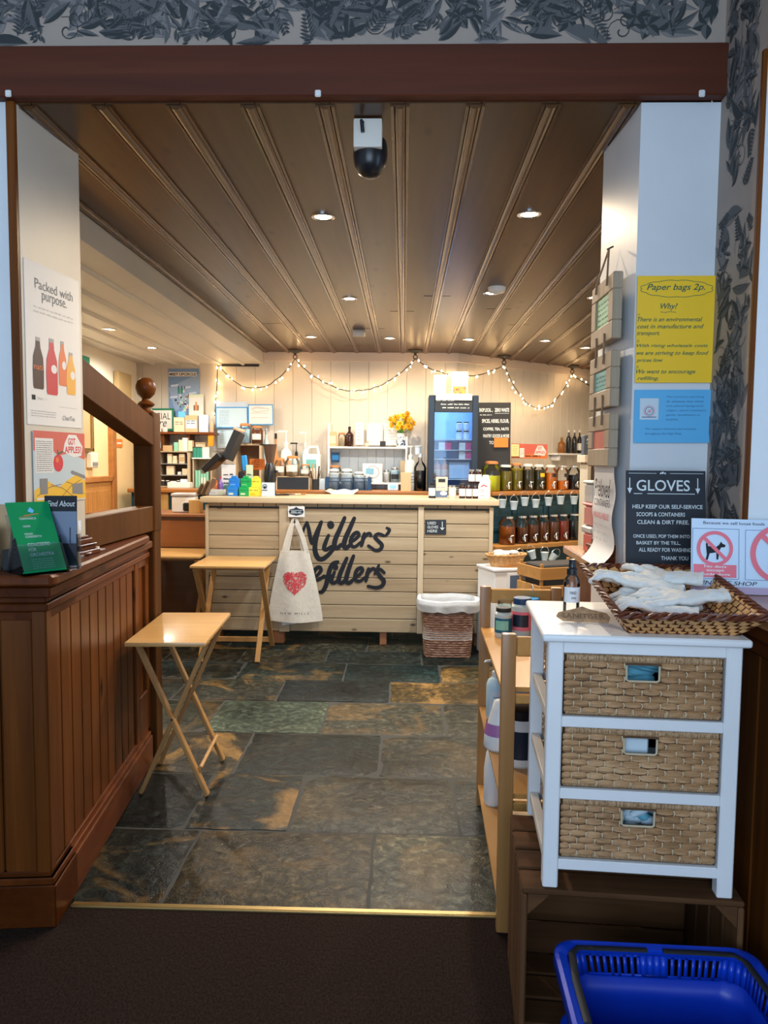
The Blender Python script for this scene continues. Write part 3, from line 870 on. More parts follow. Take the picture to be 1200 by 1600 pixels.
# moulded foot of the left pier
mb = MB()
for z0, z1, e in ((1.10, 1.118, 0.038), (1.118, 1.132, 0.026), (1.132, 1.140, 0.031), (1.140, 1.158, 0.018), (1.158, 1.168, 0.008)):
    mb.prism([(-1.19 + e * .2, 2.305), (-1.18 + e, 2.42), (-1.155 + e, 2.65 + e), (-1.3, 2.65 + e), (-1.3, 2.305)], z1 - z0, 'pine_dark_y', Matrix.Translation((0, 0, z0)), 0.003)
struct('trim_12', mb)

# ---- right-hand half wall, ledge and panelling
mb = MB()
mb.box(0.70, 0.93, 2.08, 3.10, 0, 1.06, 'pine_dark')
mb.box(0.895, 0.928, -0.2, 2.10, 0.16, 1.05, 'pine_dark')
y = -0.2
while y < 2.05:
    mb.box(0.883, 0.897, y, y + 0.12, 0.17, 0.98, 'pine_dark', 0.004); y += 0.126
mb.box(0.862, 0.93, -0.2, 2.10, 0, 0.13, 'pine_dark_y', 0.006); mb.box(0.872, 0.93, -0.2, 2.10, 0.13, 0.16, 'pine_dark_y', 0.006)
mb.box(0.872, 0.93, -0.2, 2.10, 0.98, 1.02, 'pine_dark_y', 0.006); mb.box(0.862, 0.93, -0.2, 2.10, 1.02, 1.066, 'pine_dark_y', 0.006)
struct('wall_low_right', mb)
mb = MB()
mb.prism([(0.655, 2.04), (0.845, 2.03), (0.845, -0.2), (0.93, -0.2), (0.93, 0.75), (1.56, 0.75), (1.56, 2.036), (0.95, 2.036), (0.95, 2.30), (0.95, 3.12), (0.675, 3.12)], 0.034, 'ledge_lit_orange' if 'ledge_lit_orange' in MATS else 'pine_dark_y', Matrix.Translation((0, 0, 1.066)), 0.006)  # ledge top carries its lit orange tone as colour
struct('trim_13', mb)
mb = MB()
for z0, z1, e in ((1.10, 1.125, 0.032), (1.125, 1.148, 0.022), (1.148, 1.162, 0.027), (1.162, 1.182, 0.012)):
    mb.prism([(0.69 - e, 2.40), (0.93, 2.40), (0.93, 2.64 + e), (0.685 - e, 2.64 + e)], z1 - z0, 'pine_dark_y', Matrix.Translation((0, 0, z0)), 0.003)
struct('trim_14', mb)

# ---- stair balustrade with newel post, standing at the far end of the left half wall
t_ = thing('stair_balustrade', 'dark brown newel post with a ball finial, sloping and level rails', 'balustrade', (-1.225, 3.50, 0))
mb = MB(); mb.box(-0.048, 0.048, -0.048, 0.048, 0, 1.655, 'stair_wood', 0.006)
mb.build('newel_post', t_)
mb = MB(); mb.box(0.030, 0.052, -0.052, 0.052, 1.10, 1.665, 'stair_wood', 0.012, seg=3); mb.build('side_board', t_)
mb = MB(); mb.lathe([(0.046, 1.655), (0.046, 1.665), (0.030, 1.675), (0.028, 1.690), (0.040, 1.698), (0.043, 1.704), (0.036, 1.712), (0.022, 1.720), (0.020, 1.730), (0.028, 1.738), (0.043, 1.752), (0.051, 1.775), (0.051, 1.790), (0.042, 1.812), (0.024, 1.826), (0, 1.830)], 'pine_dark', 28, Matrix.Translation((0.0, 0, 0)) @ Matrix.Diagonal((0.93, 0.93, 1, 1)))
mb.build('ball_finial', t_, smooth=50)
mb = MB(); mb.prism([(-0.02, 1.50), (-0.90, 1.70), (-0.90, 1.835), (-0.02, 1.635)], 0.085, 'stair_wood', Matrix.Translation((-0.035, 0, 0)) @ Matrix(((0, 0, 1, 0), (1, 0, 0, 0), (0, 1, 0, 0), (0, 0, 0, 1))), 0.004)
mb.build('sloping_rail', t_, smooth=0)
mb = MB(); mb.box(-0.035, 0.045, -0.90, -0.045, 1.105, 1.225, 'stair_wood', 0.004); mb.build('level_rail', t_)
# ---- panelling, door frame and small things on the left wall, seen through the balustrade
mb = MB(); mb.box(-2.695, -2.67, 4.9, 6.68, 0, 1.235, 'door_wood', 0.004)
for i in range(19):
    mb.box(-2.672, -2.664, 4.92 + i * 0.09, 5.0 + i * 0.09, 0.12, 1.16, 'door_wood', 0.003)
mb.box(-2.70, -2.65, 4.9, 6.70, 1.235, 1.285, 'orange_wood', 0.006)
mb.build('trim_15', None, kind='structure')
mb = MB(); mb.box(-2.70, -2.65, 6.68, 6.78, 0, 2.02, 'orange_wood', 0.006); struct('trim_17', mb)
t_ = thing('picture_frame', 'gilt-framed picture on the warm-lit wall behind the balustrade, cut by the left pier', 'picture', (-2.69, 6.17, 1.50))
mb = MB()
for a, b, c, d in ((-0.14, 0.14, 0, 0.03), (-0.14, 0.14, 0.37, 0.40), (-0.14, -0.11, 0, 0.4), (0.11, 0.14, 0, 0.4)):
    mb.box(0, 0.03, a, b, c, d, 'brass', 0.004)
mb.build('frame', t_)
mb = MB(); mb.box(0.002, 0.010, -0.11, 0.11, 0.03, 0.37, 'card_kraft'); mb.build('canvas_panel', t_)
mb = MB(); mb.box(0, 0.05, -0.07, 0.07, 0, 0.13, 'white_side', 0.008); mb.box(0.05, 0.055, -0.05, 0.05, 0.02, 0.05, 'ink_grey')
mb.build('wall_box', None, (-2.69, 6.27, 1.36), label='small white box fixed to the warm-lit wall above the timber panelling', cat='wall box')
mb = MB(); mb.box(0, 0.006, -0.08, 0.08, 0, 0.075, 'sign_orange'); mb.patch(-0.06, 0.06, 0.03, 0.045, 'paper', sheet((0.0062, 0, 0), (0, 1, 0), (0, 0, 1)))
mb.build('safety_sign', None, (-2.69, 6.93, 1.55), label='small red sign on the warm-lit wall right of the brown door frame', cat='sign')
mb = MB(); mb.box(0, 0.012, -0.15, 0.15, 0, 0.15, 'green_frame', 0.003)
mb.build('safety_sign', None, (-2.695, 6.15, 2.15), label='green sign high on the left wall above the sloping rail', cat='sign')
mb = MB(); mb.box(0, 0.05, -0.16, 0.16, 0, 0.45, 'frame_gold', 0.003)
mb.build('notice_board', None, (-2.695, 7.0, 1.80), label='plain gold-brown board high on the left wall behind the newel post', cat='board')
# ------------------------------------------------------------------ ceiling lamps and fittings
def downlight(name, x, y, z, glowmat, power, col, label, group=None, ang=172):
    t = thing(name, label, 'ceiling light', (x, y, z), 0, group)
    mb = MB(); mb.lathe([(0.052, 0.0), (0.052, -0.005), (0.044, -0.008), (0.037, -0.004), (0.035, 0.0)], 'chrome', 28, cap=False); mb.build('rim', t)
    mb = MB(); mb.lathe([(0.0, -0.0035), (0.035, -0.0030), (0.035, 0.0)], glowmat, 24, cap=False); mb.build('lens', t)
    l = lamp('light_source', 'SPOT', (0, 0, -0.012), power, col, (0, 0, 0), spot=R(ang), blend=0.5, radius=0.03)
    l.parent = t
    return t
DLP = 78
DL = [(-0.368, 3.332, 1, 'left one of the two nearest lights in the timber ceiling'), (0.53, 3.296, 1, 'right one of the two nearest lights in the timber ceiling'),
      (-0.373, 4.981, 0, 'cool white one left of centre, behind the nearest left light'), (0.544, 4.80, 0, 'cool white one beside the smoke alarm'),
      (-0.822, 6.519, 1, 'small one over the left end of the counter'), (-0.136, 6.565, 1, 'small one over the counter, right of the sensor'),
      (0.561, 6.611, 1, 'small one above the fridge'), (1.237, 6.658, 1, 'small one above the oil dispensers'), (1.686, 7.05, 1, 'farthest one on the right near the fairy lights'),
      (1.228, 4.915, 1, 'one beside the right pier, next to the hanging frames')]
for x, y, w_, lab in DL:
    downlight('downlight', x, y, ZC, 'lamp_warm' if w_ else 'lamp_cool', DLP * (0.62 if y < 4 else (0.85 if y < 6 else 0.42)), WARM if w_ else COOL, 'recessed ceiling light, ' + lab, 'recessed lights in the timber ceiling')
downlight('downlight', -2.19, 5.49, ZW, 'lamp_warm', 42, (1, 0.82, 0.6), 'round recessed light in the white ceiling, nearer the left pier', 'recessed lights in the white ceiling')
downlight('downlight', -2.18, 6.39, ZW, 'lamp_cool', 38, (1, 0.95, 0.85), 'round recessed light in the white ceiling, nearer the back wall', 'recessed lights in the white ceiling')

t_ = thing('security_camera', 'black dome camera on a white bracket under the timber ceiling by the beam', 'camera', (-0.125, 2.42, ZC))
mb = MB(); mb.box(-0.045, 0.045, -0.035, 0.03, -0.092, -0.004, 'white_side', 0.006, seg=2); mb.build('bracket', t_)
mb = MB(); mb.lathe([(0, -0.165), (0.02, -0.162), (0.038, -0.150), (0.050, -0.128), (0.055, -0.10), (0.055, -0.07), (0.05, -0.05), (0, -0.045)], 'black_plastic', 28, Matrix.Translation((0.006, 0.026, 0))); mb.build('dome', t_, smooth=50)
mb = MB(); mb.lathe([(0.031, -0.0365), (0.031, -0.0355)], 'chrome', 24, Matrix.Translation((0.004, 0, -0.075)) @ Matrix.Rotation(R(90), 4, 'X') @ Matrix.Translation((0, 0, 0.0005))); mb.build('lens_cover', t_)
mb = MB(); mb.tube([(-0.01, 0.05, -0.002), (-0.02, 0.03, -0.012), (-0.012, -0.01, -0.010), (-0.018, -0.045, -0.02), (-0.015, -0.042, -0.05)], 0.006, 'black_plastic', 8); mb.tube([(0.012, 0.05, -0.002), (0.0, 0.02, -0.014), (-0.02, -0.04, -0.014)], 0.005, 'black_plastic', 8); mb.build('cable', t_)
t_ = thing('smoke_alarm', 'round white smoke alarm between two battens, behind a cool white light', 'smoke alarm', (0.56, 4.66, ZC))
mb = MB(); mb.lathe([(0.055, 0), (0.055, -0.012), (0.048, -0.03), (0.02, -0.035), (0, -0.035)], 'milky', 28); mb.build('body', t_)
mb = MB(); mb.lathe([(0.018, -0.034), (0.016, -0.040), (0, -0.040)], 'cup_white', 16); mb.build('grille', t_)
t_ = thing('motion_sensor', 'small pale box fixed to the timber ceiling above the counter', 'sensor', (-0.385, 6.2, ZC))
mb = MB(); mb.box(-0.05, 0.05, -0.05, 0.1, -0.035, 0, 'white_side', 0.006); mb.build('body', t_)
mb = MB(); mb.box(-0.045, 0.045, -0.062, -0.048, -0.06, -0.012, 'white_side', 0.01, seg=2); mb.build('sensor_window', t_)
for px, lab in ((14, 'at the left end of the beam'), (497, 'in the middle of the beam'), (1096, 'at the right end of the beam')):
    p = W(px, 147, Y=2.262)
    mb = MB(); mb.box(-0.009, 0.009, -0.008, 0, -0.010, 0.010, 'paper', 0.003)
    mb.build('cable_clip', None, (p.x, 2.262, p.z), label='small white square clip ' + lab, cat='clip', group='white clips along the beam')

# ------------------------------------------------------------------ fairy lights on four ceiling hooks
hooks = [(462, 548), (649, 548), (787, 557), (893, 572)]
HK = []
for (px, py), lab in zip(hooks, ('leftmost, above the menu papers', 'second from the left, above the fridge', 'third from the left, above the chalkboard', 'farthest right, above the dispensers')):
    p = W(px, py, Z=ZC); HK.append(p)
    t_ = thing('ceiling_hook', 'black ceiling hook of the fairy lights, ' + lab, 'hook', (p.x, p.y - 0.04, ZC), 0, 'ceiling hooks of the fairy lights')
    mb = MB(); mb.lathe([(0.075, 0), (0.072, -0.008), (0.035, -0.024), (0.014, -0.032), (0.010, -0.05), (0, -0.05)], 'black_matt', 20); mb.build('plate', t_)
    mb = MB(); mb.tube([(0.02 * sin(a), 0, -0.066 + 0.02 * cos(a)) for a in [k * 2 * pi / 12 for k in range(12)]], 0.005, 'black_matt', 6, closed=True); mb.build('ring', t_)
hp = [Vector((h.x, h.y - 0.04, ZC - 0.088)) for h in HK]
def swag(a, b, low, n):
    out = []
    for i in range(n + 1):
        t = i / n; p = a.lerp(b, t)
        mid = (a.z + b.z) / 2 - low
        p.z = p.z - mid * 4 * t * (1 - t)
        p += Vector((0, random.uniform(-0.012, 0.004), random.uniform(-0.006, 0.006)))
        out.append(p)
    return out
random.seed(5)
L0 = W(340, 568, Y=7.40); L0.z = min(L0.z, 2.385)
Lb = W(335, 650, Y=7.42)
R_end = Vector((*along(2.6, 0.06).xy, 2.36))
path = []
path += [Lb.lerp(L0, t) + Vector((random.uniform(-.006, .006), 0, 0)) for t in (0, .2, .4, .6, .8)]
path += swag(L0, hp[0], 2.15, 16) + swag(hp[0], hp[1], 2.125, 30)[1:] + swag(hp[1], hp[2], 2.29, 20)[1:] + swag(hp[2], hp[3], 2.02, 26)[1:] + swag(hp[3], R_end, 2.30, 10)[1:]
t_ = thing('fairy_lights', 'string of warm fairy lights swagged between the ceiling hooks along the back wall', 'fairy lights', (0, 7.3, 2.4))
mb = MB(Matrix.Translation((0, -7.3, -2.4))); mb.tube(path, 0.0045, 'black_matt', 5); mb.build('wire', t_)
nb = 0
acc = 0
bulb0 = None
for i in range(len(path) - 1):
    seg = (path[i + 1] - path[i]).length; acc += seg
    while acc > 0.056 and nb < 100:
        acc -= 0.056
        f = random.random(); p = path[i].lerp(path[i + 1], f)
        off = Vector((random.uniform(-.02, .02), random.uniform(-.02, 0.01), random.choice([-1, -1, 1]) * random.uniform(.008, .022)))
        if bulb0 is None:
            m_ = MB(); m_.ball((0, 0, 0), 0.0068, 'bulb_warm', 8, (1, 1, 1.5)); bulb0 = m_.build('bulb', t_, label=None); bo = bulb0
        else:
            bo = bulb0.copy(); COL.objects.link(bo)
        bo.parent = t_; bo.location = p + off - Vector((0, 7.3, 2.4)); nb += 1

# ------------------------------------------------------------------ front counter
CZ = 1.155
t_ = thing('shop_counter', 'pale planked shop counter with hand-painted black lettering', 'counter', (-0.44, 5.73, 0))
mb = MB()
XL, XR = -1.09, 1.115
rows_n = 9; h0 = 0.105; ph = 0.1025
panels = ((XL + 0.012, -0.525, 1), (-0.44, 0.553, 1), (0.60, XR - 0.01, 1))
for a, b, q in panels:
    for i in range(rows_n):
        z = h0 + i * (ph + 0.005)
        mb.box(a, b, -0.018, 0.0, z, z + ph, 'plank_pale', 0.003)
mb.box(XL, XR, 0.001, 0.012, 0.10, 1.08, 'black_matt')
front = mb.build('front_panel', t_)
mb = MB()
for a, b in ((-0.525, -0.442), (0.555, 0.60), (XR - 0.012, XR + 0.02), (XL - 0.012, XL + 0.012)):
    mb = MB(); mb.box(a, b, -0.030, -0.002, 0.10, 1.095, 'plank_pale_z', 0.003); mb.build('batten', t_)
mb = MB(); x = XL
while x < XR:
    w_ = random.uniform(0.09, 0.12); mb.box(x, min(x + w_ - 0.004, XR), -0.012, 0.4, 1.083, 1.108, 'plank_pale', 0.003); x += w_
mb.build('packing_strip', t_)
mb = MB(); mb.box(-1.135, 1.175, -0.055, 0.62, CZ - 0.045, CZ, 'counter_top', 0.006, seg=2); mb.build('worktop', t_)
mb = MB(); 
for i in range(9):
    z = h0 + i * (ph + 0.005)
    mb.box(XR - 0.002, XR + 0.016, 0.0, 0.55, z, z + ph, 'plank_pale', 0.003)
mb.build('side_panel', t_); mb = MB()
for i in range(9):
    z = h0 + i * (ph + 0.005)
    mb.box(XL - 0.016, XL + 0.002, 0.0, 0.55, z, z + ph, 'plank_pale', 0.003)
mb.build('side_panel', t_)
for x0 in (-0.59, 0.265, 1.0, -1.05):
    mb = MB(); mb.box(x0, x0 + (0.10 if x0 == -0.59 else 0.055), 0.0, 0.09, 0, 0.105, 'block_red', 0.004); mb.build('foot', t_)
# brush lettering, in the plane of the planks
def ZP(zx, zy):
    p = W(430 + zx / 3.4286, 760 + zy / 3.4286, Y=5.712); return (p.x + 0.44, p.z)
strokes = [([(134, 292), (146, 250), (158, 215), (168, 195)], 9), ([(170, 193), (180, 230), (190, 285), (196, 306)], 12), ([(198, 304), (214, 268), (234, 222), (248, 190)], 13),
           ([(246, 192), (228, 250), (214, 310), (216, 355), (232, 386), (256, 388), (285, 366), (312, 336)], 15),
           ([(286, 262), (272, 295), (262, 330), (276, 338), (300, 322)], 13), ([(297, 203), (298, 210)], 22),
           ([(372, 168), (348, 225), (322, 285), (318, 322), (336, 328), (352, 312)], 15), ([(424, 170), (402, 220), (376, 280), (368, 318), (382, 328), (400, 314)], 15),
           ([(402, 300), (428, 284), (448, 262), (440, 247), (420, 258), (404, 290), (410, 318), (430, 322), (456, 300)], 12),
           ([(478, 252), (470, 285), (462, 318)], 12), ([(468, 292), (486, 262), (506, 252), (514, 266)], 11),
           ([(580, 262), (552, 254), (534, 270), (552, 292), (572, 314), (562, 338), (536, 342), (516, 328)], 12), ([(514, 328), (500, 318)], 10),
           ([(598, 222), (612, 232), (604, 250), (592, 262)], 10),
           ([(168, 376), (182, 388), (178, 412), (160, 430)], 14), ([(160, 440), (190, 470), (205, 500)], 13), ([(150, 380), (140, 440), (130, 500)], 13),
           ([(206, 488), (232, 470), (246, 448), (236, 432), (214, 446), (204, 480), (216, 500), (240, 496), (262, 478)], 12),
           ([(336, 404), (312, 412), (296, 436), (284, 480), (272, 530), (254, 562), (240, 566)], 14), ([(238, 492), (274, 482), (312, 476)], 10),
           ([(318, 458), (306, 490), (302, 512), (318, 516), (338, 500)], 12), ([(322, 428), (323, 434)], 18),
           ([(384, 384), (364, 430), (344, 480), (342, 510), (360, 516), (376, 498)], 14), ([(420, 372), (402, 420), (386, 470), (380, 508), (398, 516), (416, 500)], 14),
           ([(426, 490), (452, 472), (468, 450), (460, 436), (438, 448), (428, 480), (434, 504), (456, 506), (478, 488)], 12),
           ([(500, 440), (492, 475), (486, 506)], 12), ([(490, 480), (508, 450), (528, 440), (538, 452)], 11),
           ([(584, 462), (562, 444), (548, 458), (566, 486), (582, 506), (572, 532), (540, 542), (498, 534)], 13), ([(556, 420), (548, 440), (532, 470)], 9)]
def smoothp(P, k=5):
    out = []
    n = len(P)
    if n < 3:
        return [Vector(p) for p in P]
    for i in range(n - 1):
        p0, p1, p2, p3 = (Vector(P[max(0, min(n - 1, j))]) for j in (i - 1, i, i + 1, i + 2))
        for q in range(k):
            t = q / k
            out.append(0.5 * ((2 * p1) + (p2 - p0) * t + (2 * p0 - 5 * p1 + 4 * p2 - p3) * t * t + (3 * p1 - p0 - 3 * p2 + p3) * t ** 3))
    out.append(Vector(P[-1])); return out
mb = MB()
k_ = 5.712 / 1155 / 3.4286
Ml = sheet((0, -0.0185, 0), (1, 0, 0), (0, 0, 1))
zz = 0.0
for P, w in strokes:
    S_ = smoothp([ZP(*p) for p in P]); n = len(S_)
    mb.stroke([(s.x, s.y) for s in S_], [w * k_ * 1.6 * (0.8 + 0.35 * sin(pi * (i + 1) / (n + 1))) for i in range(n)], 'ink', Ml, z=0.0008 + zz); zz += 0.00015
mb.build('painted_lettering', t_, label='black brush lettering reading Millers\' Refillers', smooth=0)
def small_sign(name, w, h, m, M0, label, cat, draw, th=0.004, parent=None, group=None):
    """a card standing or hanging at M0 (lower left corner, x right, y up, z out)"""
    mb = MB(); mb.box(0, w, 0, h, -th, 0, m, min(0.001, th * .3))
    o = mb.build(name, parent, label=label, cat=cat, group=group, smooth=0)
    o.matrix_world = M0
    if draw:
        mb = MB(); draw(mb, w, h); mb.build('print', o, smooth=0)
    return o
def sheet4(px, Y, label_w=None):
    pass
def wall_card(name, x0, y0, x1, y1, Y, m, label, cat, draw, th=0.003, group=None, tilt=0.0):
    """card on or in front of a plane facing the camera, from its place in the room"""
    a = W(x0, y1, Y=Y); b = W(x1, y1, Y=Y); c = W(x0, y0, Y=Y)
    M0 = sheet(a, (b.x - a.x, 0, b.z - a.z), (0, sin(tilt), cos(tilt)))
    return small_sign(name, (b - a).length, (c.z - a.z) / cos(tilt), m, M0, label, cat, draw, th, group=group)

# ---- on the counter front
def d_used(mb, w, h):
    for i, s_ in enumerate(('USED', 'GLOVES', 'HERE')):
        mb.text(s_, w * .12, w * (.52, .62, .58)[i], h * (.68 - i * .27), h * (.86 - i * .27), 'chalk', I4)
    mb.stroke([(w * .82, h * .85), (w * .82, h * .35)], w * .03, 'chalk', I4); mb.stroke([(w * .74, h * .45), (w * .82, h * .32), (w * .9, h * .45)], w * .03, 'chalk', I4)
wall_card('chalk_sign', 664, 812, 697, 835, 5.705, 'chalkboard', 'small slate sign reading USED GLOVES HERE on the counter planks', 'sign', d_used)
def d_logo(mb, w, h):
    mb.poly([(w * .05, h * .5, .0005), (w * .12, h * .72, .0005), (w * .35, h * .78, .0005), (w * .5, h * .95, .0005), (w * .65, h * .78, .0005), (w * .88, h * .72, .0005), (w * .95, h * .5, .0005), (w * .88, h * .28, .0005), (w * .5, h * .12, .0005), (w * .12, h * .28, .0005)], 'navy', I4)
    mb.stroke([(w * .15, h * .62), (w * .85, h * .62)], h * .03, 'chalk', I4, .0008); mb.stroke([(w * .15, h * .36), (w * .85, h * .36)], h * .03, 'chalk', I4, .0008)
    mb.scribble(w * .2, w * .8, h * .43, h * .12, 'chalk', I4, h * .03, .0009)
wall_card('sticker', 450, 791, 476, 808, 5.68, 'paper', 'white card with a dark hexagonal badge under the worktop edge, above the tote bag', 'sticker', d_logo)

# ---- tote bag on a hook
bx = W(460, 970, Y=5.64)
t_ = thing('tote_bag', 'cream canvas tote bag with a red heart print hanging on the counter front', 'bag', (bx.x, 5.655, bx.z))
bw, bh = 0.205, 0.545      # half width at the foot, height
def bagf(u, v, side):
    wid = 0.205 - 0.095 * v ** 1.3
    x = (u * 2 - 1) * wid + (0.015 if u > .5 else -0.005) * (1 - v)
    bul = 0.035 * sin(pi * u) * (0.35 + 0.65 * (1 - v)) * side
    y = -bul - 0.006 * side * 0 + 0.006 * sin(9 * u + 3 * v) * sin(pi * u)
    return (x, y, v * 0.545 * 1.0 + 0.012 * sin(u * pi) * (1 - v) * -1)
mb = MB(); mb.grid(lambda u, v: bagf(u, v, 1), 20, 24, 'canvas'); mb.grid(lambda u, v: bagf(1 - u, v, -0.3), 20, 12, 'canvas')
mb.build('bag_body', t_, smooth=60)
def strap(x0, x1, y, w0, z0=0.53):
    pts = [(x0, z0), (x0 + (0.0 - x0) * .45 - .004, z0 + .13), (-0.014, z0 + 0.235), (0.0, z0 + 0.25), (0.014, z0 + 0.235), (x1 + (0.0 - x1) * .45 + .006, z0 + .13), (x1, z0)]
    S_ = smoothp(pts, 6)
    mb = MB()
    for a, b in zip(S_, S_[1:]):
        d = (b - a).normalized(); q = Vector((-d.y, d.x)) * w0 / 2
        c = [a + q, a - q, b - q, b + q]
        vs = [mb.bm.verts.new((p.x, y, p.y)) for p in c]; ws = [mb.bm.verts.new((p.x, y + 0.004, p.y)) for p in c]
        for f in ([0, 1, 2, 3],):
            fa = mb.bm.faces.new([vs[i] for i in f]); fb = mb.bm.faces.new([ws[i] for i in f[::-1]])
        for i in range(4):
            mb.bm.faces.new((vs[i], vs[(i + 1) % 4], ws[(i + 1) % 4], ws[i]))
    mb.mi('canvas'); mb.build('strap', t_)
strap(-0.085, 0.095, -0.006, 0.036); strap(-0.062, 0.070, 0.006, 0.034)
# red heart drawn with many small marks
def inheart(x, y):
    return (x * x + y * y - 1) ** 3 - x * x * y ** 3 < 0
mb = MB()
rr = random.Random(4)
def onbag(x, z):      # lies just in front of the curved cloth
    v = z / 0.545; wid = 0.205 - 0.095 * v ** 1.3; u = (x / wid + 1) / 2
    return bagf(u, v, 1)[1] - 0.0035
HX, HZ, HS = 0.004, 0.285, 0.082
for k in range(1500):
    x, y = rr.uniform(-1.25, 1.25), rr.uniform(-1.2, 1.3)
    if inheart(x, y):
        L = rr.uniform(.05, .14); a = (0.6 if x < 0 else 2.4) + rr.uniform(-.9, .9) if y < 0 else rr.uniform(0, 3)
        x2, y2 = x + L * cos(a), y + L * sin(a)
        if inheart(x2, y2):
            P = [(HX + q * HS, HZ + r_ * HS) for q, r_ in ((x, y), (x2, y2))]
            w = 0.0019; d = Vector((P[1][0] - P[0][0], P[1][1] - P[0][1])).normalized(); n = Vector((-d.y, d.x)) * w
            c = [(P[0][0] + n.x, P[0][1] + n.y), (P[0][0] - n.x, P[0][1] - n.y), (P[1][0] - n.x, P[1][1] - n.y), (P[1][0] + n.x, P[1][1] + n.y)]
            e = rr.uniform(0, .0008)
            mb.poly([(p[0], onbag(*p) - e, p[1]) for p in c], 'red_print')
c = [(HX - .05 + 0.018 * cos(a), HZ + .055 + 0.018 * sin(a)) for a in [i * 2 * pi / 16 for i in range(16)]]
mb.poly([(p[0], onbag(*p) - .001, p[1]) for p in c], 'red_print')
mb.text('NEW MILLS', -0.105, 0.115, 0.055, 0.07, 'black_matt', sheet((0, -0.040, 0), (1, 0, 0), (0, 0, 1)), space=1.6)
mb.build('heart_print', t_, label='red heart made of small marks, small dark lettering below', smooth=0)
mb = MB(); mb.tube([(0, 0.05, 0.775), (0, 0.0, 0.772), (0, -0.012, 0.776), (0, -0.016, 0.79)], 0.004, 'dark_metal', 6); mb.build('hook', t_)
mb = MB(); mb.grid(lambda u, v: (-0.10 + 0.11 * u, 0.01 + 0.008 * sin(6 * u), -0.045 + 0.07 * v + 0.02 * u), 6, 3, 'paper')
mb.build('paper_lining', t_)

# ---- laundry hamper
hx = W(700, 1030, Y=5.34)
t_ = thing('hamper', 'brown seagrass hamper with a white liner in front of the counter', 'hamper', (hx.x + 0.0, 5.50, 0), 0)
mb = MB()
def ham(u, v):
    a = u * 2 * pi; n = 5.0
    w_, d_ = 0.172 + 0.026 * v, 0.132 + 0.02 * v
    c, s_ = cos(a), sin(a)
    rr_ = (abs(c) ** n + abs(s_) ** n) ** (-1 / n)
    rip = 0.0035 * sin(v * 46 * pi)
    return ((w_ + rip) * c * rr_, (d_ + rip) * s_ * rr_, 0.005 + v * 0.40)
mb.grid(ham, 48, 138, 'seagrass', True); mb.box(-.16, .16, -.12, .12, 0, .01, 'seagrass')
mb.build('woven_body', t_, smooth=60)
mb = MB()
def lin(u, v):
    a = u * 2 * pi; n = 5.0; c, s_ = cos(a), sin(a); rr_ = (abs(c) ** n + abs(s_) ** n) ** (-1 / n)
    wav = 0.006 * sin(a * 9) + 0.004 * sin(a * 17 + 2)
    prof = [(-0.012, 0.13), (-0.010, 0.40), (0.004, 0.430), (0.022, 0.425), (0.028, 0.40), (0.020 + wav, 0.345 + wav)]
    k = v * (len(prof) - 1); i = min(int(k), len(prof) - 2); f = k - i
    o = prof[i][0] * (1 - f) + prof[i + 1][0] * f; z = prof[i][1] * (1 - f) + prof[i + 1][1] * f
    fl = max(0, c) ** 8 * 0.02 * (v > .5) + max(0, -c) ** 8 * 0.01 * (v > .5)
    return ((0.196 + o + fl) * c * rr_, (0.150 + o) * s_ * rr_, z + 0.004 * sin(a * 5 + 1))
mb.grid(lin, 72, 20, 'liner', True); mb.build('liner', t_, smooth=60)

# ---- folding tray tables
def tray_table(label, loc, rot, w, d, h, along_x, group='folding snack tables'):
    """X frames lie across x when along_x, else across y"""
    t = thing('folding_table', label, 'table', loc, rot, group)
    mb = MB(); mb.box(-w / 2, w / 2, -d / 2, d / 2, h - 0.019, h, 'beech', 0.007, seg=2); mb.build('tabletop', t)
    mb = MB()
    for q in (-1, 1):
        if along_x:
            mb.box(q * (w * .30) - .014, q * (w * .30) + .014, -d * .36, d * .36, h - 0.042, h - 0.019, 'beech_leg', 0.003)
        else:
            mb.box(-w * .42, w * .42, q * (d * .33) - .014, q * (d * .33) + .014, h - 0.042, h - 0.019, 'beech_leg', 0.003)
    mb.build('underside_rail', t)
    inner = 0.030
    for q in (-1, 1):
        for k in (-1, 1):
            off = q * ((d * .31 if along_x else w * .44) - (0 if k > 0 else inner))
            e = (w if along_x else d) * 0.44
            a, b = (-k * e, h - 0.03), (k * e, 0.006)
            m2 = MB()
            if along_x:
                m2.bar((a[0], off, a[1]), (b[0], off, b[1]), 0.018, 0.036, 'beech_leg', (0, 1, 0), 0.003)
            else:
                m2.bar((off, a[0], a[1]), (off, b[0], b[1]), 0.018, 0.036, 'beech_leg', (1, 0, 0), 0.003)
            m2.build('leg', t)
        m2 = MB(); c = off
        m2.tube([(0, (q * d * .31) - .02, h * .49), (0, (q * d * .31) + .014, h * .49)] if along_x else [((q * w * .44) - .02, 0, h * .49), ((q * w * .44) + .014, 0, h * .49)], 0.006, 'dark_metal', 8)
        m2.build('bolt', t)
    m2 = MB()
    e = (w if along_x else d) * 0.44; f = 0.20
    if along_x:
        xx = e * (1 - 2 * f * .62); m2.boxc((xx, 0, h * f * .8), (0.016, d * .62, 0.045), 'beech_leg', (0, R(25), 0), 0.003)
    else:
        yy = e * (1 - 2 * f * .35); m2.boxc((0, yy, h * f * .45), (w * .84, 0.016, 0.04), 'beech_leg', (0, 0, 0), 0.003)
    m2.build('stretcher', t)
    return t
tray_table('pale folding table beside the panelled half wall, nearest the camera', (-0.985, 3.245, 0), R(3.5), 0.33, 0.60, 0.70, True)
tray_table('pale folding table standing against the left end of the planked counter', (-1.235, 5.385, 0), R(1), 0.53, 0.55, 0.70, False)
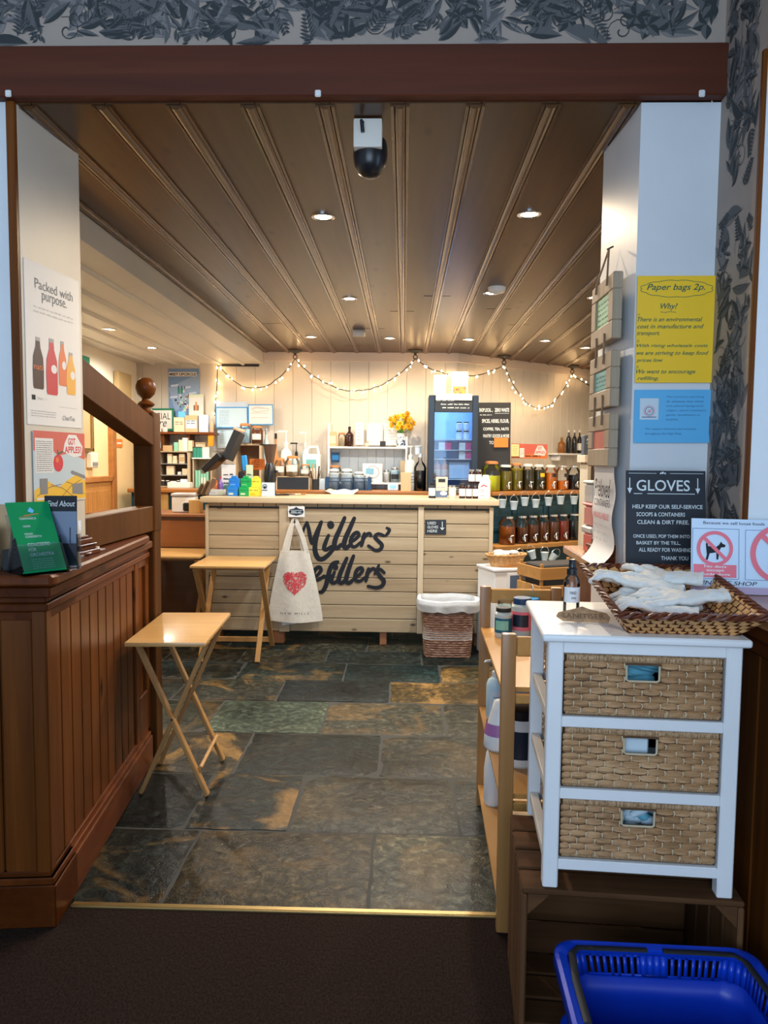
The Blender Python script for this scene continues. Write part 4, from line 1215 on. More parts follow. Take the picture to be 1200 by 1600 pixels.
tray_table('pale folding table in front of the dark brown cupboard, partly behind the newel post', (-1.845, 5.86, 0), R(1), 0.56, 0.52, 0.70, False)

# ---- white drawer unit on an old crate
UR = R(-4.0)
t_ = thing('wooden_crate', 'old brown wooden crate lying on its side under the white drawer unit', 'crate', (0.295, 1.715, 0), UR)
cw, cd, ch = 0.515, 0.385, 0.428
mb = MB()
for i in range(4):
    y0 = i * 0.0965 + 0.0; mb.box(0, cw, y0, y0 + 0.088, ch - 0.014, ch, 'crate_old', 0.004)
mb.build('top_slats', t_)
mb = MB()
for i in range(4):
    y0 = i * 0.0965; mb.box(0, 0.014, y0, y0 + 0.088, 0.0, ch - 0.015, 'crate_old_z', 0.004)
mb.build('side_slats', t_)
mb = MB()
for i in range(4):
    y0 = i * 0.0965; mb.box(cw - 0.014, cw, y0, y0 + 0.088, 0.0, ch - 0.015, 'crate_old_z', 0.004)
mb.build('side_slats', t_)
mb = MB()
for i in range(4):
    y0 = i * 0.0965; mb.box(0.015, cw - 0.015, y0, y0 + 0.088, 0.0, 0.014, 'crate_old', 0.004)
mb.build('bottom_slats', t_)
mb = MB()
for i in range(4):
    z0 = 0.016 + i * 0.099; mb.box(0.015, cw - 0.015, cd - 0.014, cd, z0, z0 + 0.093, 'crate_old', 0.004)
mb.build('back_boards', t_)
for x0, sx in ((0.015, 1), (cw - 0.015, -1)):
    mb = MB(); M_ = Matrix.Translation((x0, 0.018, ch - 0.015)) @ Matrix.Rotation(R(90), 4, 'X')
    mb.prism([(0, 0), (sx * 0.052, 0), (0, -0.052)], 0.012, 'crate_old', M_); mb.build('corner_block', t_)

UO = Vector((0.345, 1.722, ch)); UW, UD, UH = 0.44, 0.40, 0.622
t_ = thing('drawer_unit', 'white wooden unit with three woven basket drawers standing on the crate', 'drawer unit', UO, UR)
pw = 0.036
for x0 in (0, UW - pw):
    for y0 in (0, UD - pw):
        mb = MB(); mb.box(x0, x0 + pw, y0, y0 + pw, 0, UH - 0.02, 'white_paint', 0.003); mb.build('leg', t_)
mb = MB(); mb.box(-0.016, UW + 0.016, -0.016, UD + 0.012, UH - 0.02, UH, 'white_paint', 0.009, seg=3); mb.build('top', t_)
rz = [0.046, 0.221, 0.396]      # rails under each drawer
mb = MB()
for z in rz:
    for y0 in (.002, UD - .024):
        mb = MB(); mb.box(pw, UW - pw, y0, y0 + .022, z, z + 0.026, 'white_paint', 0.002); mb.build('rail', t_)
mb = MB(); mb.box(pw, UW - pw, 0.002, 0.024, UH - 0.048, UH - 0.02, 'white_paint', 0.002)
mb.build('rail', t_)
mb = MB()
for z in rz + [UH - 0.046]:
    for x0 in (0.004, UW - 0.028):
        mb = MB(); mb.box(x0, x0 + 0.024, pw, UD - pw, z, z + 0.026, 'white_side', 0.002); mb.build('side_rail', t_)  # side rails get the white with warm light in its colour
def weave_panel(mb, w, h, M, rows, cols, hole=None, depth=0.007):
    """over-and-under woven strands on a panel of w x h; M maps (x, y up, z out)"""
    rh = h / rows; cwid = w / cols
    for r in range(rows):
        for c in range(-1, cols + 1):
            x0 = (c + (0.5 if r % 2 else 0.0) + 0.06 * sin(r * 3.1 + c)) * cwid; x1 = x0 + cwid
            x0, x1 = max(0, x0), min(w, x1)
            if x1 - x0 < cwid * .2:
                continue
            y0 = r * rh; y1 = y0 + rh
            segs = [(x0, x1)]
            if hole and y1 > hole[2] + 0.003 and y0 < hole[3] - 0.003:
                segs = [(a, b) for a, b in ((x0, min(x1, hole[0])), (max(x0, hole[1]), x1)) if b - a > 0.008]
            for a, b in segs:
                nx, ny = 6, 4
                jit = random.uniform(-.0012, .0012)
                g = []
                for i in range(nx + 1):
                    col_ = []
                    for j in range(ny + 1):
                        u, v = i / nx, j / ny
                        hh = (rh * 0.62) * (0.60 + 0.40 * sin(pi * u) ** .6)
                        yy = (y0 + y1) / 2 + jit + (v - .5) * 2 * hh * .9
                        zz_ = depth * (0.15 + 0.85 * sin(pi * u) ** .5) * (max(0, 1 - (2 * v - 1) ** 2)) ** .5 + 0.0015 * sin(40 * v + a * 300)
                        col_.append(mb.bm.verts.new(mb.M @ M @ Vector((a + (b - a) * u, yy, zz_))))
                    g.append(col_)
                ii = mb.mi('hyacinth')
                for i in range(nx):
                    for j in range(ny):
                        f = mb.bm.faces.new((g[i][j], g[i + 1][j], g[i + 1][j + 1], g[i][j + 1])); f.material_index = ii
            if x1 < w - .01 and not (hole and hole[0] - .004 < x1 < hole[1] + .004 and y1 > hole[2] and y0 < hole[3]):
                mb.tube([M @ Vector((x1, y0 + rh * .12, 0.002)), M @ Vector((x1 + random.uniform(-.0015, .0015), (y0 + y1) / 2, depth * .85)), M @ Vector((x1, y1 - rh * .12, 0.002))], 0.0016, 'hyacinth_tie', 5)
contents = [('cloth_pale', 'cloth_blue'), ('milky', 'cloth_blue'), ('cloth_blue', 'cloth_blue')]
for i, z in enumerate(rz):
    random.seed(20 + i)
    dx0, dx1 = pw + 0.004, UW - pw - 0.004; dw = dx1 - dx0; z0 = z + 0.028; dh = 0.144
    hole = (dw * .395, dw * .605, dh * .60, dh * .86)
    dr = MB()
    yf = 0.012
    Mf = sheet((dx0, yf, z0), (1, 0, 0), (0, 0, 1))
    # back panel with the grip hole left open
    for a, b, c, d in ((0, dw, 0, hole[2]), (0, dw, hole[3], dh), (0, hole[0], hole[2], hole[3]), (hole[1], dw, hole[2], hole[3])):
        dr.box(dx0 + a, dx0 + b, yf, yf + 0.006, z0 + c, z0 + d, 'hyacinth_back')
    dr.box(dx0, dx0 + 0.006, yf, UD - 0.03, z0, z0 + dh, 'hyacinth_back'); dr.box(dx1 - 0.006, dx1, yf, UD - 0.03, z0, z0 + dh, 'hyacinth_back')
    dr.box(dx0, dx1, UD - 0.036, UD - 0.03, z0, z0 + dh, 'hyacinth_back'); dr.box(dx0, dx1, yf, UD - 0.03, z0, z0 + 0.006, 'hyacinth_back')
    weave_panel(dr, dw, dh - 0.018, sheet((dx0, yf, z0 + 0.004), (1, 0, 0), (0, 0, 1)), 8, 9, hole)
    weave_panel(dr, UD - 0.06, dh - 0.018, sheet((dx0, UD - 0.035, z0 + 0.004), (0, -1, 0), (0, 0, 1)), 8, 6)
    d_o = dr.build('basket_drawer', t_, smooth=60)
    rm = MB()
    rm.tube([(dx0 + .004, yf + .004, z0 + dh - .006), (dx1 - .004, yf + .004, z0 + dh - .006)], 0.0105, 'hyacinth_roll', 10)
    rm.tube([(dx0 + .004, yf + .004, z0 + .008), (dx1 - .004, yf + .004, z0 + .008)], 0.0085, 'hyacinth_roll', 10)
    rm.tube([(dx0 + .004, yf + .004, z0 + dh - .006), (dx0 + .004, UD - .035, z0 + dh - .006)], 0.0105, 'hyacinth_roll', 10)
    rm.tube([(dx1 - .004, yf + .004, z0 + dh - .006), (dx1 - .004, UD - .035, z0 + dh - .006)], 0.0105, 'hyacinth_roll', 10)
    for q, (a, b) in enumerate(((hole[0], hole[2]), (hole[1], hole[2]))):
        pass
    rm.tube([(dx0 + hole[0], yf - .003, z0 + hole[3]), (dx0 + hole[0], yf - .003, z0 + hole[2] + .004), (dx0 + hole[0] + .006, yf - .003, z0 + hole[2]), (dx0 + hole[1] - .006, yf - .003, z0 + hole[2]), (dx0 + hole[1], yf - .003, z0 + hole[2] + .004), (dx0 + hole[1], yf - .003, z0 + hole[3])], 0.003, 'hyacinth_tie', 6)
    rm.build('rolled_edge', d_o, smooth=60)
UM = Matrix.Translation(UO) @ Matrix.Rotation(UR, 4, 'Z')
def gloves_heap(name, label, c, m1, m2, n=9, s=0.022):
    mb = MB()
    for k in range(n):
        a = random.uniform(-.6, .6); L = random.uniform(.03, .05)
        p = Vector((random.uniform(-.05, .05), random.uniform(-.01, .03), random.uniform(-.025, .03)))
        q = Vector((cos(a), 0.2, sin(a))) * L
        mb.tube([p - q, p - q * .3 + Vector((0, -.004, .003)), p + q * .3, p + q], [.008, .013, .012, .007], m1 if random.random() < .6 else m2, 8)
    mb.boxc((0, .04, -.04), (.12, .08, .06), m2, bev=.02, seg=3)
    o = mb.build(name, None, label=label, cat='gloves', smooth=80)
    o.matrix_world = UM @ Matrix.Translation(c); return o
hx_ = pw + .004 + (UW - 2 * pw - .008) * .5
random.seed(2)
gloves_heap('gloves', 'blue gloves showing through the grip hole of the top basket drawer', (hx_ - .012, .065, rz[2] + .028 + .098), 'cloth_blue', 'cloth_blue', 14)
gloves_heap('gloves', 'crumpled pale blue gloves in the grip hole of the bottom basket drawer', (hx_, .065, rz[0] + .028 + .098), 'cloth_pale', 'cloth_blue', 14)
mb = MB(); mb.boxc((-.012, .05, -.008), (.075, .03, .05), 'cup_white', bev=.004, rot=(0, 0, .05)); mb.boxc((0, .07, -.055), (.15, .08, .05), 'cup_white', bev=.004)
o = mb.build('carton', None, label='white carton showing in the grip hole of the middle basket drawer', cat='box'); o.matrix_world = UM @ Matrix.Translation((hx_, .0, rz[1] + .028 + .098))

# ---- things on top of the unit
UT = ch + UH
p = W(892, 962, Z=UT)
t_ = thing('spray_bottle', 'clear bottle with a black pump and a handwritten label beside the cork plaque', 'bottle', (p.x, p.y, UT), R(-8))
mb = MB(); mb.lathe([(0.0, 0.001), (0.019, 0.001), (0.021, 0.004), (0.021, 0.085), (0.019, 0.097), (0.013, 0.106), (0.011, 0.112)], 'glass', 28, cap=False); mb.build('body', t_, smooth=50)
mb = MB(); mb.lathe([(0.0, 0.003), (0.0185, 0.003), (0.0195, 0.006), (0.0195, 0.045), (0, 0.045)], 'glass', 24); mb.build('liquid', t_, smooth=40)
mb = MB(); mb.lathe([(0.012, 0.108), (0.0135, 0.109), (0.0135, 0.124), (0.010, 0.128), (0.0085, 0.140), (0.0085, 0.148), (0, 0.150)], 'black_plastic', 20); mb.boxc((0, -0.008, 0.141), (.006, .012, .006), 'black_plastic', bev=.001); mb.build('pump', t_)
mb = MB()
mb.grid(lambda u, v: (0.0214 * sin((u - .5) * 2.6 + .2), -0.0214 * cos((u - .5) * 2.6 + .2), 0.038 + 0.040 * v), 14, 1, 'paper'); mb.build('label', t_, smooth=60)
mb = MB(); Mq = sheet((-0.012, -0.0218, 0.04), (1, 0.02, 0), (0, 0, 1))
mb.text('HAND', 0.006, 0.0225, 0.020, 0.028, 'ink', Mq, .0012); mb.text('pump', 0.010, 0.022, 0.006, 0.013, 'ink', Mq, .0012, shear=.2)
mb.build('writing', t_, smooth=0)
p = W(905, 968, Z=UT)
t_ = thing('cork_plaque', 'small shaped cork plaque lettered SANITISER propped on the white unit', 'plaque', (p.x + .002, p.y - .030, UT + .011), (R(38), 0, R(-6)))
mb = MB(); mb.prism([(-0.066, .0), (-.060, .012), (-.02, .022), (0, .034), (.018, .022), (.058, .014), (.066, .0), (.06, -.016), (-.05, -.014)], 0.006, 'cork', None, .0015)
mb.build('body', t_)
mb = MB(); mb.text('SANITISER', -.052, .052, -.008, .008, 'card_brown', Matrix.Translation((0, 0, .0062)), bold=.02); mb.build('lettering', t_, smooth=0)

# ---- two-tone woven tray
tM = Matrix.Translation((0.668, 1.885, UT + 0.008)) @ Matrix.Rotation(UR * .6, 4, 'Z') @ Matrix.Rotation(R(7.0), 4, 'X') @ Matrix.Translation((0, 0.0, 0.012))
t_ = thing('woven_tray', 'two-tone brown woven tray full of white gloves, resting on the white unit and the ledge', 'basket', (0, 0, 0)); t_.matrix_world = tM
BX, BY, TX, TY, TH = 0.125, 0.155, 0.168, 0.215, 0.062
bq = [(-BX, -BY), (BX, -BY), (BX, BY), (-BX, BY)]; tq = [(-TX, -TY), (TX, -TY), (TX, TY), (-TX, TY)]
for k in range(4):
    mb = MB()
    a, b = bq[k], bq[(k + 1) % 4]; c, d = tq[k], tq[(k + 1) % 4]
    def sp(u, v, o=0.0):
        lo = Vector((a[0] + (b[0] - a[0]) * u, a[1] + (b[1] - a[1]) * u, 0)); hi = Vector((c[0] + (d[0] - c[0]) * u, c[1] + (d[1] - c[1]) * u, TH))
        n = (Vector((b[0] - a[0], b[1] - a[1], 0))).cross(Vector(((c[0] - a[0]), (c[1] - a[1]), TH))).normalized()
        return lo.lerp(hi, v) + n * o
    N_ = 26 if k % 2 else 22; RW = 5
    mb.grid(lambda u, v: sp(u, v, 0), N_, RW, 'weave_dark')
    for i in range(N_):
        for j in range(RW):
            if (i + j) % 2 == 0:
                for s_ in (1, -1):
                    u0, u1 = (i - .34) / N_, (i + 1.34) / N_; v0, v1 = (j + .06) / RW, (j + .94) / RW
                    u0, u1 = max(0, u0), min(1, u1)
                    q = [[sp(u0 + (u1 - u0) * x_ / 4, v0 + (v1 - v0) * y_ / 2, s_ * (0.0012 + 0.0040 * sin(pi * x_ / 4) * (0.7 + .3 * sin(pi * y_ / 2)))) for y_ in range(3)] for x_ in range(5)]
                    vv = [[mb.bm.verts.new(p_) for p_ in r_] for r_ in q]; mi_ = mb.mi('weave_light')
                    for x_ in range(4):
                        for y_ in range(2):
                            f = mb.bm.faces.new((vv[x_][y_], vv[x_ + 1][y_], vv[x_ + 1][y_ + 1], vv[x_][y_ + 1])); f.material_index = mi_
    mb.build('woven_side', t_, smooth=60)
mb = MB(); mb.box(-BX, BX, -BY, BY, -.004, .002, 'weave_light')
for i in range(20):
    for j in range(24):
        if (i + j) % 2:
            mb.boxc((-BX + (i + .5) * 2 * BX / 20, -BY + (j + .5) * 2 * BY / 24, .0025), (.011, .011, .003), 'weave_dark')
mb.build('woven_base', t_)
def braid(q, z, r, nm):
    mb = MB(); C = [Vector((p[0], p[1], z)) for p in q]; P = []
    for k in range(4):
        for i in range(60):
            P.append(C[k].lerp(C[(k + 1) % 4], i / 60))
    for ph_ in (0, pi * 2 / 3, pi * 4 / 3):
        pts = []
        for i, p_ in enumerate(P):
            k = i // 60; d_ = (C[(k + 1) % 4] - C[k]).normalized(); n_ = Vector((d_.y, -d_.x, 0)); a = i * 0.55 + ph_
            pts.append(p_ + n_ * r * cos(a) + Vector((0, 0, 1)) * r * .8 * sin(a))
        mb.tube(pts, r * .62, 'weave_dark', 5, closed=True)
    mb.build(nm, t_, smooth=60)
braid(tq, TH, 0.0065, 'rim'); braid(bq, 0, 0.005, 'foot_braid')

# ---- white cotton gloves in the tray
def glove(label, loc, rot, s=1.0, seed=1):
    rg = random.Random(seed)
    mb = MB()
    mb.ball((0, 0, 0), 0.040, 'cloth_white', 14, (1.15, .95, .32))
    mb.tube([(-.02, 0, 0), (-.06, .003, .002), (-.085, -.002, 0), (-.10, 0, .002)], [.034, .030, .031, .033], 'cloth_white', 12, flat=.42)
    for k, (y, L, b) in enumerate(((.030, .060, .25), (.011, .072, .05), (-.009, .068, -.05), (-.027, .055, -.2))):
        x0 = .030; c = rg.uniform(-.012, .012); hz = rg.uniform(-.004, .010)
        mb.tube([(x0 - .012, y * .9, 0), (x0 + L * .35, y * 1.1 + b * .01, .003 + hz), (x0 + L * .7, y * 1.2 + b * .03 + c, .002 + hz), (x0 + L, y * 1.25 + b * .05 + c * 1.6, -.004)], [.011, .0105, .0098, .007], 'cloth_white', 10, flat=.75)
    mb.tube([(-.012, -.028, 0), (.008, -.048, .004), (.030, -.060, .003), (.046, -.062, -.002)], [.013, .0115, .010, .007], 'cloth_white', 10, flat=.8)
    o = mb.build('glove', None, label=label, cat='glove', group='white cotton gloves in the woven tray', smooth=80)
    md = o.modifiers.new('remesh', 'REMESH'); md.mode = 'VOXEL'; md.voxel_size = 0.0028; md.use_smooth_shade = True
    tx = bpy.data.textures.new('folds', 'CLOUDS'); tx.noise_scale = 0.022
    dm = o.modifiers.new('folds', 'DISPLACE'); dm.texture = tx; dm.strength = 0.010; dm.mid_level = 0.5; dm.texture_coords = 'GLOBAL'
    sm = o.modifiers.new('smooth', 'SMOOTH'); sm.factor = 0.5; sm.iterations = 2
    o.matrix_world = tM @ Matrix.Translation(loc) @ Euler(rot).to_matrix().to_4x4() @ Matrix.Scale(s, 4)
    return o
glove('white glove under the others at the middle of the tray', (-.02, .02, .024), (0, 0, R(170)), 1.15, 1)
glove('white glove with its fingers towards the spray bottle, topmost at the left', (-.050, .09, .050), (R(6), R(-5), R(160)), 1.2, 2)
glove('white glove lying behind, with its cuff towards the no-dogs notice', (.015, .125, .056), (R(-5), R(3), R(165)), 1.15, 3)
glove('white glove nearest the front rim, its cuff pointing right', (.025, -.03, .048), (R(4), R(2), R(186)), 1.2, 4)
glove('white glove lowest at the front left inside the rim', (-.045, -.075, .034), (R(8), R(-3), R(170)), 1.0, 5)

# ---- blue shopping basket on the floor
t_ = thing('shopping_basket', 'blue plastic shopping basket in front of the crate', 'basket', (0.583, 1.502, 0.122), R(-2))
mb = MB()
def rr_ring(w, d, z, r=0.05, n=6):
    pts = []
    for cx, cy, a0 in ((w - r, d - r, 0), (-w + r, d - r, 90), (-w + r, -d + r, 180), (w - r, -d + r, 270)):
        for k in range(n + 1):
            a = R(a0 + 90 * k / n); pts.append(Vector((cx + r * cos(a), cy + r * sin(a), z)))
    return pts
def walls(mb, rings, m):
    vs = [[mb.bm.verts.new(mb.M @ p) for p in r] for r in rings]; i_ = mb.mi(m); n = len(vs[0])
    for a, b in zip(vs, vs[1:]):
        for k in range(n):
            f = mb.bm.faces.new((a[k], a[(k + 1) % n], b[(k + 1) % n], b[k])); f.material_index = i_
    return vs
HW, HD = 0.222, 0.155
v_ = walls(mb, [rr_ring(.180, .115, .003), rr_ring(.192, .127, .10), rr_ring(.198, .133, .150)], 'blue_plastic')
mb.bm.faces.new(v_[0][::-1]).material_index = 0
walls(mb, [rr_ring(.206, .141, .196), rr_ring(.2075, .1425, .208), rr_ring(HW, HD, .212), rr_ring(HW + .006, HD + .006, .208), rr_ring(HW + .008, HD + .008, .185)], 'blue_plastic')
# pierced band between z=.150 and .196: bars leave real slots
lo, hi = rr_ring(.198, .133, .150), rr_ring(.206, .141, .196)
def band(mb, lo, hi, step, bw, solid=()):
    n = len(lo); i_ = mb.mi('blue_plastic')
    for k in range(n):
        a0, a1, b0, b1 = lo[k], lo[(k + 1) % n], hi[k], hi[(k + 1) % n]
        L = (a1 - a0).length
        cnt = max(1, int(L / step))
        for j in range(cnt):
            t0 = j / cnt; t1 = t0 + bw / max(L, step) if cnt > 1 else 1
            fr = (j + .5) / cnt
            if L > .2 and .42 < fr < .58:
                t1 = (j + 1) / cnt
            q = [a0.lerp(a1, t0), a0.lerp(a1, t1), b0.lerp(b1, t1), b0.lerp(b1, t0)]
            mb.bm.faces.new([mb.bm.verts.new(p_) for p_ in q]).material_index = i_
        if cnt > 1:
            for v0, v1 in ((0, .12), (.88, 1)):
                q = [a0.lerp(b0, v0), a1.lerp(b1, v0), a1.lerp(b1, v1), a0.lerp(b0, v1)]
                mb.bm.faces.new([mb.bm.verts.new(p_) for p_ in q]).material_index = i_
band(mb, lo, hi, .0145, .0075)
bo = mb.build('body', t_, smooth=40)
sd = bo.modifiers.new('thickness', 'SOLIDIFY'); sd.thickness = 0.003; sd.offset = 1
for q in (1,):
    mb = MB()
    for sx in (-1, 1):
        mb.tube([(sx * .018, HD - .022, .2135), (sx * .10, HD - .022, .2135), (sx * (.175), HD - .024, .2135), (sx * (HW - .030), HD - .045, .2135), (sx * (HW - .022), .02, .2135), (sx * (HW - .022), -.10, .2135)], 0.0085, 'black_matt', 8, flat=.35)
    mb.build('folded_handle', t_, smooth=60)
mb = MB(); 
walls(mb, [rr_ring(.182, .117, .0), rr_ring(.202, .137, .145), rr_ring(.215, .150, .165)], 'blue_plastic')
o_ = mb.build('shopping_basket', None, (0.583, 1.502, 0.003), R(-2), label='blue shopping basket nested under the other, at the bottom of the stack', cat='basket')
sd = o_.modifiers.new('thickness', 'SOLIDIFY'); sd.thickness = 0.003
# ------------------------------------------------------------------ low open shelf with cleaning products
t_ = thing('low_shelf', 'pale wooden open shelf beside the white unit, holding jars and cleaning bottles', 'shelf', (0.300, 2.19, 0), R(-1.5))
SL, SW = 0.87, 0.34
zs = [0.095, 0.43, 0.765]
for y0 in (0, SL - 0.03):
    for x0 in (0, SW - 0.05):
        mb = MB(); mb.box(x0, x0 + 0.044, y0, y0 + 0.03, 0, 0.935, 'shelf_wood_z', 0.007, seg=2); mb.build('post', t_)
for z in zs:
    mb = MB(); mb.box(0.004, SW - 0.004, 0.030, SL - 0.030, z - 0.016, z, 'shelf_wood', 0.002); mb.build('shelf_board', t_)
mb = MB()
for y0 in (0.006, SL - 0.026):
    mb = MB(); mb.box(0.044, SW - 0.05, y0, y0 + 0.018, 0.865, 0.925, 'shelf_wood', 0.004); mb.build('end_rail', t_)
    for z in zs:
        mb = MB(); mb.box(0.044, SW - 0.05, y0, y0 + 0.018, z - 0.045, z - 0.017, 'shelf_wood', 0.003); mb.build('end_rail', t_)
SM = Matrix.Translation((0.300, 2.19, 0)) @ Matrix.Rotation(R(-1.5), 4, 'Z')
mb = MB(); mb.tube([(0.0, 0, -0.02), (0, -.012, -.005), (0, -.010, .012), (0, .004, .018), (0, .014, .010), (0, .012, -.004)], 0.0025, 'chrome', 6)
o = mb.build('hook', None, label='small steel hook over the far top rail of the low shelf', cat='hook'); o.matrix_world = SM @ Matrix.Translation((0.215, SL - 0.017, 0.925))

def at_shelf(x, y, z):
    return SM @ Vector((x, y, z))
def jar_thing(label, loc, r, h, body, lid, lab=None, rot=0, group=None, lidh=None, name='jar', cat='jar', labcol2=None, inside='glass'):
    t = thing(name, label, cat, loc, rot, group); lidh = lidh or h * .14
    mb = MB(); mb.lathe([(0, 0), (r * .92, 0), (r, h * .04), (r, h * .78), (r * .8, h * .86), (r * .78, h - lidh)], body, 24); mb.build('body', t)
    mb = MB(); mb.lathe([(r * .84, h - lidh), (r * .86, h - lidh * .9), (r * .86, h - .002), (r * .8, h), (0, h)], lid, 24); mb.build('lid', t)
    if lab:
        mb = MB(); mb.grid(lambda u, v: (r * 1.012 * sin((u - .5) * 3.4), -r * 1.012 * cos((u - .5) * 3.4), h * (.16 + .5 * v)), 16, 1, lab)
        if labcol2:
            mb.grid(lambda u, v: (r * 1.02 * sin((u - .5) * 1.6 - .5), -r * 1.02 * cos((u - .5) * 1.6 - .5), h * (.26 + .32 * v)), 8, 1, labcol2)
        mb.build('label', t, smooth=60)
    return t
jar_thing('jar with a black lid and green-blue label on the top board of the low shelf', W(786, 994, Z=zs[2]), .034, .115, 'jar_pale', 'black_matt', 'carton_teal', R(10), labcol2='box_mint')
jar_thing('jar with a dark blue lid and bright pink label on the low shelf', W(815, 992, Z=zs[2]), .042, .150, 'jar_pale', 'blue_dark', 'pink_print', R(10), labcol2='navy', lidh=.03)
jar_thing('small jar with a blue lid behind the pink-labelled jar', W(828, 983, Z=zs[2]), .04, .13, 'milky_blue', 'edge_blue')
jar_thing('pale translucent pot behind the black-lidded jar', W(790, 984, Z=zs[2]), .04, .12, 'milky_blue', 'glass')
def pump_bottle(label, loc, r, h, body, head, lab=None, rot=0, name='pump_bottle', liquid=None, group=None, labc='ink_blue'):
    t = thing(name, label, 'bottle', loc, rot, group)
    mb = MB(); mb.lathe([(0, 0), (r * .9, 0), (r, h * .03), (r, h * .56), (r * .8, h * .64), (r * .3, h * .69), (r * .3, h * .71)], body, 24); mb.build('body', t, smooth=50)
    if liquid:
        mb = MB(); mb.lathe([(0, .003), (r * .9, .004), (r * .93, h * .04), (r * .93, h * .45), (0, h * .45)], liquid, 20); mb.build('liquid', t, smooth=50)
    mb = MB(); mb.lathe([(r * .34, h * .69), (r * .38, h * .70), (r * .38, h * .77), (r * .15, h * .80), (r * .11, h * .81), (r * .11, h * .95), (0, h * .96)], head, 16)
    mb.boxc((-r * .55, 0, h * .965), (r * 1.7, r * .3, h * .03), head, bev=.001); mb.tube([(-r * 1.3, 0, h * .965), (-r * 1.5, 0, h * .95)], r * .1, head, 6); mb.build('pump', t)
    if lab:
        mb = MB(); mb.grid(lambda u, v: (r * 1.015 * sin((u - .5) * 2.6), -r * 1.015 * cos((u - .5) * 2.6), h * (.10 + .38 * v)), 14, 1, lab)
        for q in (.18, .24, .30, .38):
            mb.grid(lambda u, v: (r * 1.03 * sin((u - .5) * 1.7), -r * 1.03 * cos((u - .5) * 1.7), h * (q + .012 * v)), 8, 1, labc)
        mb.build('label', t, smooth=60)
    return t
pump_bottle('clear hand wash bottle with a white pump on the middle board of the low shelf', W(773, 1122, Z=zs[1]), .036, .245, 'milky_blue', 'milky', 'cup_white', R(30))
t_ = thing('spray_container', 'white trigger bottle with a purple band on the middle board of the low shelf', 'bottle', W(780, 1168, Z=zs[1]), R(40))
mb = MB(); mb.lathe([(0, 0), (.050, 0), (.056, .01), (.054, .05), (.042, .10), (.030, .14), (.022, .17), (0, .18)], 'milky', 24); mb.build('body', t_, smooth=60)
mb = MB(); mb.lathe([(.0555, .055), (.0475, .095)], 'purple_band', 24, cap=False); mb.build('band', t_, smooth=60)
t_ = thing('detergent_bottle', 'tall white bottle with a barcode on the bottom board of the low shelf', 'bottle', W(772, 1252, Z=zs[0]), R(60))
mb = MB(); mb.lathe([(0, 0), (.050, 0), (.056, .012), (.056, .14), (.046, .20), (.028, .245), (.018, .26), (.018, .285), (0, .288)], 'milky', 24, Matrix.Diagonal((1, .72, 1, 1))); mb.build('body', t_, smooth=60)
mb = MB(); Mb = sheet((-.03, -.0412, .02), (1, 0, 0), (0, 0, 1))
for i in range(9):
    mb.patch(.002 + i * .0032, .0036 + i * .0032, 0, .035, 'ink', Mb, .0008 + i * .00001)
for i in range(6):
    mb.patch(.0, .03 + .01 * (i % 2), .055 + i * .014, .058 + i * .014, 'ink_blue', Mb, .0012)
mb.build('label', t_, smooth=0)
t_ = jar_thing('dark pot with a black lid on the middle board, behind the unit leg', W(812, 1190, Z=zs[1]), .065, .19, 'milky', 'black_plastic', 'navy', R(20), lidh=.04, name='tub', cat='tub')
mb = MB(); mb.box(-.06, .06, -.03, .03, 0, .20, 'paper', .003); mb.box(-.061, .061, -.031, .031, .02, .13, 'navy', .002); mb.box(-.0612, .0612, -.0312, .0312, .13, .165, 'paper_blue', .002)
mb.text('casting', -.05, .05, .075, .105, 'paper', sheet((0, -.032, 0), (1, 0, 0), (0, 0, 1)))
mb.build('carton', None, W(818, 1130, Z=zs[1]), R(5), label='white and dark blue carton at the back of the middle board of the low shelf', cat='box')
mb = MB(); mb.box(-.07, .07, -.05, .05, 0, .12, 'seagrass', .006); mb.build('basket', None, at_shelf(.19, .74, zs[2]), 0, label='small grey-brown woven box at the far end of the low shelf', cat='basket')

# ------------------------------------------------------------------ papers on the right pier
def d_bags(mb, w, h):
    pts = []
    cx, cy, a_, b_ = w * .5, h * .88, w * .44, h * .075
    for i in range(61):
        t = i / 60 * 2 * pi; k = 1 + .07 * abs(sin(t * 6)); pts.append((cx + a_ * k * cos(t), cy + b_ * k * sin(t)))
    mb.stroke(pts, .0016, 'ink_green', I4, n=0)
    L = [('Paper bags 2p.', .12, .86, .850, .925, .3), ('Why?', .30, .52, .675, .745, .3), ('There is an environmental', .01, .84, .575, .615, .35), ('cost in manufacture and', .01, .86, .510, .550, .35), ('transport.', .01, .30, .435, .480, .35),
         ('With rising wholesale costs', .01, .92, .325, .365, .35), ('we are striving to keep food', .01, .93, .250, .300, .35), ('prices low', .01, .35, .185, .230, .35), ('We want to encourage', .01, .77, .075, .125, .35), ('refilling.', .03, .30, .015, .060, .35)]
    for s_, a, b, c, d, sh in L:
        mb.text(s_, w * a, w * b, h * c, h * d, 'ink_green', I4, shear=sh, bold=.008)
    mb.stroke([(w * .30, h * .665), (w * .36, h * .658), (w * .42, h * .667), (w * .50, h * .66)], .0014, 'ink_green', I4)
    for s_, y in (('1)', .62), ('2)', .375), ('3)', .13)):
        mb.text(s_, w * .005, w * .04, h * y, h * (y + .03), 'ink_green', I4, shear=.3)
wall_card('handwritten_notice', 992, 431, 1114, 598, 2.291, 'paper_yellow', 'yellow handwritten notice about paper bags on the right pier', 'notice', d_bags, .002)
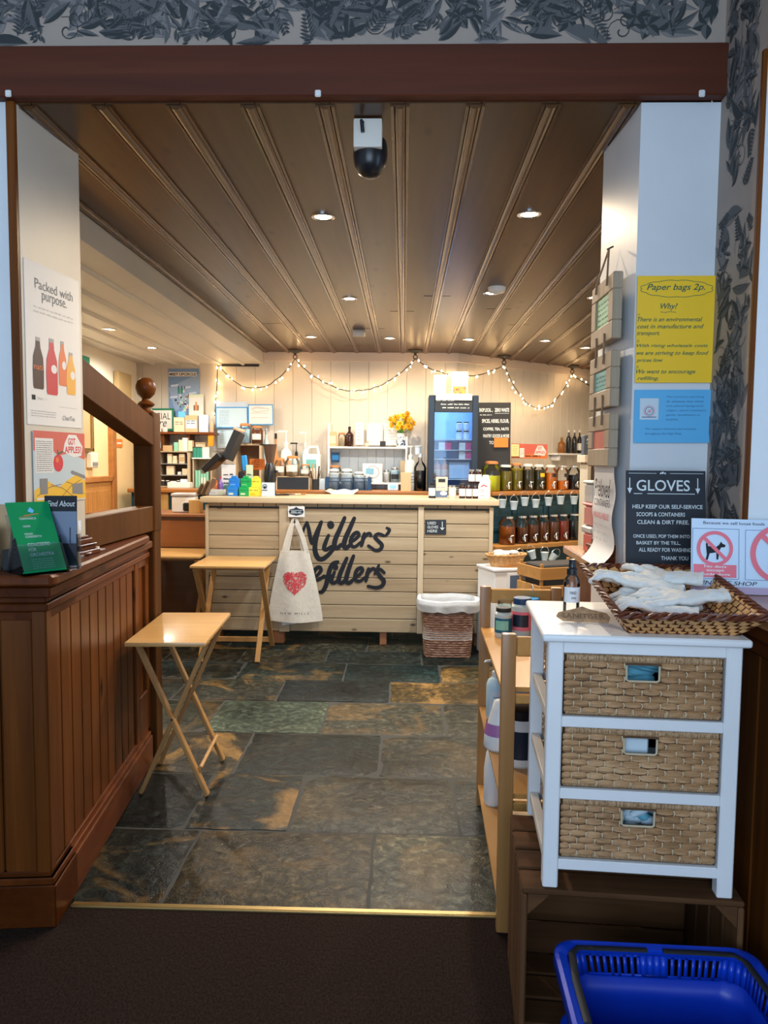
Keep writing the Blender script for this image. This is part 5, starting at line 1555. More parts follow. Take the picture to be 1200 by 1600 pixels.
def d_blue(mb, w, h):
    mb.patch(w * .07, w * .31, h * .44, h * .84, 'cup_white', I4)
    mb.disc((w * .19, h * .60), w * .055, 'ink_blue', I4, .0008, 20, w * .047); mb.stroke([(w * .17, h * .56), (w * .19, h * .62), (w * .20, h * .57), (w * .22, h * .64)], .002, 'pink_print', I4, .001)
    mb.disc((w * .19, h * .60), w * .072, 'pink_print', I4, .0009, 20, w * .066); mb.stroke([(w * .1, h * .485), (w * .28, h * .485)], .0025, 'ink_blue', I4, .001)
    T = ['We commit to welcoming', 'all, whatever their ethnic', 'and cultural background,', 'religion, sexual orientation,', 'gender identification or', 'disability.']
    for i, s_ in enumerate(T):
        ww = (.48, .48, .48, .52, .44, .16)[i]
        mb.text(s_, w * .41, w * (.41 + ww), h * (.84 - i * .085), h * (.885 - i * .085), 'ink_blue', I4)
    mb.text('We support diversity and inclusion', w * .14, w * .80, h * .235, h * .285, 'ink_blue', I4); mb.text('throughout the High Peak.', w * .14, w * .62, h * .145, h * .195, 'ink_blue', I4)
wall_card('printed_notice', 990, 609, 1111, 692, 2.291, 'paper_blue', 'bright blue printed notice directly below the yellow one', 'notice', d_blue, .002)

# chalk board about gloves, leaning on the right pier
def d_gloves(mb, w, h):
    c = 'chalk'
    mb.stroke([(w * .03, h * .975), (w * .38, h * .975)], .0013, c, I4, n=0); mb.stroke([(w * .55, h * .975), (w * .97, h * .975)], .0013, c, I4, n=0)
    mb.disc((w * .46, h * .98), .0035, c, I4); mb.disc((w * .435, h * .975), .0025, c, I4); mb.disc((w * .49, h * .975), .0025, c, I4)
    mb.text('GLOVES', w * .13, w * .80, h * .815, h * .915, c, I4, bold=.01)
    mb.stroke([(w * .10, h * .79), (w * .20, h * .79)], .002, c, I4); mb.stroke([(w * .27, h * .79), (w * .86, h * .79)], .002, c, I4)
    for x in (.045, .90):
        mb.stroke([(w * x, h * .93), (w * x, h * .82)], .0026, c, I4); mb.poly([(w * (x - .03), h * .84, .0007), (w * x, h * .79, .0007), (w * (x + .03), h * .84, .0007)], c, I4)
    L = [('HELP KEEP OUR SELF-SERVICE', .08, .96, .655), ('SCOOPS & CONTAINERS', .13, .74, .585), ('CLEAN & DIRT FREE.', .14, .79, .515), ('ONCE USED, POP THEM INTO', .09, .80, .385), ('BASKET BY THE TILL,', .13, .68, .325), ('ALL READY FOR WASHING', .16, .82, .265), ('THANK YOU', .44, .78, .19)]
    for s_, a, b, y in L:
        mb.text(s_, w * a, w * b, h * y, h * (y + .036), c, I4, bold=.012)
a = W(985, 889, Y=2.17); b = W(1105, 889, Y=2.17)
Mg = sheet((a.x - .012, 2.17, 1.104), (b.x - a.x, -.0, 0), (0, .10, 1))
small_sign('chalkboard', .232, .325, 'chalkboard', Mg, 'dark chalkboard headed GLOVES leaning on the right pier', 'sign', d_gloves, .006)

# no-dogs notice in the window recess
def d_dogs(mb, w, h):
    mb.patch(0, w, 0, h * .095, 'lilac', I4)
    mb.text('Because we sell loose foods', w * .10, w * .62, h * .925, h * .965, 'ink', I4)
    def ring(cx, cy, r, ry):
        mb.disc((cx, cy), r, 'pink_print', I4, .0010, 36, r * .80)
    for x0, x1, y0, y1 in ((.01, .405, .195, .865), (.46, .99, .195, .86)):
        mb.stroke([(w * x0, h * y0), (w * x1, h * y0), (w * x1, h * y1), (w * x0, h * y1), (w * x0, h * y0)], .0012, 'ink_blue', I4, n=0)
    cx, cy, r = w * .20, h * .60, w * .155
    s_ = r
    dog = [(-.62, .30), (-.55, -.45), (-.62, -.80), (-.48, -.82), (-.35, -.35), (.1, -.28), (.12, -.78), (.24, -.78), (.30, -.2), (.42, .08), (.70, .12), (.74, .26), (.52, .36), (.42, .50), (.30, .28), (.1, .12), (-.45, .15), (-.55, .45)]
    mb.poly([(cx + x * s_ * .8, cy + y * s_ * .8, .0008) for x, y in dog], 'ink', I4)
    ring(cx, cy, r, r); mb.stroke([(cx - r * .62, cy + r * .62), (cx + r * .62, cy - r * .62)], r * .2, 'pink_print', I4, .0014, 0)
    mb.patch(w * .02, w * .385, h * .215, h * .385, 'pink_print', I4, .0008)
    for i, t in enumerate(('No dogs', 'except', 'guide dogs')):
        ww = (.19, .15, .25)[i]; mb.text(t, w * (.205 - ww / 2), w * (.205 + ww / 2), h * (.335 - i * .052), h * (.375 - i * .052), 'paper', I4, .0012, bold=.02)
    cx, cy, r = w * .76, h * .55, w * .26
    mb.poly([(cx - r * .1, cy - r * .55, .0008), (cx + r * .35, cy - r * .55, .0008), (cx + r * .42, cy + r * .0, .0008), (cx - r * .18, cy + r * .0, .0008)], 'ink', I4); mb.stroke([(cx + .0, cy + r * .0), (cx + r * .1, cy + r * .4), (cx + r * .3, cy + r * .42)], .002, 'ink', I4)
    mb.disc((cx, cy), r, 'pink_print', I4, .0010, 40, r * .82); mb.stroke([(cx - r * .62, cy + r * .62), (cx + r * .62, cy - r * .62)], r * .17, 'pink_print', I4, .0014, 0)
    mb.text('IN THE SHOP', w * .10, w * .56, h * .115, h * .17, 'ink', I4, shear=.2); mb.text('Thank you', w * .70, w * .95, h * .115, h * .17, 'ink', I4, shear=.3)
a = W(1079, 905, Y=1.99)
Mn = sheet((a.x, 1.985, 1.104), (1, -.06, -.012), (0, .12, 1))
small_sign('no_dogs_notice', .305, .20, 'paper_cool', Mn, 'white notice with red no-dogs and no-food circles standing in the window recess', 'notice', d_dogs, .003)

# driftwood frames on strings, hanging on the inner face of the right pier
MI = sheet((0.672, 2.63, 0), (0.0, -1, 0), (0, 0, 1))      # x runs towards the camera, z out to -X
def hang_frame(z0, z1, m, label, top, lines, cracks=3):
    t = thing('hanging_frame', label, 'frame', (0.672, 2.475, z0), 0, 'driftwood frames hanging on the right pier')
    M_ = sheet((0, 0.130, 0), (0, -1, 0), (0, 0, 1)); h = z1 - z0; w = .262; b = .055
    mb = MB(M_)
    for a_, b_, c, d in ((0, w, 0, b * 1.05), (0, w, h - b * .95, h)):
        mb.box(a_, b_, c, d, .002, .032, 'frame_drift', .003)
    for a_, b_ in ((0, b), (w - b, w)):
        mb.box(a_, b_, b * 1.05, h - b * .95, .002, .032, 'frame_drift', .003)
    mb.build('frame', t)
    mb = MB(M_); mb.box(b * .9, w - b * .9, b, h - b * .9, .012, .026, m)
    x = b + .012
    for i in range(lines):
        yy = h - b * .95 - .022 - i * (h - 2 * b) / (lines + .6)
        mb.scribble(b + .012, w - b - .012, yy, .008, 'ink_green' if m != 'frame_red' else 'poster_sky', Matrix.Translation((0, 0, .0262)), .0016)
    mb.build('panel', t)
    mb = MB(M_)
    if top:
        mb.tube([(w * .25, h - .03, .036), (w * .25, h + .0, .034), (w * .5, h + .10, .014), (w * .75, h + .0, .034), (w * .75, h - .03, .036)], .0035, 'twine', 6)
        mb.tube([(w * .5, h + .11, .0), (w * .5, h + .10, .02)], .003, 'dark_metal', 6)
    else:
        for x_ in (.33, .70):
            mb.tube([(w * x_, h - .035, .036), (w * x_, h + .03, .034), (w * x_ + .004, h + .062, .036)], .0035, 'twine', 6)
            mb.build('string', t); mb = MB(M_)
    if top:
        mb.build('string', t)
hang_frame(1.835, 2.04, 'frame_green', 'topmost of the three driftwood frames on the right pier, with a green panel', True, 5)
hang_frame(1.625, 1.80, 'frame_teal', 'middle of the three driftwood frames on the right pier, with a turquoise panel', False, 4)
hang_frame(1.437, 1.605, 'frame_red', 'lowest of the three driftwood frames on the right pier, with a red panel', False, 0)
# hanging paper roll notice below them
t_ = thing('paper_scroll', 'long white paper headed Preloved Containers hanging below the frames', 'notice', (0.672, 2.475, 1.10))
mb = MB(sheet((0, 0.125, 0), (0, -1, 0), (0, 0, 1)))
def scr(u, v):
    z = .335 * v + .004; o = .006
    if v < .22:
        k = (1 - v / .22); o = .006 + .040 * k ** 2; z = .335 * .22 * (1 - k * .85) + .004
    return (.245 * u + .006 * sin(v * 9), z, o + .004 * sin(v * 14 + u))
mb.grid(scr, 6, 40, 'paper'); mb.build('sheet_of_paper', t_, smooth=60)
mb = MB(); Ms = sheet((-.009, 0.125, 0), (0, -1, 0), (0, 0, 1))
Ms = sheet((-.0115, 0.125, 0), (0, -1, 0), (0, 0, 1))
mb.text('Preloved', .03, .22, .235, .295, 'ink', Ms, shear=.25); mb.text('CONTAINERS', .03, .22, .205, .228, 'ink', Ms)
mb.text('AVAILABLE', .02, .21, .163, .183, 'pink_print', Ms); 
for y in (.137, .112, .09):
    mb.scribble(.02, .21, y, .012, 'ink_pale', Ms, .0013)
mb.build('writing', t_, smooth=0)
sdo = None
# clear tubs with red lids standing on the ledge beyond the paper
for i, (y, z, m, lab) in enumerate(((2.86, 1.10, 'poster_red', 'lower'), (2.86, 1.205, 'clear_red', 'middle'), (2.86, 1.29, 'clear_grey', 'topmost'))):
    t_ = thing('storage_tub', 'translucent tub with a red label, %s of the stack on the right ledge' % lab, 'tub', (0.765, y, z), R(4), 'stack of tubs on the right ledge')
    mb = MB(); mb.prism([(-.055, -.055), (.055, -.055), (.055, .055), (-.055, .055)], .078, m, None, .008); mb.build('body', t_)
    mb = MB(); mb.box(-.062, .062, -.062, .062, .078, .090 if i else .104, 'clear_grey' if i != 1 else 'poster_red', .006); mb.build('lid', t_)
    mb = MB(); mb.disc((0, .04), .028, 'card_white', sheet((0, -.0555, 0), (1, 0, 0), (0, 0, 1)), .001); mb.build('label', t_)

# ------------------------------------------------------------------ left pier: posters and leaflets
PD = Vector((0.038, 0.34, 0)).normalized()
def pier_sheet(y0, z0, off=.002):
    k = (y0 - 2.30) / .34
    o = Vector((-1.19 + .038 * k, y0, z0)); n = Vector((PD.y, -PD.x, 0))
    return sheet(o + n * off, PD, (0, 0, 1))
def d_packed(mb, w, h):
    mb.text('Packed with', w * .17, w * .86, h * .845, h * .905, 'ink_grey', I4); mb.text('purpose.', w * .29, w * .74, h * .765, h * .83, 'ink_grey', I4)
    for i in range(2):
        mb.scribble(w * .14, w * .86, h * (.725 - i * .028), h * .012, 'ink_pale', I4, .0008)
    for cx, y0, bw_, bh_, c in ((.20, .225, .19, .33, 'drink_brown'), (.44, .20, .21, .37, 'drink_red'), (.64, .27, .15, .30, 'drink_orange'), (.80, .22, .18, .29, 'drink_amber')):
        X = w * cx; Y0 = h * y0; a = w * bw_ / 2; H_ = h * bh_
        P = [(-.8, 0), (.8, 0), (.95, .04), (1, .35), (.9, .6), (.45, .78), (.38, .90), (-.38, .90), (-.45, .78), (-.9, .6), (-1, .35), (-.95, .04)]
        mb.poly([(X + a * p, Y0 + H_ * q, .0006 + cx * .0004) for p, q in P], c, I4); mb.patch(X - a * .4, X + a * .4, Y0 + H_ * .90, Y0 + H_ * .97, 'ink_pale', I4, .0008 + cx * .0004)
        if c != 'drink_brown':
            mb.disc((X + a * .35, Y0 + H_ * .45), a * .5, 'paper', I4, .0008 + cx * .0004, ry=h * .028)
    mb.text('nati', w * .12, w * .28, h * .345, h * .38, 'drink_orange', I4, .0012)
    mb.poly([(w * .08, h * .155, .0008), (w * .14, h * .155, .0008), (w * .14, h * .185, .0008), (w * .08, h * .185, .0008)], 'ink', I4)
    mb.scribble(w * .17, w * .34, h * .158, h * .02, 'ink_pale', I4, .001); mb.stroke([(w * .55, h * .13), (w * .9, h * .13)], .0008, 'ink_pale', I4, n=0)
    for i in range(3):
        mb.scribble(w * .06, w * .5, h * (.085 - i * .015), h * .006, 'ink_grey', I4, .0007)
    mb.text('ChariTea', w * .62, w * .86, h * .045, h * .075, 'ink_grey', I4)
a = W(47, 655, Y=2.32)
small_sign('poster', .315, .515, 'paper', pier_sheet(2.312, 1.553), 'white poster headed Packed with purpose showing four bottles on the left pier', 'poster', d_packed, .0015)
def d_apples(mb, w, h):
    mb.patch(0, w, h * .08, h, 'poster_sky', I4, .0003); mb.poly([(0, h * .72, .0004), (w * .25, h * .80, .0004), (w * .45, h * .66, .0004), (w * .7, h * .70, .0004), (w, h * .60, .0004), (w, h, .0004), (0, h, .0004)], 'poster_red', I4)
    mb.patch(w * .03, w * .36, h * .42, h * .90, 'paper', I4, .0006)
    for i in range(15):
        mb.scribble(w * .05, w * .34, h * (.85 - i * .029), h * .012, 'ink', I4, .0009, .0008)
    mb.poly([(w * .55, h * .72, .0007), (w * .58, h * .84, .0007), (w * .66, h * .97, .0007), (w * .82, h * .97, .0007), (w * .95, h * .80, .0007), (w * .92, h * .66, .0007), (w * .75, h * .64, .0007)], 'paper', I4)
    mb.text('GOT', w * .65, w * .80, h * .82, h * .92, 'red_print', I4, .0010, bold=.02); mb.text('APPLES?', w * .58, w * .92, h * .70, h * .80, 'red_print', I4, .0010, bold=.02)
    mb.disc((w * .45, h * .555), w * .095, 'red_print', I4, .0009, 24, ry=h * .125); mb.disc((w * .43, h * .60), w * .03, 'drink_orange', I4, .0011, 16, ry=h * .04)
    mb.stroke([(w * .45, h * .67), (w * .44, h * .74)], .004, 'ink_green', I4, .0011); mb.stroke([(w * .46, h * .69), (w * .54, h * .72)], .005, 'ink_green', I4, .0012)
    mb.poly([(0, h * .02, .0007), (w, h * .02, .0007), (w, h * .28, .0007), (w * .8, h * .38, .0007), (w * .62, h * .30, .0007), (w * .45, h * .20, .0007), (w * .25, h * .30, .0007), (0, h * .18, .0007)], 'poster_gold', I4)
    for a_, b_, c, d in ((.05, .1, .5, .25), (.5, .06, .9, .3), (.3, .25, .75, .05), (.6, .28, .95, .1)):
        mb.stroke([(w * a_, h * b_), (w * (a_ + c) / 2, h * ((b_ + d) / 2 + .04)), (w * c, h * d)], .0022, 'card_brown', I4, .0010)
    mb.patch(w * .10, w * .24, h * .12, h * .34, 'ink_grey', I4, .0011); mb.stroke([(w * .72, h * .42), (w * .98, h * .34)], .012, 'ink_grey', I4, .0011); mb.poly([(w * .72, h * .10, .0012), (w * .94, h * .08, .0012), (w * .94, h * .26, .0012), (w * .72, h * .24, .0012)], 'ink_grey', I4)
    mb.patch(w * .04, w * .36, h * .045, h * .075, 'paper', I4, .0013)
small_sign('poster', .305, .235, 'paper', pier_sheet(2.335, 1.300, .004), 'colourful poster asking GOT APPLES? on the left pier below the white poster', 'poster', d_apples, .0015)

LZ = 1.10
# green leaflet in a clear holder
def d_green(mb, w, h):
    for s_, y, a_, b_ in (('HARMONICA', .74, .22, .60), ('CANON', .63, .25, .42), ('PIANO', .52, .25, .43), ('CONCERTO', .48, .25, .62), ('CONCERTO', .36, .25, .76), ('FOR', .29, .25, .42), ('ORCHESTRA', .22, .25, .80)):
        mb.text(s_, w * a_, w * b_, h * y, h * (y + (.03 if y > .4 else .045)), 'cup_white', I4)
    mb.poly([(w * .44, h * .86, .0006), (w * .52, h * .92, .0006), (w * .60, h * .87, .0006), (w * .55, h * .83, .0006)], 'paper_blue', I4); mb.stroke([(w * .34, h * .80), (w * .68, h * .82)], .002, 'drink_orange', I4); mb.stroke([(w * .22, h * .78), (w * .5, h * .785)], .001, 'drink_orange', I4)
    for i in range(5):
        mb.scribble(w * .25, w * .75, h * (.17 - i * .03), h * .01, 'box_mint', I4, .0008)
HM = Matrix.Translation((-1.085, 2.185, LZ)) @ Matrix.Rotation(R(50), 4, 'Z')
t_ = thing('leaflet_holder', 'large clear acrylic holder leaning back on the left ledge', 'leaflet holder', (0, 0, 0)); t_.matrix_world = HM
mb = MB(); tl = R(30)
MLf = Matrix.Rotation(-tl, 4, 'X'); HWd = .068
AX = Matrix(((0, 0, 1, 0), (1, 0, 0, 0), (0, 1, 0, 0), (0, 0, 0, 1)))
mb.box(-HWd, HWd, -.001, .001, 0, .20, 'acrylic', 0, MLf); mb.box(-HWd, HWd, -.030, -.028, .0, .085, 'acrylic', 0, MLf)
for x in (-HWd, HWd - .002):
    mb.box(x, x + .002, -.028, 0, 0, .11, 'acrylic', 0, MLf); mb.prism([(0, 0), (.10, 0), (.06, .12)], .002, 'acrylic', Matrix.Translation((x, 0, 0)) @ AX)
mb.box(-HWd, HWd, -.028, .10, 0, .003, 'acrylic'); mb.build('holder', t_, smooth=0)
M_ = HM @ sheet((-.065, -.018, .008), (1, 0, 0), (0, sin(tl), cos(tl)))
small_sign('leaflet', .13, .235, 'leaflet_green', M_, 'green concert leaflet standing in the clear holder', 'leaflet', d_green, .006)
# dark leaflet behind, in a second holder
def d_dark(mb, w, h):
    mb.patch(0, w, h * .0, h * .78, 'slate_blue', I4, .0004); mb.patch(0, w, 0, h * .33, 'ink', I4, .0006); mb.text('Find About', w * .1, w * .95, h * .85, h * .93, 'paper', I4, shear=.2)
    for i in range(8):
        mb.stroke([(w * .2 - w * .02 * i, h * (.62 - i * .05)), (w * .2 + w * .02 * i, h * (.60 - i * .05))], .006, 'ink', I4, .0008)
    mb.stroke([(w * .8, h * .3), (w * .8, h * .55)], .003, 'ink', I4, .0008)
M_ = Matrix.Translation((-1.13, 2.285, LZ + .004)) @ Matrix.Rotation(R(8), 4, 'Z') @ sheet((0, 0, 0), (1, 0, 0), (0, .06, 1))
small_sign('leaflet', .098, .225, 'ink', M_, 'dark leaflet with a twilight picture behind the green one', 'leaflet', d_dark, .006)
t_ = thing('leaflet_holder', 'clear acrylic holder behind the green leaflet, against the pier', 'leaflet holder', (-1.078, 2.283, LZ), R(8))
mb = MB(); mb.box(-.058, .058, .024, .026, 0, .15, 'acrylic'); mb.box(-.058, .058, -.022, -.020, 0, .085, 'acrylic'); mb.box(-.058, -.056, -.022, .02, 0, .11, 'acrylic'); mb.box(.056, .058, -.022, .02, 0, .11, 'acrylic'); mb.box(-.058, .058, -.022, .02, 0, .003, 'acrylic'); mb.build('holder', t_, smooth=0)
# papers lying on the ledge
mb = MB(MH); 
for i, (y0, m) in enumerate(((.42, 'ink_grey'), (.44, 'cup_white'), (.47, 'ink_pale'), (.50, 'slate_blue'), (.46, 'paper'))):
    pass
for i, (x, y, a, w_, d_, m, lab) in enumerate(((-.085, .48, 4, .10, .21, 'slate_blue', 'dark blue leaflet lying lowest on the left ledge beside the pier'), (-.075, .50, -6, .105, .21, 'ink_pale', 'grey leaflet lying in the pile on the left ledge'), (-.08, .53, 8, .10, .21, 'paper', 'white leaflet lying topmost on the left ledge by the pier'))):
    m2 = MB(); m2.boxc((0, 0, .0015), (w_, d_, .003), m); 
    for q in range(8):
        m2.scribble(-w_ * .4, w_ * .3, -d_ * .4 + q * d_ * .05, .003, 'ink_grey', Matrix.Translation((0, 0, .003)), .0008)
    if m == 'paper':
        m2.patch(-w_ * .45, w_ * .45, d_ * .1, d_ * .45, 'card_brown', Matrix.Translation((0, 0, .003)))
    o = m2.build('leaflet', None, label=lab, cat='leaflet', smooth=0); o.matrix_world = MH @ Matrix.Translation((x, y, LZ + .0005 + i * .0034)) @ Matrix.Rotation(R(a), 4, 'Z')
mb = MB(); mb.box(-.12, .0, 0, .012, 0, .20, 'card_kraft', .002); p = W(9, 888, Y=2.24); mb.build('board', None, (p.x - .0, 2.275, LZ), label='plain brown board standing at the left edge of the left ledge', cat='board')
mb = MB(); mb.box(-.01, .016, 0, .04, 0, .065, 'black_matt', .003); mb.build('card_holder', None, (p.x + .012, 2.215, LZ), label='small black block beside the clear holder on the left ledge', cat='block')
mb = MB(); mb.box(-.10, -.0, 0, .03, 0, .14, 'ink_grey', .004)
for i in range(9):
    mb.stroke([(-.04 + .03 * sin(i), .01 + i * .014), (-.005, .016 + i * .014)], .003, 'ink_pale', sheet((0, 0, 0), (1, 0, 0), (0, 0, 1)), .001)
mb.build('booklet', None, (p.x + .0, 2.185, LZ), label='grey patterned booklet cut by the left edge of the photo', cat='booklet')
# ------------------------------------------------------------------ back of the shop
ZB = 1.165
def PX(px, py, Y, Z=None):
    p = W(px, py, Y=Y)
    return Vector((p.x, Y, Z if Z is not None else p.z))
def sz(n, Y):
    return n * Y / FOC
def carton(label, px, py, wpx, hpx, Y, Z, m, d=None, face=None, rot=0, group=None, name='carton', cat='box', lines=0, lc='ink'):
    w, h = sz(wpx, Y), sz(hpx, Y); d = d or w * .6
    p = PX(px, py, Y, Z)
    t = thing(name, label, cat, p, rot, group)
    mb = MB(); mb.box(-w / 2, w / 2, 0, d, 0, h, m, .0015); mb.build('body', t, smooth=0)
    if face or lines:
        Mf = sheet((-w / 2, -.0008, 0), (1, 0, 0), (0, 0, 1)); mb = MB()
        if face:
            mb.patch(w * .08, w * .92, h * .22, h * .72, face, Mf)
        for i in range(lines):
            mb.scribble(w * .15, w * .85, h * (.65 - i * .14), h * .06, lc, Mf, h * .02, .001)
        mb.build('label', t, smooth=0)
    return t
def bottle(label, px, py, wpx, hpx, Y, Z, m, cap='black_plastic', lab=None, group=None, neck=.3, name='bottle', liquid=None, lvl=.5):
    r, h = sz(wpx, Y) / 2, sz(hpx, Y); p = PX(px, py, Y, Z)
    t = thing(name, label, 'bottle', p, 0, group)
    mb = MB(); mb.lathe([(0, 0), (r * .9, 0), (r, h * .03), (r, h * (1 - neck - .12)), (r * .75, h * (1 - neck - .03)), (r * .34, h * (1 - neck + .05)), (r * .30, h * .93)], m, 20); mb.build('body', t, smooth=50)
    mb = MB(); mb.lathe([(r * .34, h * .90), (r * .36, h * .91), (r * .36, h), (0, h)], cap, 16); mb.build('cap', t)
    if liquid:
        mb = MB(); mb.lathe([(0, .004), (r * .86, .005), (r * .94, h * .04), (r * .94, h * lvl), (0, h * lvl)], liquid, 18); mb.build('liquid', t, smooth=50)
    if lab:
        mb = MB(); mb.grid(lambda u, v: (r * 1.015 * sin((u - .5) * 2.8), -r * 1.015 * cos((u - .5) * 2.8), h * (.14 + .30 * v)), 12, 1, lab); mb.build('label', t, smooth=60)
    return t
def kilner(label, px, py, wpx, hpx, Y, Z, content, lid='clay_lid', fill=.62, lab=None, group=None):
    r, h = sz(wpx, Y) / 2, sz(hpx, Y); p = PX(px, py, Y, Z)
    t = thing('storage_jar', label, 'jar', p, 0, group)
    mb = MB(); mb.lathe([(0, .0), (r * .92, 0), (r, h * .04), (r, h * .72), (r * .80, h * .82), (r * .78, h * .88)], 'glass', 22, cap=False); mb.build('body', t, smooth=50)
    mb = MB(); mb.lathe([(0, .003), (r * .88, .004), (r * .95, h * .05), (r * .95, h * fill), (0, h * fill)], content, 20); mb.build('contents', t, smooth=50)
    mb = MB(); mb.lathe([(r * .80, h * .86), (r * .86, h * .87), (r * .86, h * .92), (r * .78, h * .93), (r * .76, h * .98), (0, h)], lid, 22); mb.build('lid', t)
    if lab:
        mb = MB(); mb.grid(lambda u, v: (r * 1.02 * sin((u - .5) * 1.7), -r * 1.02 * cos((u - .5) * 1.7), h * (.22 + .32 * v)), 10, 1, lab); mb.build('label', t, smooth=60)
    return t

# pine worktop along the back wall, its cupboards, and the teal cabinets under the turned wall
t_ = thing('back_counter', 'orange-brown pine worktop on teal cupboards along the back wall behind the counter', 'counter', (-1.2, 7.1, 0))
mb = MB(); mb.box(-1.40, 1.86, -.22, .34, ZB - .04, ZB, 'orange_wood', .012, seg=3); mb.build('worktop', t_)
mb = MB(); mb.box(-1.38, 1.72, -.16, .34, 0, ZB - .04, 'teal'); 
mb.build('cupboards', t_)
mb = MB(); mb.box(-1.12, -1.02, -.19, -.16, 0, ZB - .04, 'pine_yellow', .004); mb.build('pine_post', t_)

# cupboard on the left behind the folding tables, with a printer and a block
t_ = thing('low_cupboard', 'dark brown varnished cupboard at the left end of the planked counter', 'cupboard', (-2.10, 6.16, 0))
mb = MB(); mb.box(-.55, .50, 0, .45, 0, .96, 'cup_brown', .004); mb.build('body', t_)
mb = MB(); mb.box(-.57, .52, -.03, .47, .96, .985, 'block_red', .004); mb.build('top', t_)
mb = MB(); mb.box(-.50, .46, -.008, 0, .70, .93, 'orange_dark', .003); mb.build('panel', t_)
t_ = thing('printer', 'white and black printer on the brown cupboard', 'printer', PX(286, 806, 6.28, .985), R(6))
w_ = .195
mb = MB(); mb.box(-w_ / 2, w_ / 2, 0, .2, 0, .14, 'milky', .02, seg=3); mb.box(-w_ / 2 - .004, w_ / 2 + .006, -.01, .2, .14, .165, 'ink_pale', .006); mb.build('body', t_)
mb = MB(); mb.box(.0, w_ / 2 - .003, -.012, .02, .015, .085, 'black_plastic', .01); mb.build('front_hatch', t_)
carton('plain pale wooden block on the brown cupboard beside the printer', 304, 810, 18, 21, 6.22, .985, 'pine_yellow', .09, name='wood_block', cat='block')

# ---- left wall zone: shelves
def plank(label, x0, x1, y, Y, d, m, th=.022, name='wall_shelf'):
    a, b = PX(x0, y, Y), PX(x1, y, Y); z = (a.z + b.z) / 2
    mb = MB(); mb.box(a.x, b.x, 0, d, z - th, z, m, .003)
    o = mb.build(name, None, (0, Y, 0), label=label, cat='shelf'); return z
zt = plank('upper brown plank shelf on the back wall behind the newel post', 226, 335, 675, 7.22, .22, 'pine_dark_x')
zl = plank('short lower brown shelf behind the newel post', 226, 262, 700, 7.22, .22, 'pine_dark_x')
for x0, lab in ((251, 'between the two brown shelves, nearer the newel post'), (291, 'dark upright under the upper brown shelf, nearer the till')):
    p = PX(x0 + 3, 690, 7.25); mb = MB(); mb.box(-.017, .017, 0, .18, zl if x0 < 260 else zl + .03, zt - .022, 'pine_dark', .003); mb.build('shelf_bracket', None, (p.x, 7.25, 0), label='brown wooden bracket ' + lab, cat='bracket')
def d_up(mb, w, h):
    mb.patch(0, w, 0, h, 'poster_blue', I4, .0003); mb.poly([(w * .2, h * .1, .0004), (w, h * .5, .0004), (w, h * .9, .0004), (0, h * .6, .0004)], 'poster_pale2', I4)
    mb.patch(w * .02, w * .92, h * .84, h * .93, 'card_white', I4, .0006); mb.text('MEET UPCIRCLE', w * .04, w * .9, h * .855, h * .91, 'ink', I4, .0012, bold=.03)
    for x, y, a in ((.08, .62, .2), (.48, .58, -.2), (.66, .46, -.1), (.05, .38, 0)):
        mb.poly([(w * x, h * y, .0008), (w * (x + .24), h * (y + .02), .0008), (w * (x + .24), h * (y + .06), .0008), (w * x, h * (y + .04), .0008)], 'poster_pale', I4)
    rg = random.Random(8)
    for i in range(46):
        x, y = rg.gauss(.46, .12), rg.gauss(.28, .12)
        if 0 < x < .9 and 0 < y < .6:
            mb.patch(w * x, w * (x + rg.uniform(.03, .08)), h * y, h * (y + rg.uniform(.02, .06)), rg.choice(['navy', 'card_peach', 'card_white', 'box_mint', 'card_brown', 'poster_pale']), I4, .0010 + i * .00001)
    for x in (.30, .40):
        mb.patch(w * x, w * (x + .07), h * .48, h * .60, 'box_green', I4, .0018); mb.patch(w * (x + .02), w * (x + .05), h * .60, h * .64, 'ink', I4, .0018)
wall_card('poster', 264, 576, 312, 651, 7.436, 'poster_blue', 'tall blue poster headed MEET UPCIRCLE on the back wall', 'poster', d_up, .002)
def d_yel(mb, w, h):
    mb.patch(w * .05, w * .95, h * .05, h * .88, 'card_white', I4); mb.disc((w * .5, h * .4), w * .22, 'card_cream', I4, .0008)
    for x in (.38, .5, .62):
        mb.patch(w * x - .008, w * x + .008, h * .25, h * (.5 + (x == .5) * .15), 'drink_orange' if x == .5 else 'card_brown', I4, .0012)
wall_card('leaflet_card', 295, 616, 318, 650, 7.40, 'card_lime', 'pale green card with small bottles in front of the blue poster', 'card', d_yel, .004, tilt=.06)
def d_fac(mb, w, h):
    mb.patch(w * .07, w * .93, h * .09, h * .91, 'card_white', I4); mb.text('FACIAL', w * .12, w * .88, h * .50, h * .80, 'ink', I4, .0008); mb.text('care', w * .22, w * .75, h * .18, h * .42, 'ink', I4, .0008, shear=.35)
wall_card('framed_sign', 227, 638, 272, 673, 7.36, 'green_frame', 'green-framed sign lettered FACIAL care on the upper brown shelf', 'sign', d_fac, .02)
for i, px in enumerate((238, 244, 250, 258)):
    t_ = thing('beaker', 'small white pot in the row before the green-framed sign', 'pot', PX(px, 674, 7.25, zt), 0, 'row of small white pots before the facial care sign')
    r = .018 if i < 3 else .030
    mb = MB(); mb.lathe([(0, 0), (r * .8, 0), (r, .04), (r * .9, .04), (r * .7, .004), (0, .004)], 'card_white', 16); mb.build('pot_body', t_); mb = MB(); mb.lathe([(0, .03), (r * .85, .03)], 'card_kraft', 12, cap=False); mb.build('contents', t_)
carton('cream box with small drawings on the upper brown shelf, left of its kraft neighbour', 280, 674, 17, 23, 7.24, zt, 'card_cream', .06, lines=2)
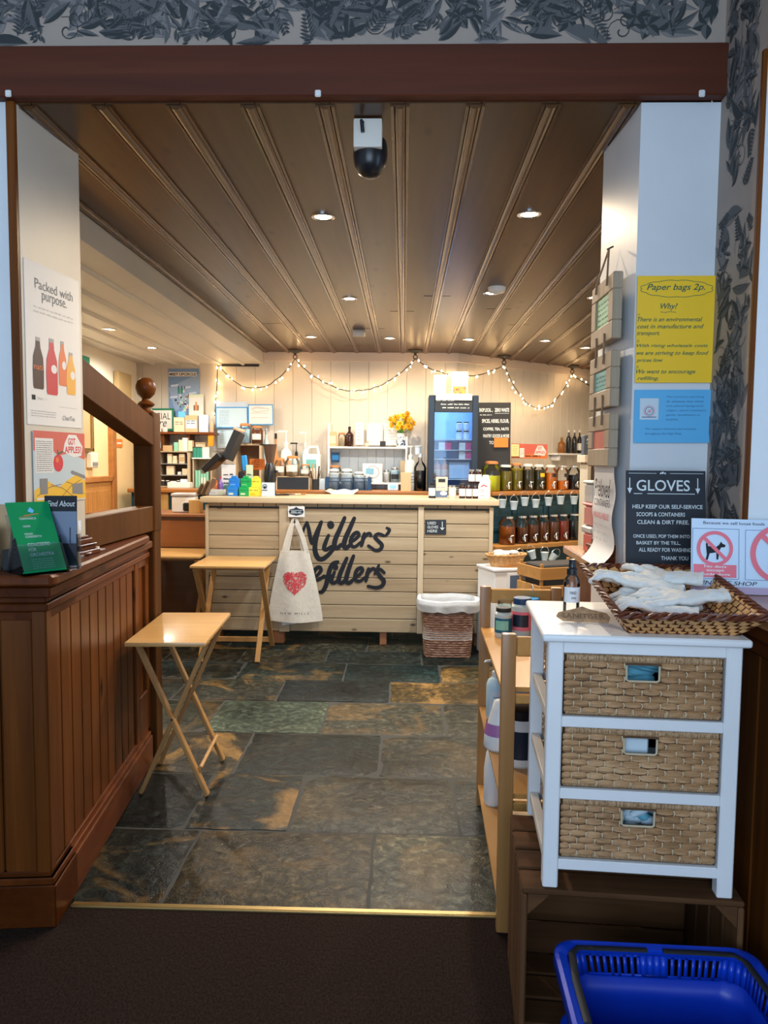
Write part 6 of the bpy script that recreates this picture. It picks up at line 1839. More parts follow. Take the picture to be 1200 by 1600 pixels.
carton('kraft box with a dark picture on the upper brown shelf, right of the cream one', 299, 674, 20, 26, 7.24, zt, 'card_kraft2', .07, face='poster_pale', lines=2)
carton('pale blue box at the right of the upper brown shelf', 318, 674, 15, 27, 7.24, zt, 'poster_pale', .06)
bottle('slim peach bottle at the right end of the upper brown shelf', 331, 674, 6, 24, 7.24, zt, 'card_peach', 'card_white')
carton('bright blue folded packet above the cream box', 284, 651, 11, 9, 7.25, zt + sz(23.3, 7.24), 'paper_blue', .03)
carton('white tub with a torn label on the short lower brown shelf', 244, 700, 14, 10, 7.24, zl, 'poster_pale', .07, lines=1)
# rack
RY = 7.18
a, b = PX(247, 762, RY, ZB), PX(300, 762, RY, ZB); rw = b.x - a.x; rh = sz(57, RY)
t_ = thing('display_rack', 'small open wooden rack of kraft boxes on the pine worktop behind the newel post', 'rack', a)
mb = MB()
mb.box(0, .015, 0, .2, 0, rh, 'plank_pale_z', .002); mb.box(rw - .045, rw - .02, 0, .2, 0, rh, 'plank_pale_z', .002); mb.box(0, rw - .02, 0, .2, rh - .012, rh, 'plank_pale', .002); mb.box(0, rw - .02, 0, .2, 0, .014, 'plank_pale', .002); mb.box(0, rw - .03, .19, .2, 0, rh, 'card_brown')
mb.build('frame', t_)
for q in (.345, .66):
    mb = MB(); mb.box(.015, rw - .045, 0, .19, rh * q - .008, rh * q, 'ink_grey', .001); mb.build('shelf_board', t_)
def rackbox(px, py, w_, h_, lev, m, lab, **k):
    z = a.z + (.014 if lev == 0 else rh * (.345, .66, 1.0)[lev - 1])
    return carton(lab, px, py, w_, h_, RY + .03, z, m, .05, **k)
rackbox(265, 723, 7, 15, 2, 'card_cream', 'tall cream carton on the top board of the rack')
rackbox(273, 723, 7, 6, 2, 'card_cream', 'lowest of the two small cream cartons on the top board of the rack')
carton('upper one of the two small cream cartons on the top board of the rack', 273, 717, 6, 6, RY + .03, a.z + rh * .66 + sz(6.1, RY), 'card_cream', .05)
rackbox(284, 723, 9, 15, 2, 'card_cream', 'wide cream carton at the right of the rack\'s top board', face='card_kraft')
rackbox(266, 741, 12, 14, 1, 'card_cream', 'square cream carton on the middle board of the rack')
rackbox(280, 741, 5, 5, 1, 'card_white', 'tiny white pot-sized carton on the middle board of the rack')
rackbox(289, 741, 9, 10, 1, 'card_cream', 'cream carton at the right of the rack\'s middle board')
for px, lab in ((255, 'leftmost'), (262, 'middle'), (279, 'rightmost')):
    p = PX(px, 760, RY + .04, a.z + .014)
    jar_thing('small black jar with a pale lid on the bottom board of the rack, ' + lab, p, .020, .055, 'black_matt', 'card_white', group='black jars in the rack')
t_ = thing('white_tray', 'low white tray with small sachets in front of the rack', 'tray', PX(279, 762, 7.05, ZB))
mb = MB(); mb.box(-.11, .11, 0, .10, 0, .055, 'paper', .004); mb.build('tray_body', t_); mb = MB(); mb.box(0.01, .07, .02, .07, .05, .085, 'poster_pale', .004); mb.build('sachet', t_); mb = MB(); mb.box(-.09, -.04, .02, .07, .05, .065, 'card_white', .004); mb.build('sachet', t_)
rt = a.z + rh
for px, w_, h_, m, lab in ((262, 15, 9, 'card_kraft', 'flat kraft box'), (275, 7, 14, 'box_mint', 'mint carton'), (282, 6, 18, 'card_cream', 'slim cream carton'), (289, 8, 21, 'card_white', 'tall white carton'), (297, 7, 17, 'card_cream', 'cream carton at the right end')):
    carton(lab + ' standing on top of the wooden rack', px, 705, w_, h_, RY + .03, rt, m, .06)
# box shelf right of the rack with green pouches and mint tubes
a2, b2 = PX(301, 762, 7.2, ZB), PX(331, 762, 7.2, ZB); w2 = b2.x - a2.x; h2 = sz(47, 7.2)
t_ = thing('box_shelf', 'upright wooden box shelf between the rack and the till', 'shelf', a2)
mb = MB(); mb.box(0, w2, .18, .19, 0, h2, 'plank_pale_z'); mb.box(0, .012, 0, .18, 0, h2, 'plank_pale_z', .002); mb.box(w2 - .012, w2, 0, .18, 0, h2, 'plank_pale_z', .002); mb.box(-.005, w2, -.01, .18, h2 - .012, h2, 'white_paint', .002); mb.build('box_frame', t_)
for i in range(5):
    carton('mint green slim carton in the row inside the box shelf', 307 + i * 4.3, 760, 3.7, (27, 27, 22, 22, 25)[i], 7.22, ZB, 'box_mint', .04, group='mint cartons in the box shelf', face='card_white' if i in (2, 3) else None)
for i, (px, m) in enumerate(((304, 'box_green'), (309, 'box_green'), (314, 'box_green'), (319, 'card_white'), (324, 'card_white'))):
    t_ = thing('pouch', '%s pouch on the box shelf' % ('dark green' if i < 3 else 'pale grey'), 'pouch', PX(px, 714, 7.22, a2.z + h2), R(6 * (i - 2)), '%s pouches on the box shelf' % ('dark green' if i < 3 else 'pale grey'))
    mb = MB(); mb.grid(lambda u, v: (.020 * (2 * u - 1) * (1 - .1 * v), .014 * (1 - v) * sin(pi * u) * -1, .10 * v), 6, 5, m); mb.grid(lambda u, v: (.020 * (1 - 2 * u) * (1 - .1 * v), .014 * (1 - v) * sin(pi * u) + .002, .10 * v), 6, 5, m); mb.build('pouch_body', t_, smooth=50)
    mb = MB(); mb.box(-.018, .018, -.002, .004, .098, .106, 'black_matt' if i < 3 else 'card_cream'); mb.build('seal', t_)
carton('bright orange-yellow box under the right end of the upper brown shelf', 329, 697, 8, 19, 7.24, PX(329, 697, 7.24).z, 'bright_orange', .05)
carton('kraft parcel with a mint top left of the orange box', 313, 702, 17, 11, 7.30, PX(313, 702, 7.30).z, 'card_kraft', .05, face='card_cream')
# menu papers with blue edges
def d_menu(n, doodle):
    def f(mb, w, h):
        mb.patch(w * .035, w * .965, h * .05, h * .95, 'paper_pale_blue' if n > 4 else 'paper', I4)
        for i in range(n):
            mb.scribble(w * .12, w * (.42 if n > 4 else .8), h * (.80 - i * .68 / n), h * .025, 'ink_blue' if n > 4 else 'red_print', I4, .0014, .0008)
        if doodle:
            mb.stroke([(w * (.5 + .34 * cos(t)), h * (.75 + .10 * sin(t) * (1 + .3 * cos(3 * t)))) for t in [k * .314 for k in range(21)]], .003, 'ink_grey', I4, .0009)
    return f
wall_card('menu_sheet', 337, 636, 388, 669, 7.38, 'edge_blue', 'wide pale menu sheet with a blue border on the back wall, left one', 'menu', d_menu(9, 0), .003, tilt=-.04)
wall_card('menu_sheet', 388, 632, 427, 664, 7.36, 'edge_blue', 'smaller menu sheet with a blue border and a cloud doodle, right one', 'menu', d_menu(3, 1), .003, tilt=-.04)
wall_card('plastic_wallet', 335, 628, 387, 640, 7.42, 'poster_pale', 'clear plastic wallet showing above the wide menu sheet', 'wallet', None, .001)
wall_card('menu_sheet', 340, 668, 372, 700, 7.41, 'paper_pale_blue', 'pale blue sheet hanging below the wide menu sheet behind the till', 'menu', d_menu(7, 0), .002)
wall_card('card_sign', 334, 679, 348, 705, 7.44, 'paper', 'small white lettered card left of the till screen', 'card', lambda mb, w, h: [mb.scribble(w * .2, w * .8, h * (.8 - i * .15), h * .05, 'ink_grey', I4, .0012) for i in range(4)], .003, tilt=.1)
# wooden box shelf behind the till
a3, b3 = PX(366, 766, 7.1, ZB), PX(408, 766, 7.1, ZB); w3 = b3.x - a3.x; h3 = PX(380, 693, 7.1).z - ZB
t_ = thing('wooden_box', 'wooden box shelf behind the till carrying two large jars', 'box', a3)
mb = MB(); mb.box(0, w3, 0, .25, h3 - .018, h3, 'plank_pale', .002); mb.box(w3 - .018, w3, 0, .25, 0, h3, 'plank_pale_z', .002); mb.box(0, .018, 0, .25, 0, h3, 'plank_pale_z', .002); mb.box(0, w3, .235, .25, 0, h3, 'card_brown'); mb.build('box_frame', t_)
kilner('large clear jar with a pale content on the wooden box behind the till', 383, 693, 19, 32, 7.14, ZB + h3, 'milky_blue', 'clay_lid', .7)
kilner('large clip jar of dark pods with a white label on the wooden box', 402, 693, 18, 28, 7.14, ZB + h3, 'oil_brown', 'clay_lid', .78, 'card_white')

# ---- things on the counter, left half
FZ = CZ
t_ = thing('till', 'black touch-screen till seen from behind, tilted on its stand', 'till', PX(352, 775, 6.12, FZ))
mb = MB(); mb.boxc((0, .02, .012), (.20, .16, .024), 'black_plastic', bev=.006); mb.bar((.03, .03, .02), (.045, .0, .22), .06, .03, 'black_matt'); mb.build('stand', t_)
def dirslab(mb, p, q, w, th, m):
    mb.bar(p, q, w, th, m, (0, 1, 0), .005)
mb = MB(); dirslab(mb, (-.135, -.02, .21), (.01, -.05, .34), .05, .26, 'black_plastic'); mb.build('screen', t_)
mb = MB(); dirslab(mb, (.015, .02, .29), (.115, .04, .52), .055, .24, 'black_matt'); mb.boxc((.115, .02, .535), (.055, .20, .02), 'card_peach', (0, R(25), 0), .004); mb.build('customer_screen', t_)
t_ = thing('black_tumbler', 'black and steel tumbler below the till screen', 'tumbler', PX(359, 773, 6.22, FZ))
mb = MB(); mb.lathe([(0, 0), (.03, 0), (.04, .10), (.042, .25), (.036, .25), (.03, .02), (0, .02)], 'black_plastic', 20); mb.build('tumbler_body', t_); mb = MB(); mb.box(.018, .04, -.036, .0, .13, .245, 'chrome', .004); mb.build('steel_strip', t_)
t_ = thing('card_reader', 'black card reader with a blue side on a stand behind the cartons', 'card reader', PX(381, 773, 6.1, FZ))
mb = MB(); mb.boxc((-.02, 0, .03), (.10, .10, .06), 'black_plastic', bev=.01); mb.boxc((-.02, .01, .12), (.05, .05, .14), 'black_matt', bev=.01); mb.build('reader_stand', t_)
mb = MB(); mb.boxc((.01, -.01, .26), (.045, .03, .13), 'edge_blue', (0, R(-6), 0), .006); mb.build('reader', t_)
carton('white card with hand-drawn lettering in front of the till', 357, 776, 22, 48, 5.98, FZ, 'paper', .004, name='card_sign', cat='card', lines=3)
carton('pale green leaflet card right of the card reader', 390, 776, 11, 47, 6.06, FZ, 'card_lime', .004, name='card_sign', cat='card', lines=2, lc='ink_green')
wall_card('orange_notice', 390, 717, 414, 734, 6.2, 'sign_orange', 'tilted fluorescent orange handwritten notice left of the coffee grinder', 'notice', lambda mb, w, h: [mb.scribble(w * .1, w * .92, h * (.8 - i * .18), h * .07, 'ink', I4, .0016) for i in range(4)], .002)
mb = MB(); mb.tube([(0, 0, 0), (0, 0, .26)], .004, 'dark_metal', 6); mb.lathe([(0, 0), (.03, 0), (.03, .006), (0, .006)], 'dark_metal', 14); mb.build('sign_stand', None, PX(403, 773, 6.215, FZ), label='thin metal stand under the orange notice', cat='stand')
for (px, m, nm) in ((364, 'carton_blue', 'blue'), (381.5, 'carton_green', 'green'), (397, 'carton_yellow', 'yellow')):
    for lev in (0, 1):
        w_ = 20 if nm != 'yellow' else 21 - lev * 4
        Yc = 5.84 + lev * .045; p = PX(px + lev * 2.5 - (1 if nm == 'blue' else 0), 776, Yc, FZ)
        t_ = thing('tea_carton', '%s carton in the %s of the display left of the coffee grinder' % (nm, 'front row' if lev == 0 else 'raised back row'), 'carton', p)
        w = sz(w_, Yc) * .82; h = sz(14, Yc); z0 = lev * h * .95
        mb = MB(); mb.box(-w / 2, w / 2, 0, .045, z0 * 0, z0 + h, m, .003)
        mb.prism([(-w * .3, 0), (w * .3, 0), (w * .22, h * .28), (-w * .22, h * .28)], .045, m, Matrix.Translation((0, .045, z0 + h)) @ Matrix.Rotation(R(90), 4, 'X'), .002); mb.build('body', t_)
        mb = MB(); Mf = sheet((-w / 2, -.001, z0), (1, 0, 0), (0, 0, 1)); mb.scribble(w * .1, w * .9, h * .62, h * .14, 'ink_blue' if nm == 'blue' else 'ink_green', Mf, .002); mb.patch(w * .15, w * .6, h * .15, h * .35, 'card_lime' if nm != 'yellow' else 'daffodil', Mf); mb.build('label', t_, smooth=0)
t_ = thing('open_tray', 'low white open box with small bottles at the left end of the counter', 'box', PX(340, 777, 5.9, FZ))
mb = MB(); w = sz(28, 5.9)
for q in ((-w / 2, w / 2, 0, .003), (-w / 2, w / 2, .10, .103), (-w / 2, -w / 2 + .003, 0, .1), (w / 2 - .003, w / 2, 0, .1)):
    mb.box(*q, 0, .05, 'card_white')
mb.box(-w / 2, w / 2, 0, .1, 0, .003, 'card_white'); mb.build('tray_body', t_, smooth=0)
mb = MB(); Mf = sheet((-w / 2, -.001, 0), (1, 0, 0), (0, 0, 1)); mb.scribble(w * .1, w * .4, .02, .012, 'ink_pale', Mf, .002); mb.patch(w * .55, w * .85, .008, .035, 'card_lime', Mf); mb.build('label', t_, smooth=0)
bottle('small bottle with a red cap and purple label in the open white box', 345, 772, 8, 28, 5.95, FZ + .006, 'purple', 'red_print')
bottle('small red bottle behind the purple one in the open white box', 339, 772, 7, 22, 5.97, FZ + .006, 'drink_orange', 'drink_orange')
carton('teal packet beside the blue cartons', 354, 772, 8, 16, 5.97, FZ, 'box_mint', .03)
for i, lab in enumerate(('front', 'middle', 'back')):
    t_ = thing('paper_bag', 'flat brown paper bag leaning at the left end of the counter, %s one' % lab, 'bag', PX(323 - i * 7, 777, 5.86 + i * .05, FZ), R(0), 'brown paper bags leaning at the counter end')
    mb = MB(); mb.bar((0, 0, .004), (.055 - i * .01, .02, .135 - i * .025), .012, .10, 'card_brown2', (0, 1, 0), .004); mb.build('bag_body', t_)
    mb = MB(); mb.bar((.055 - i * .01, .02, .135 - i * .025), (.058 - i * .01, .021, .143 - i * .025), .008, .098, 'card_kraft', (0, 1, 0), .001); mb.build('folded_edge', t_)
# coffee grinder
t_ = thing('coffee_grinder', 'black coffee grinder with a smoked funnel hopper on the counter', 'coffee grinder', PX(422, 775, 6.05, FZ))
k = 6.05 / FOC
mb = MB(); mb.lathe([(0, 0), (.055, 0), (.055, .012), (.046, .02), (.046, .10), (.052, .13), (.050, .19), (.042, .235), (.030, .265), (0, .27)], 'black_plastic', 24); mb.boxc((.052, -.01, .195), (.03, .03, .022), 'black_plastic', bev=.006); mb.build('grinder_body', t_, smooth=50)
mb = MB(); mb.lathe([(.030, .262), (.034, .29), (.046, .35), (.054, .41), (.050, .41), (.042, .35), (.030, .29), (0, .285)], 'grinder_smoke', 24, cap=False); mb.build('hopper', t_, smooth=50)
mb = MB(); mb.lathe([(0, .410), (.057, .410), (.057, .416), (0, .418)], 'black_plastic', 24); mb.build('hopper_lid', t_)
t_ = carton('white card with a round face emblem before the coffee grinder', 419, 776, 21, 22, 5.82, FZ, 'cup_white', .004, name='card_sign', cat='card')
mb = MB(); w, h = sz(21, 5.82), sz(22, 5.82); Mf = sheet((-w / 2, -.001, 0), (1, 0, 0), (0, 0, 1)); mb.disc((w * .25, h * .72), w * .17, 'navy', Mf, .001, 24, w * .12); mb.disc((w * .25, h * .66), w * .09, 'navy', Mf, .0012, 16); mb.stroke([(w * .06, h * .45), (w * .42, h * .45)], .006, 'navy', Mf, .001); mb.build('emblem', t_, smooth=0)
for i, (x0, x1, y_, m) in enumerate(((431, 452, 774, 'black_plastic'), (436, 462, 771, 'chrome'), (446, 470, 774, 'card_cream'), (455, 478, 772, 'orange_wood'))):
    a_, b_ = PX(x0, y_, 5.98 + i * .05, FZ + .007), PX(x1, y_, 5.95 + i * .06, FZ + .010)
    mb = MB(); mb.bar(a_, b_, .022, .012, m, (0, 0, 1), .004); mb.build('utensil', None, label=('black-handled', 'steel', 'pale wooden', 'orange wooden')[i] + ' kitchen tool lying on the counter right of the grinder', cat='utensil')

# ---- back counter, middle
a4, b4 = PX(431, 768, 7.0, ZB), PX(484, 768, 7.0, ZB); w4 = b4.x - a4.x; h4 = PX(455, 744, 7.0).z - ZB
t_ = thing('riser_box', 'low wooden riser with a chalkboard front carrying cream jars', 'box', a4)
mb = MB(); mb.box(0, w4, 0, .18, h4 - .012, h4, 'plank_pale', .002); mb.box(0, .012, 0, .18, 0, h4, 'plank_pale_z'); mb.box(w4 - .012, w4, 0, .18, 0, h4, 'plank_pale_z'); mb.build('box_frame', t_)
mb = MB(); mb.box(.012, w4 - .012, .003, .01, 0, h4 - .012, 'chalkboard'); mb.build('chalk_front', t_)
for px, w_, h_, lab in ((438, 17, 28, 'left'), (457, 22, 32, 'middle, largest'), (477, 16, 19, 'right, lowest')):
    kilner('clip jar of cream powder on the chalkboard riser, ' + lab, px, 744, w_, h_, 7.05, ZB + h4, 'card_cream2', 'clay_lid', .55, 'card_white', 'cream jars on the riser')
def backpump(label, px, wpx, ytop, ybase, Y, Z, body, head='milky', lab=None):
    h = sz(ybase - ytop, Y); return pump_bottle(label, PX(px, ybase, Y, Z), sz(wpx, Y) / 2, h, body, head, lab)
backpump('big white pump bottle behind the cream jars', 447, 18, 676, 768, 7.25, ZB, 'milky', 'milky', 'card_peach')
backpump('clear pump bottle with a black pump behind the cream jars', 463, 13, 695, 768, 7.27, ZB, 'milky_blue', 'black_plastic')
backpump('tall clear pump bottle behind the white jug', 477, 12, 678, 768, 7.33, ZB, 'milky_blue', 'milky')
bottle('clear swing-top bottle behind the coffee grinder', 416, 768, 10, 94, 7.2, ZB, 'milky_blue', 'chrome', None, neck=.2)
bottle('amber bottle with a clear neck right of the coffee grinder', 431, 768, 11, 86, 7.2, ZB, 'bottle_amber2', 'black_plastic', neck=.35)
t_ = thing('white_jug', 'white plastic jerrycan with a teal label on the back worktop', 'jerrycan', PX(486, 768, 7.18, ZB))
w, h = sz(28, 7.18), sz(68, 7.18)
mb = MB(); mb.box(-w / 2, w / 2, 0, .14, 0, h * .80, 'milky', .018, seg=3); mb.tube([(-w * .35, .07, h * .78), (-w * .2, .07, h * .96), (w * .3, .07, h * .97), (w * .40, .07, h * .78)], .014, 'milky', 10); mb.build('can_body', t_, smooth=50)
mb = MB(); mb.patch(-w * .28, w * .28, h * .48, h * .68, 'box_mint2', sheet((0, -.001, 0), (1, 0, 0), (0, 0, 1))); mb.build('label', t_)
mb = MB(); mb.lathe([(0, h * .78), (.022, h * .78), (.022, h * .86), (0, h * .87)], 'milky', 14, Matrix.Translation((-w * .36, .07, 0))); mb.build('cap', t_)
t_ = thing('utensil_jar', 'dark pot of upright knives and brushes on the back worktop', 'pot', PX(493, 768, 6.98, ZB))
mb = MB(); mb.lathe([(0, 0), (.034, 0), (.036, .10), (.032, .10), (.030, .01), (0, .01)], 'black_matt', 18); mb.build('pot_body', t_)
for i in range(8):
    a = i * .8; L = random.uniform(.14, .25); mb = MB(); mb.tube([(.015 * cos(a), .015 * sin(a), .02), (.045 * cos(a) , .03 * sin(a), L)], [.005, .008], ('chrome', 'dark_metal', 'card_kraft')[i % 3], 6); mb.build('utensil', t_)
carton('small white tub right of the utensil pot', 503, 768, 9, 17, 7.05, ZB, 'cup_white', .06)
# white wall unit
UY = 7.20
ux0, ux1 = PX(512, 700, UY).x, PX(637, 700, UY).x
zS = PX(570, 698, UY).z; zTop = PX(512, 660, UY).z
t_ = thing('plate_rack', 'white painted wall shelf unit with a boarded back behind the counter', 'shelf unit', (ux0, UY, 0)); uw = ux1 - ux0
mb = MB(); mb.box(0, .018, 0, .22, ZB, zTop, 'white_paint', .003); mb.build('side', t_); mb = MB(); mb.box(uw - .022, uw, 0, .22, ZB, zS + .10, 'white_paint', .003); mb.build('side', t_)
mb = MB(); mb.box(.018, uw - .022, 0, .22, zS - .018, zS, 'white_paint', .003); mb.build('shelf_board', t_); mb = MB(); mb.box(.018, uw - .022, 0, .22, ZB + .05, ZB + .07, 'white_paint', .003); mb.build('shelf_board', t_)
mb = MB(); x = .018
while x < uw - .03:
    mb.box(x, min(x + .088, uw - .022), .205, .215, ZB, zS, 'white_grey', .003); x += .0895
mb.build('boarded_back', t_)
carton('kraft paper bag with a dark letter on the white shelf', 519, 698, 13, 23, UY + .04, zS, 'card_kraft2', .05, face='card_cream')
kilner('small jar of beige grain with a red lid on the white shelf', 534, 698, 12, 22, UY + .05, zS, 'card_cream2', 'clay_lid', .7)
bottle('brown-black bottle with a black cap on the white shelf', 546, 698, 13, 31, UY + .05, zS, 'bottle_dark', 'black_plastic')
def d_paper(mb, w, h):
    mb.disc((w * .4, h * .85), w * .10, 'box_mint', I4)
    for i in range(4):
        mb.scribble(w * .15, w * .85, h * (.65 - i * .15), h * .05, 'ink', I4, .0018)
wall_card('paper_notice', 555, 660, 568, 695, UY + .16, 'paper', 'narrow white notice standing on the white shelf, leftmost', 'notice', d_paper, .002)
def d_plain(mb, w, h):
    mb.stroke([(w * .06, h * .04), (w * .94, h * .04), (w * .94, h * .96), (w * .06, h * .96), (w * .06, h * .04)], .003, 'ink_pale', I4, n=0)
    for i in range(5):
        mb.scribble(w * .12, w * .85, h * (.8 - i * .14), h * .035, 'ink_pale', I4, .0014)
wall_card('paper_notice', 573, 661, 598, 696, UY + .17, 'paper', 'white framed notice standing in the middle of the white shelf', 'notice', d_plain, .006)
wall_card('paper_notice', 600, 661, 620, 696, UY + .17, 'paper', 'white notice on the white shelf beside the vase', 'notice', d_plain, .002)
t_ = thing('small_ornament', 'tiny cream ornament on the white shelf', 'ornament', PX(573, 698, UY + .04, zS)); mb = MB(); mb.ball((0, 0, .02), .02, 'card_cream', 10); mb.build('ornament_body', t_); mb = MB(); mb.ball((0.008, 0, .045), .014, 'card_peach', 10); mb.build('ornament_head', t_)
carton('small black block on the front of the white shelf', 598, 698, 9, 9, UY + .02, zS, 'black_matt', .03)
# vase with daffodils
vp = PX(626, 698, UY + .08, zS)
t_ = thing('flower_vase', 'white vase with dark blue pattern holding daffodils on the white shelf', 'vase', vp)
mb = MB(); mb.lathe([(0, 0), (.034, 0), (.044, .01), (.048, .04), (.048, .09), (.040, .105), (.036, .125), (.040, .135), (.034, .135), (.032, .11), (0, .10)], 'milky', 24); mb.build('vase_body', t_, smooth=50)
mb = MB()
rg = random.Random(9)
for i in range(40):
    a, z = rg.uniform(-1.4, 1.4), rg.uniform(.02, .10); r = .0486; s_ = rg.uniform(.004, .009)
    mb.ball((r * sin(a), -r * cos(a), z), s_, 'blue_dark', 6, (1, .25, 1), (0, 0, a))
mb.build('pattern', t_)
def daffodil(label, base, head, tilt):
    t = thing('daffodil', label, 'flower', base, 0, 'daffodils in the patterned vase')
    h_ = Vector(head) - Vector(base)
    mb = MB(); mb.tube([(0, 0, 0), (h_.x * .3, h_.y * .3, h_.z * .5), h_ * .97], .0035, 'stem_green', 6); mb.build('stem', t)
    M_ = Matrix.Translation(h_) @ Euler(tilt).to_matrix().to_4x4()
    mb = MB(M_)
    for i in range(6):
        a = i * pi / 3; d = Vector((cos(a), 0, sin(a))); q = Vector((-sin(a), 0, cos(a)))
        mb.poly([d * .006, d * .020 + q * .013 + Vector((0, -.004, 0)), d * .036 + Vector((0, -.006, 0)), d * .020 - q * .013 + Vector((0, -.004, 0))], 'daffodil'); mb.poly([(d * .006) + Vector((0, .002, 0)), d * .020 - q * .013 + Vector((0, .0, 0)), d * .036 + Vector((0, -.003, 0)), d * .020 + q * .013 + Vector((0, 0, 0))], 'daffodil')
    mb.build('petals', t, smooth=0)
    mb = MB(M_ @ Matrix.Rotation(R(90), 4, 'X')); mb.lathe([(.006, 0), (.009, .012), (.014, .022), (.012, .022), (.007, .010), (0, .004)], 'daffodil_cup', 12, cap=False); mb.build('trumpet', t, smooth=50)
for i in range(16):
    px, py = [(611, 655), (616, 660), (622, 652), (629, 650), (636, 647), (641, 656), (645, 661), (633, 660), (625, 662), (618, 652), (638, 666), (630, 668), (642, 669), (612, 664), (634, 653), (622, 668)][i]
    hd = PX(px, py, UY + .04 + .10 * ((i * 7) % 5) / 5)
    daffodil('yellow daffodil in the patterned vase', (vp.x + rg.uniform(-.02, .02), vp.y + rg.uniform(-.02, .02), zS + .10), hd, (rg.uniform(-.5, .3), rg.uniform(-.5, .5), rg.uniform(-.8, .8)))
zu = ZB + .07
carton('navy box inside the white shelf unit', 524, 722, 12, 15, UY + .12, PX(524, 722, UY + .12).z, 'blue_dark', .05, face='edge_blue')
kilner('clip jar with an orange lid inside the white shelf unit, under the navy box', 524, 748, 19, 26, UY + .06, zu, 'card_white', 'clay_lid', .6, 'navy')
t_ = carton('square white box with a round emblem inside the white shelf unit', 582, 748, 31, 29, UY + .03, zu, 'paper', .06)
w, h = sz(31, UY + .03), sz(29, UY + .03); mb = MB(); Mf = sheet((-w / 2, -.001, 0), (1, 0, 0), (0, 0, 1)); mb.disc((w * .52, h * .55), w * .32, 'ink_pale', Mf, .001, 32, w * .28); mb.patch(w * .16, w * .56, h * .42, h * .75, 'paper_pale_blue2', Mf, .0014); mb.build('emblem', t_, smooth=0)
kilner('lilac jar right of the square white box', 604, 748, 11, 20, UY + .05, zu, 'card_white', 'chrome', .8)
kilner('jar with a black label in the white shelf unit', 617, 748, 15, 24, UY + .05, zu, 'milky_blue', 'chrome', .8, 'black_matt')
carton('pale wooden board leaning at the right end of the white shelf unit', 629, 748, 8, 34, UY + .08, zu, 'plank_pale_z', .02, name='board', cat='board')
t_ = thing('weighing_device', 'small white scale with a bluish display on the back worktop', 'scale', PX(614, 768, 6.95, ZB))
mb = MB(); mb.box(-.05, .05, 0, .08, 0, .065, 'cup_white', .008); mb.build('device_body', t_); mb = MB(); mb.boxc((0, -.001, .040), (.06, .003, .03), 'screen_blue', (R(-10), 0, 0)); mb.build('display', t_)
t_ = thing('wire_crate', 'dark blue plastic crate of glass jars on the back worktop', 'crate', PX(544, 770, 6.95, ZB))
w, d, h = sz(72, 6.95), .26, sz(19, 6.95)
mb = MB()
for z in (0.004, h * .72, h):
    mb.tube([(-w / 2, 0, z), (w / 2, 0, z), (w / 2, d, z), (-w / 2, d, z)], .004, 'blue_dark2', 6, closed=True)
n = 34
for i in range(n):
    x = -w / 2 + w * (i + .5) / n; mb.box(x - .002, x + .002, -.002, .002, 0, h * .98, 'blue_dark2'); mb.box(x - .002, x + .002, d - .002, d + .002, 0, h * .98, 'blue_dark2')
for x in (-w / 2, w / 2 - .035):
    mb.box(x, x + .035, -.003, .003, 0, h + .012, 'blue_dark2', .003)
mb.box(-w / 2, w / 2, 0, d, 0, .004, 'blue_dark2'); mb.build('crate_frame', t_)
for i, (px, w_, h_) in enumerate(((522, 18, 32), (542, 20, 32), (561, 18, 28), (574, 10, 24))):
    kilner('empty upturned glass jar standing in the blue crate', px, 768, w_, h_, 7.06, ZB + .006, 'glass_pale', 'glass_pale', .8, None, 'glass jars in the blue crate')
t_ = thing('tea_towel', 'crumpled white cloth hanging over the front edge of the worktop before the blue crate', 'cloth', PX(533, 770, 6.87, ZB))
mb = MB(); mb.grid(lambda u, v: (-.14 + .30 * u, -.03 + .05 * v - .02, .010 + .006 * sin(14 * u) - (0.05 * (1 - v) * (0.3 + sin(pi * u)))), 24, 6, 'cloth_white'); o = mb.build('cloth_body', t_, smooth=70)
mb = MB(); mb.tube([(-.14, -.03, .01), (-.10, -.035, .03), (-.06, -.03, .012)], .008, 'black_matt', 6); mb.build('corner_loop', t_)
carton('crumpled kraft paper bag beside the white pump bottle', 634, 770, 16, 29, 6.93, ZB, 'card_kraft2', .05)
backpump('large clear pump bottle with a white pump beside the fridge', 641, 18, 697, 768, 7.05, ZB, 'milky_pale', 'milky', 'card_white')
bottle('dark carafe with a pale blue cup over its neck, beside the fridge', 656, 770, 19, 58, 6.98, ZB, 'glass', 'cup_white', None, None, .25, 'carafe', 'bottle_black', .55)
t_ = thing('paper_cup', 'pale blue cup upside down on the carafe neck', 'cup', PX(653, 718, 6.98, ZB + sz(57, 6.98))); mb = MB(); mb.lathe([(0, 0), (.026, 0), (.030, .07), (.034, .075), (0, .08)], 'poster_pale', 18); mb.build('cup_body', t_)
mb = MB(); mb.lathe([(.0305, .066), (.035, .072), (.035, .078), (.03, .080)], 'cup_white', 18, cap=False); mb.build('rim', t_)

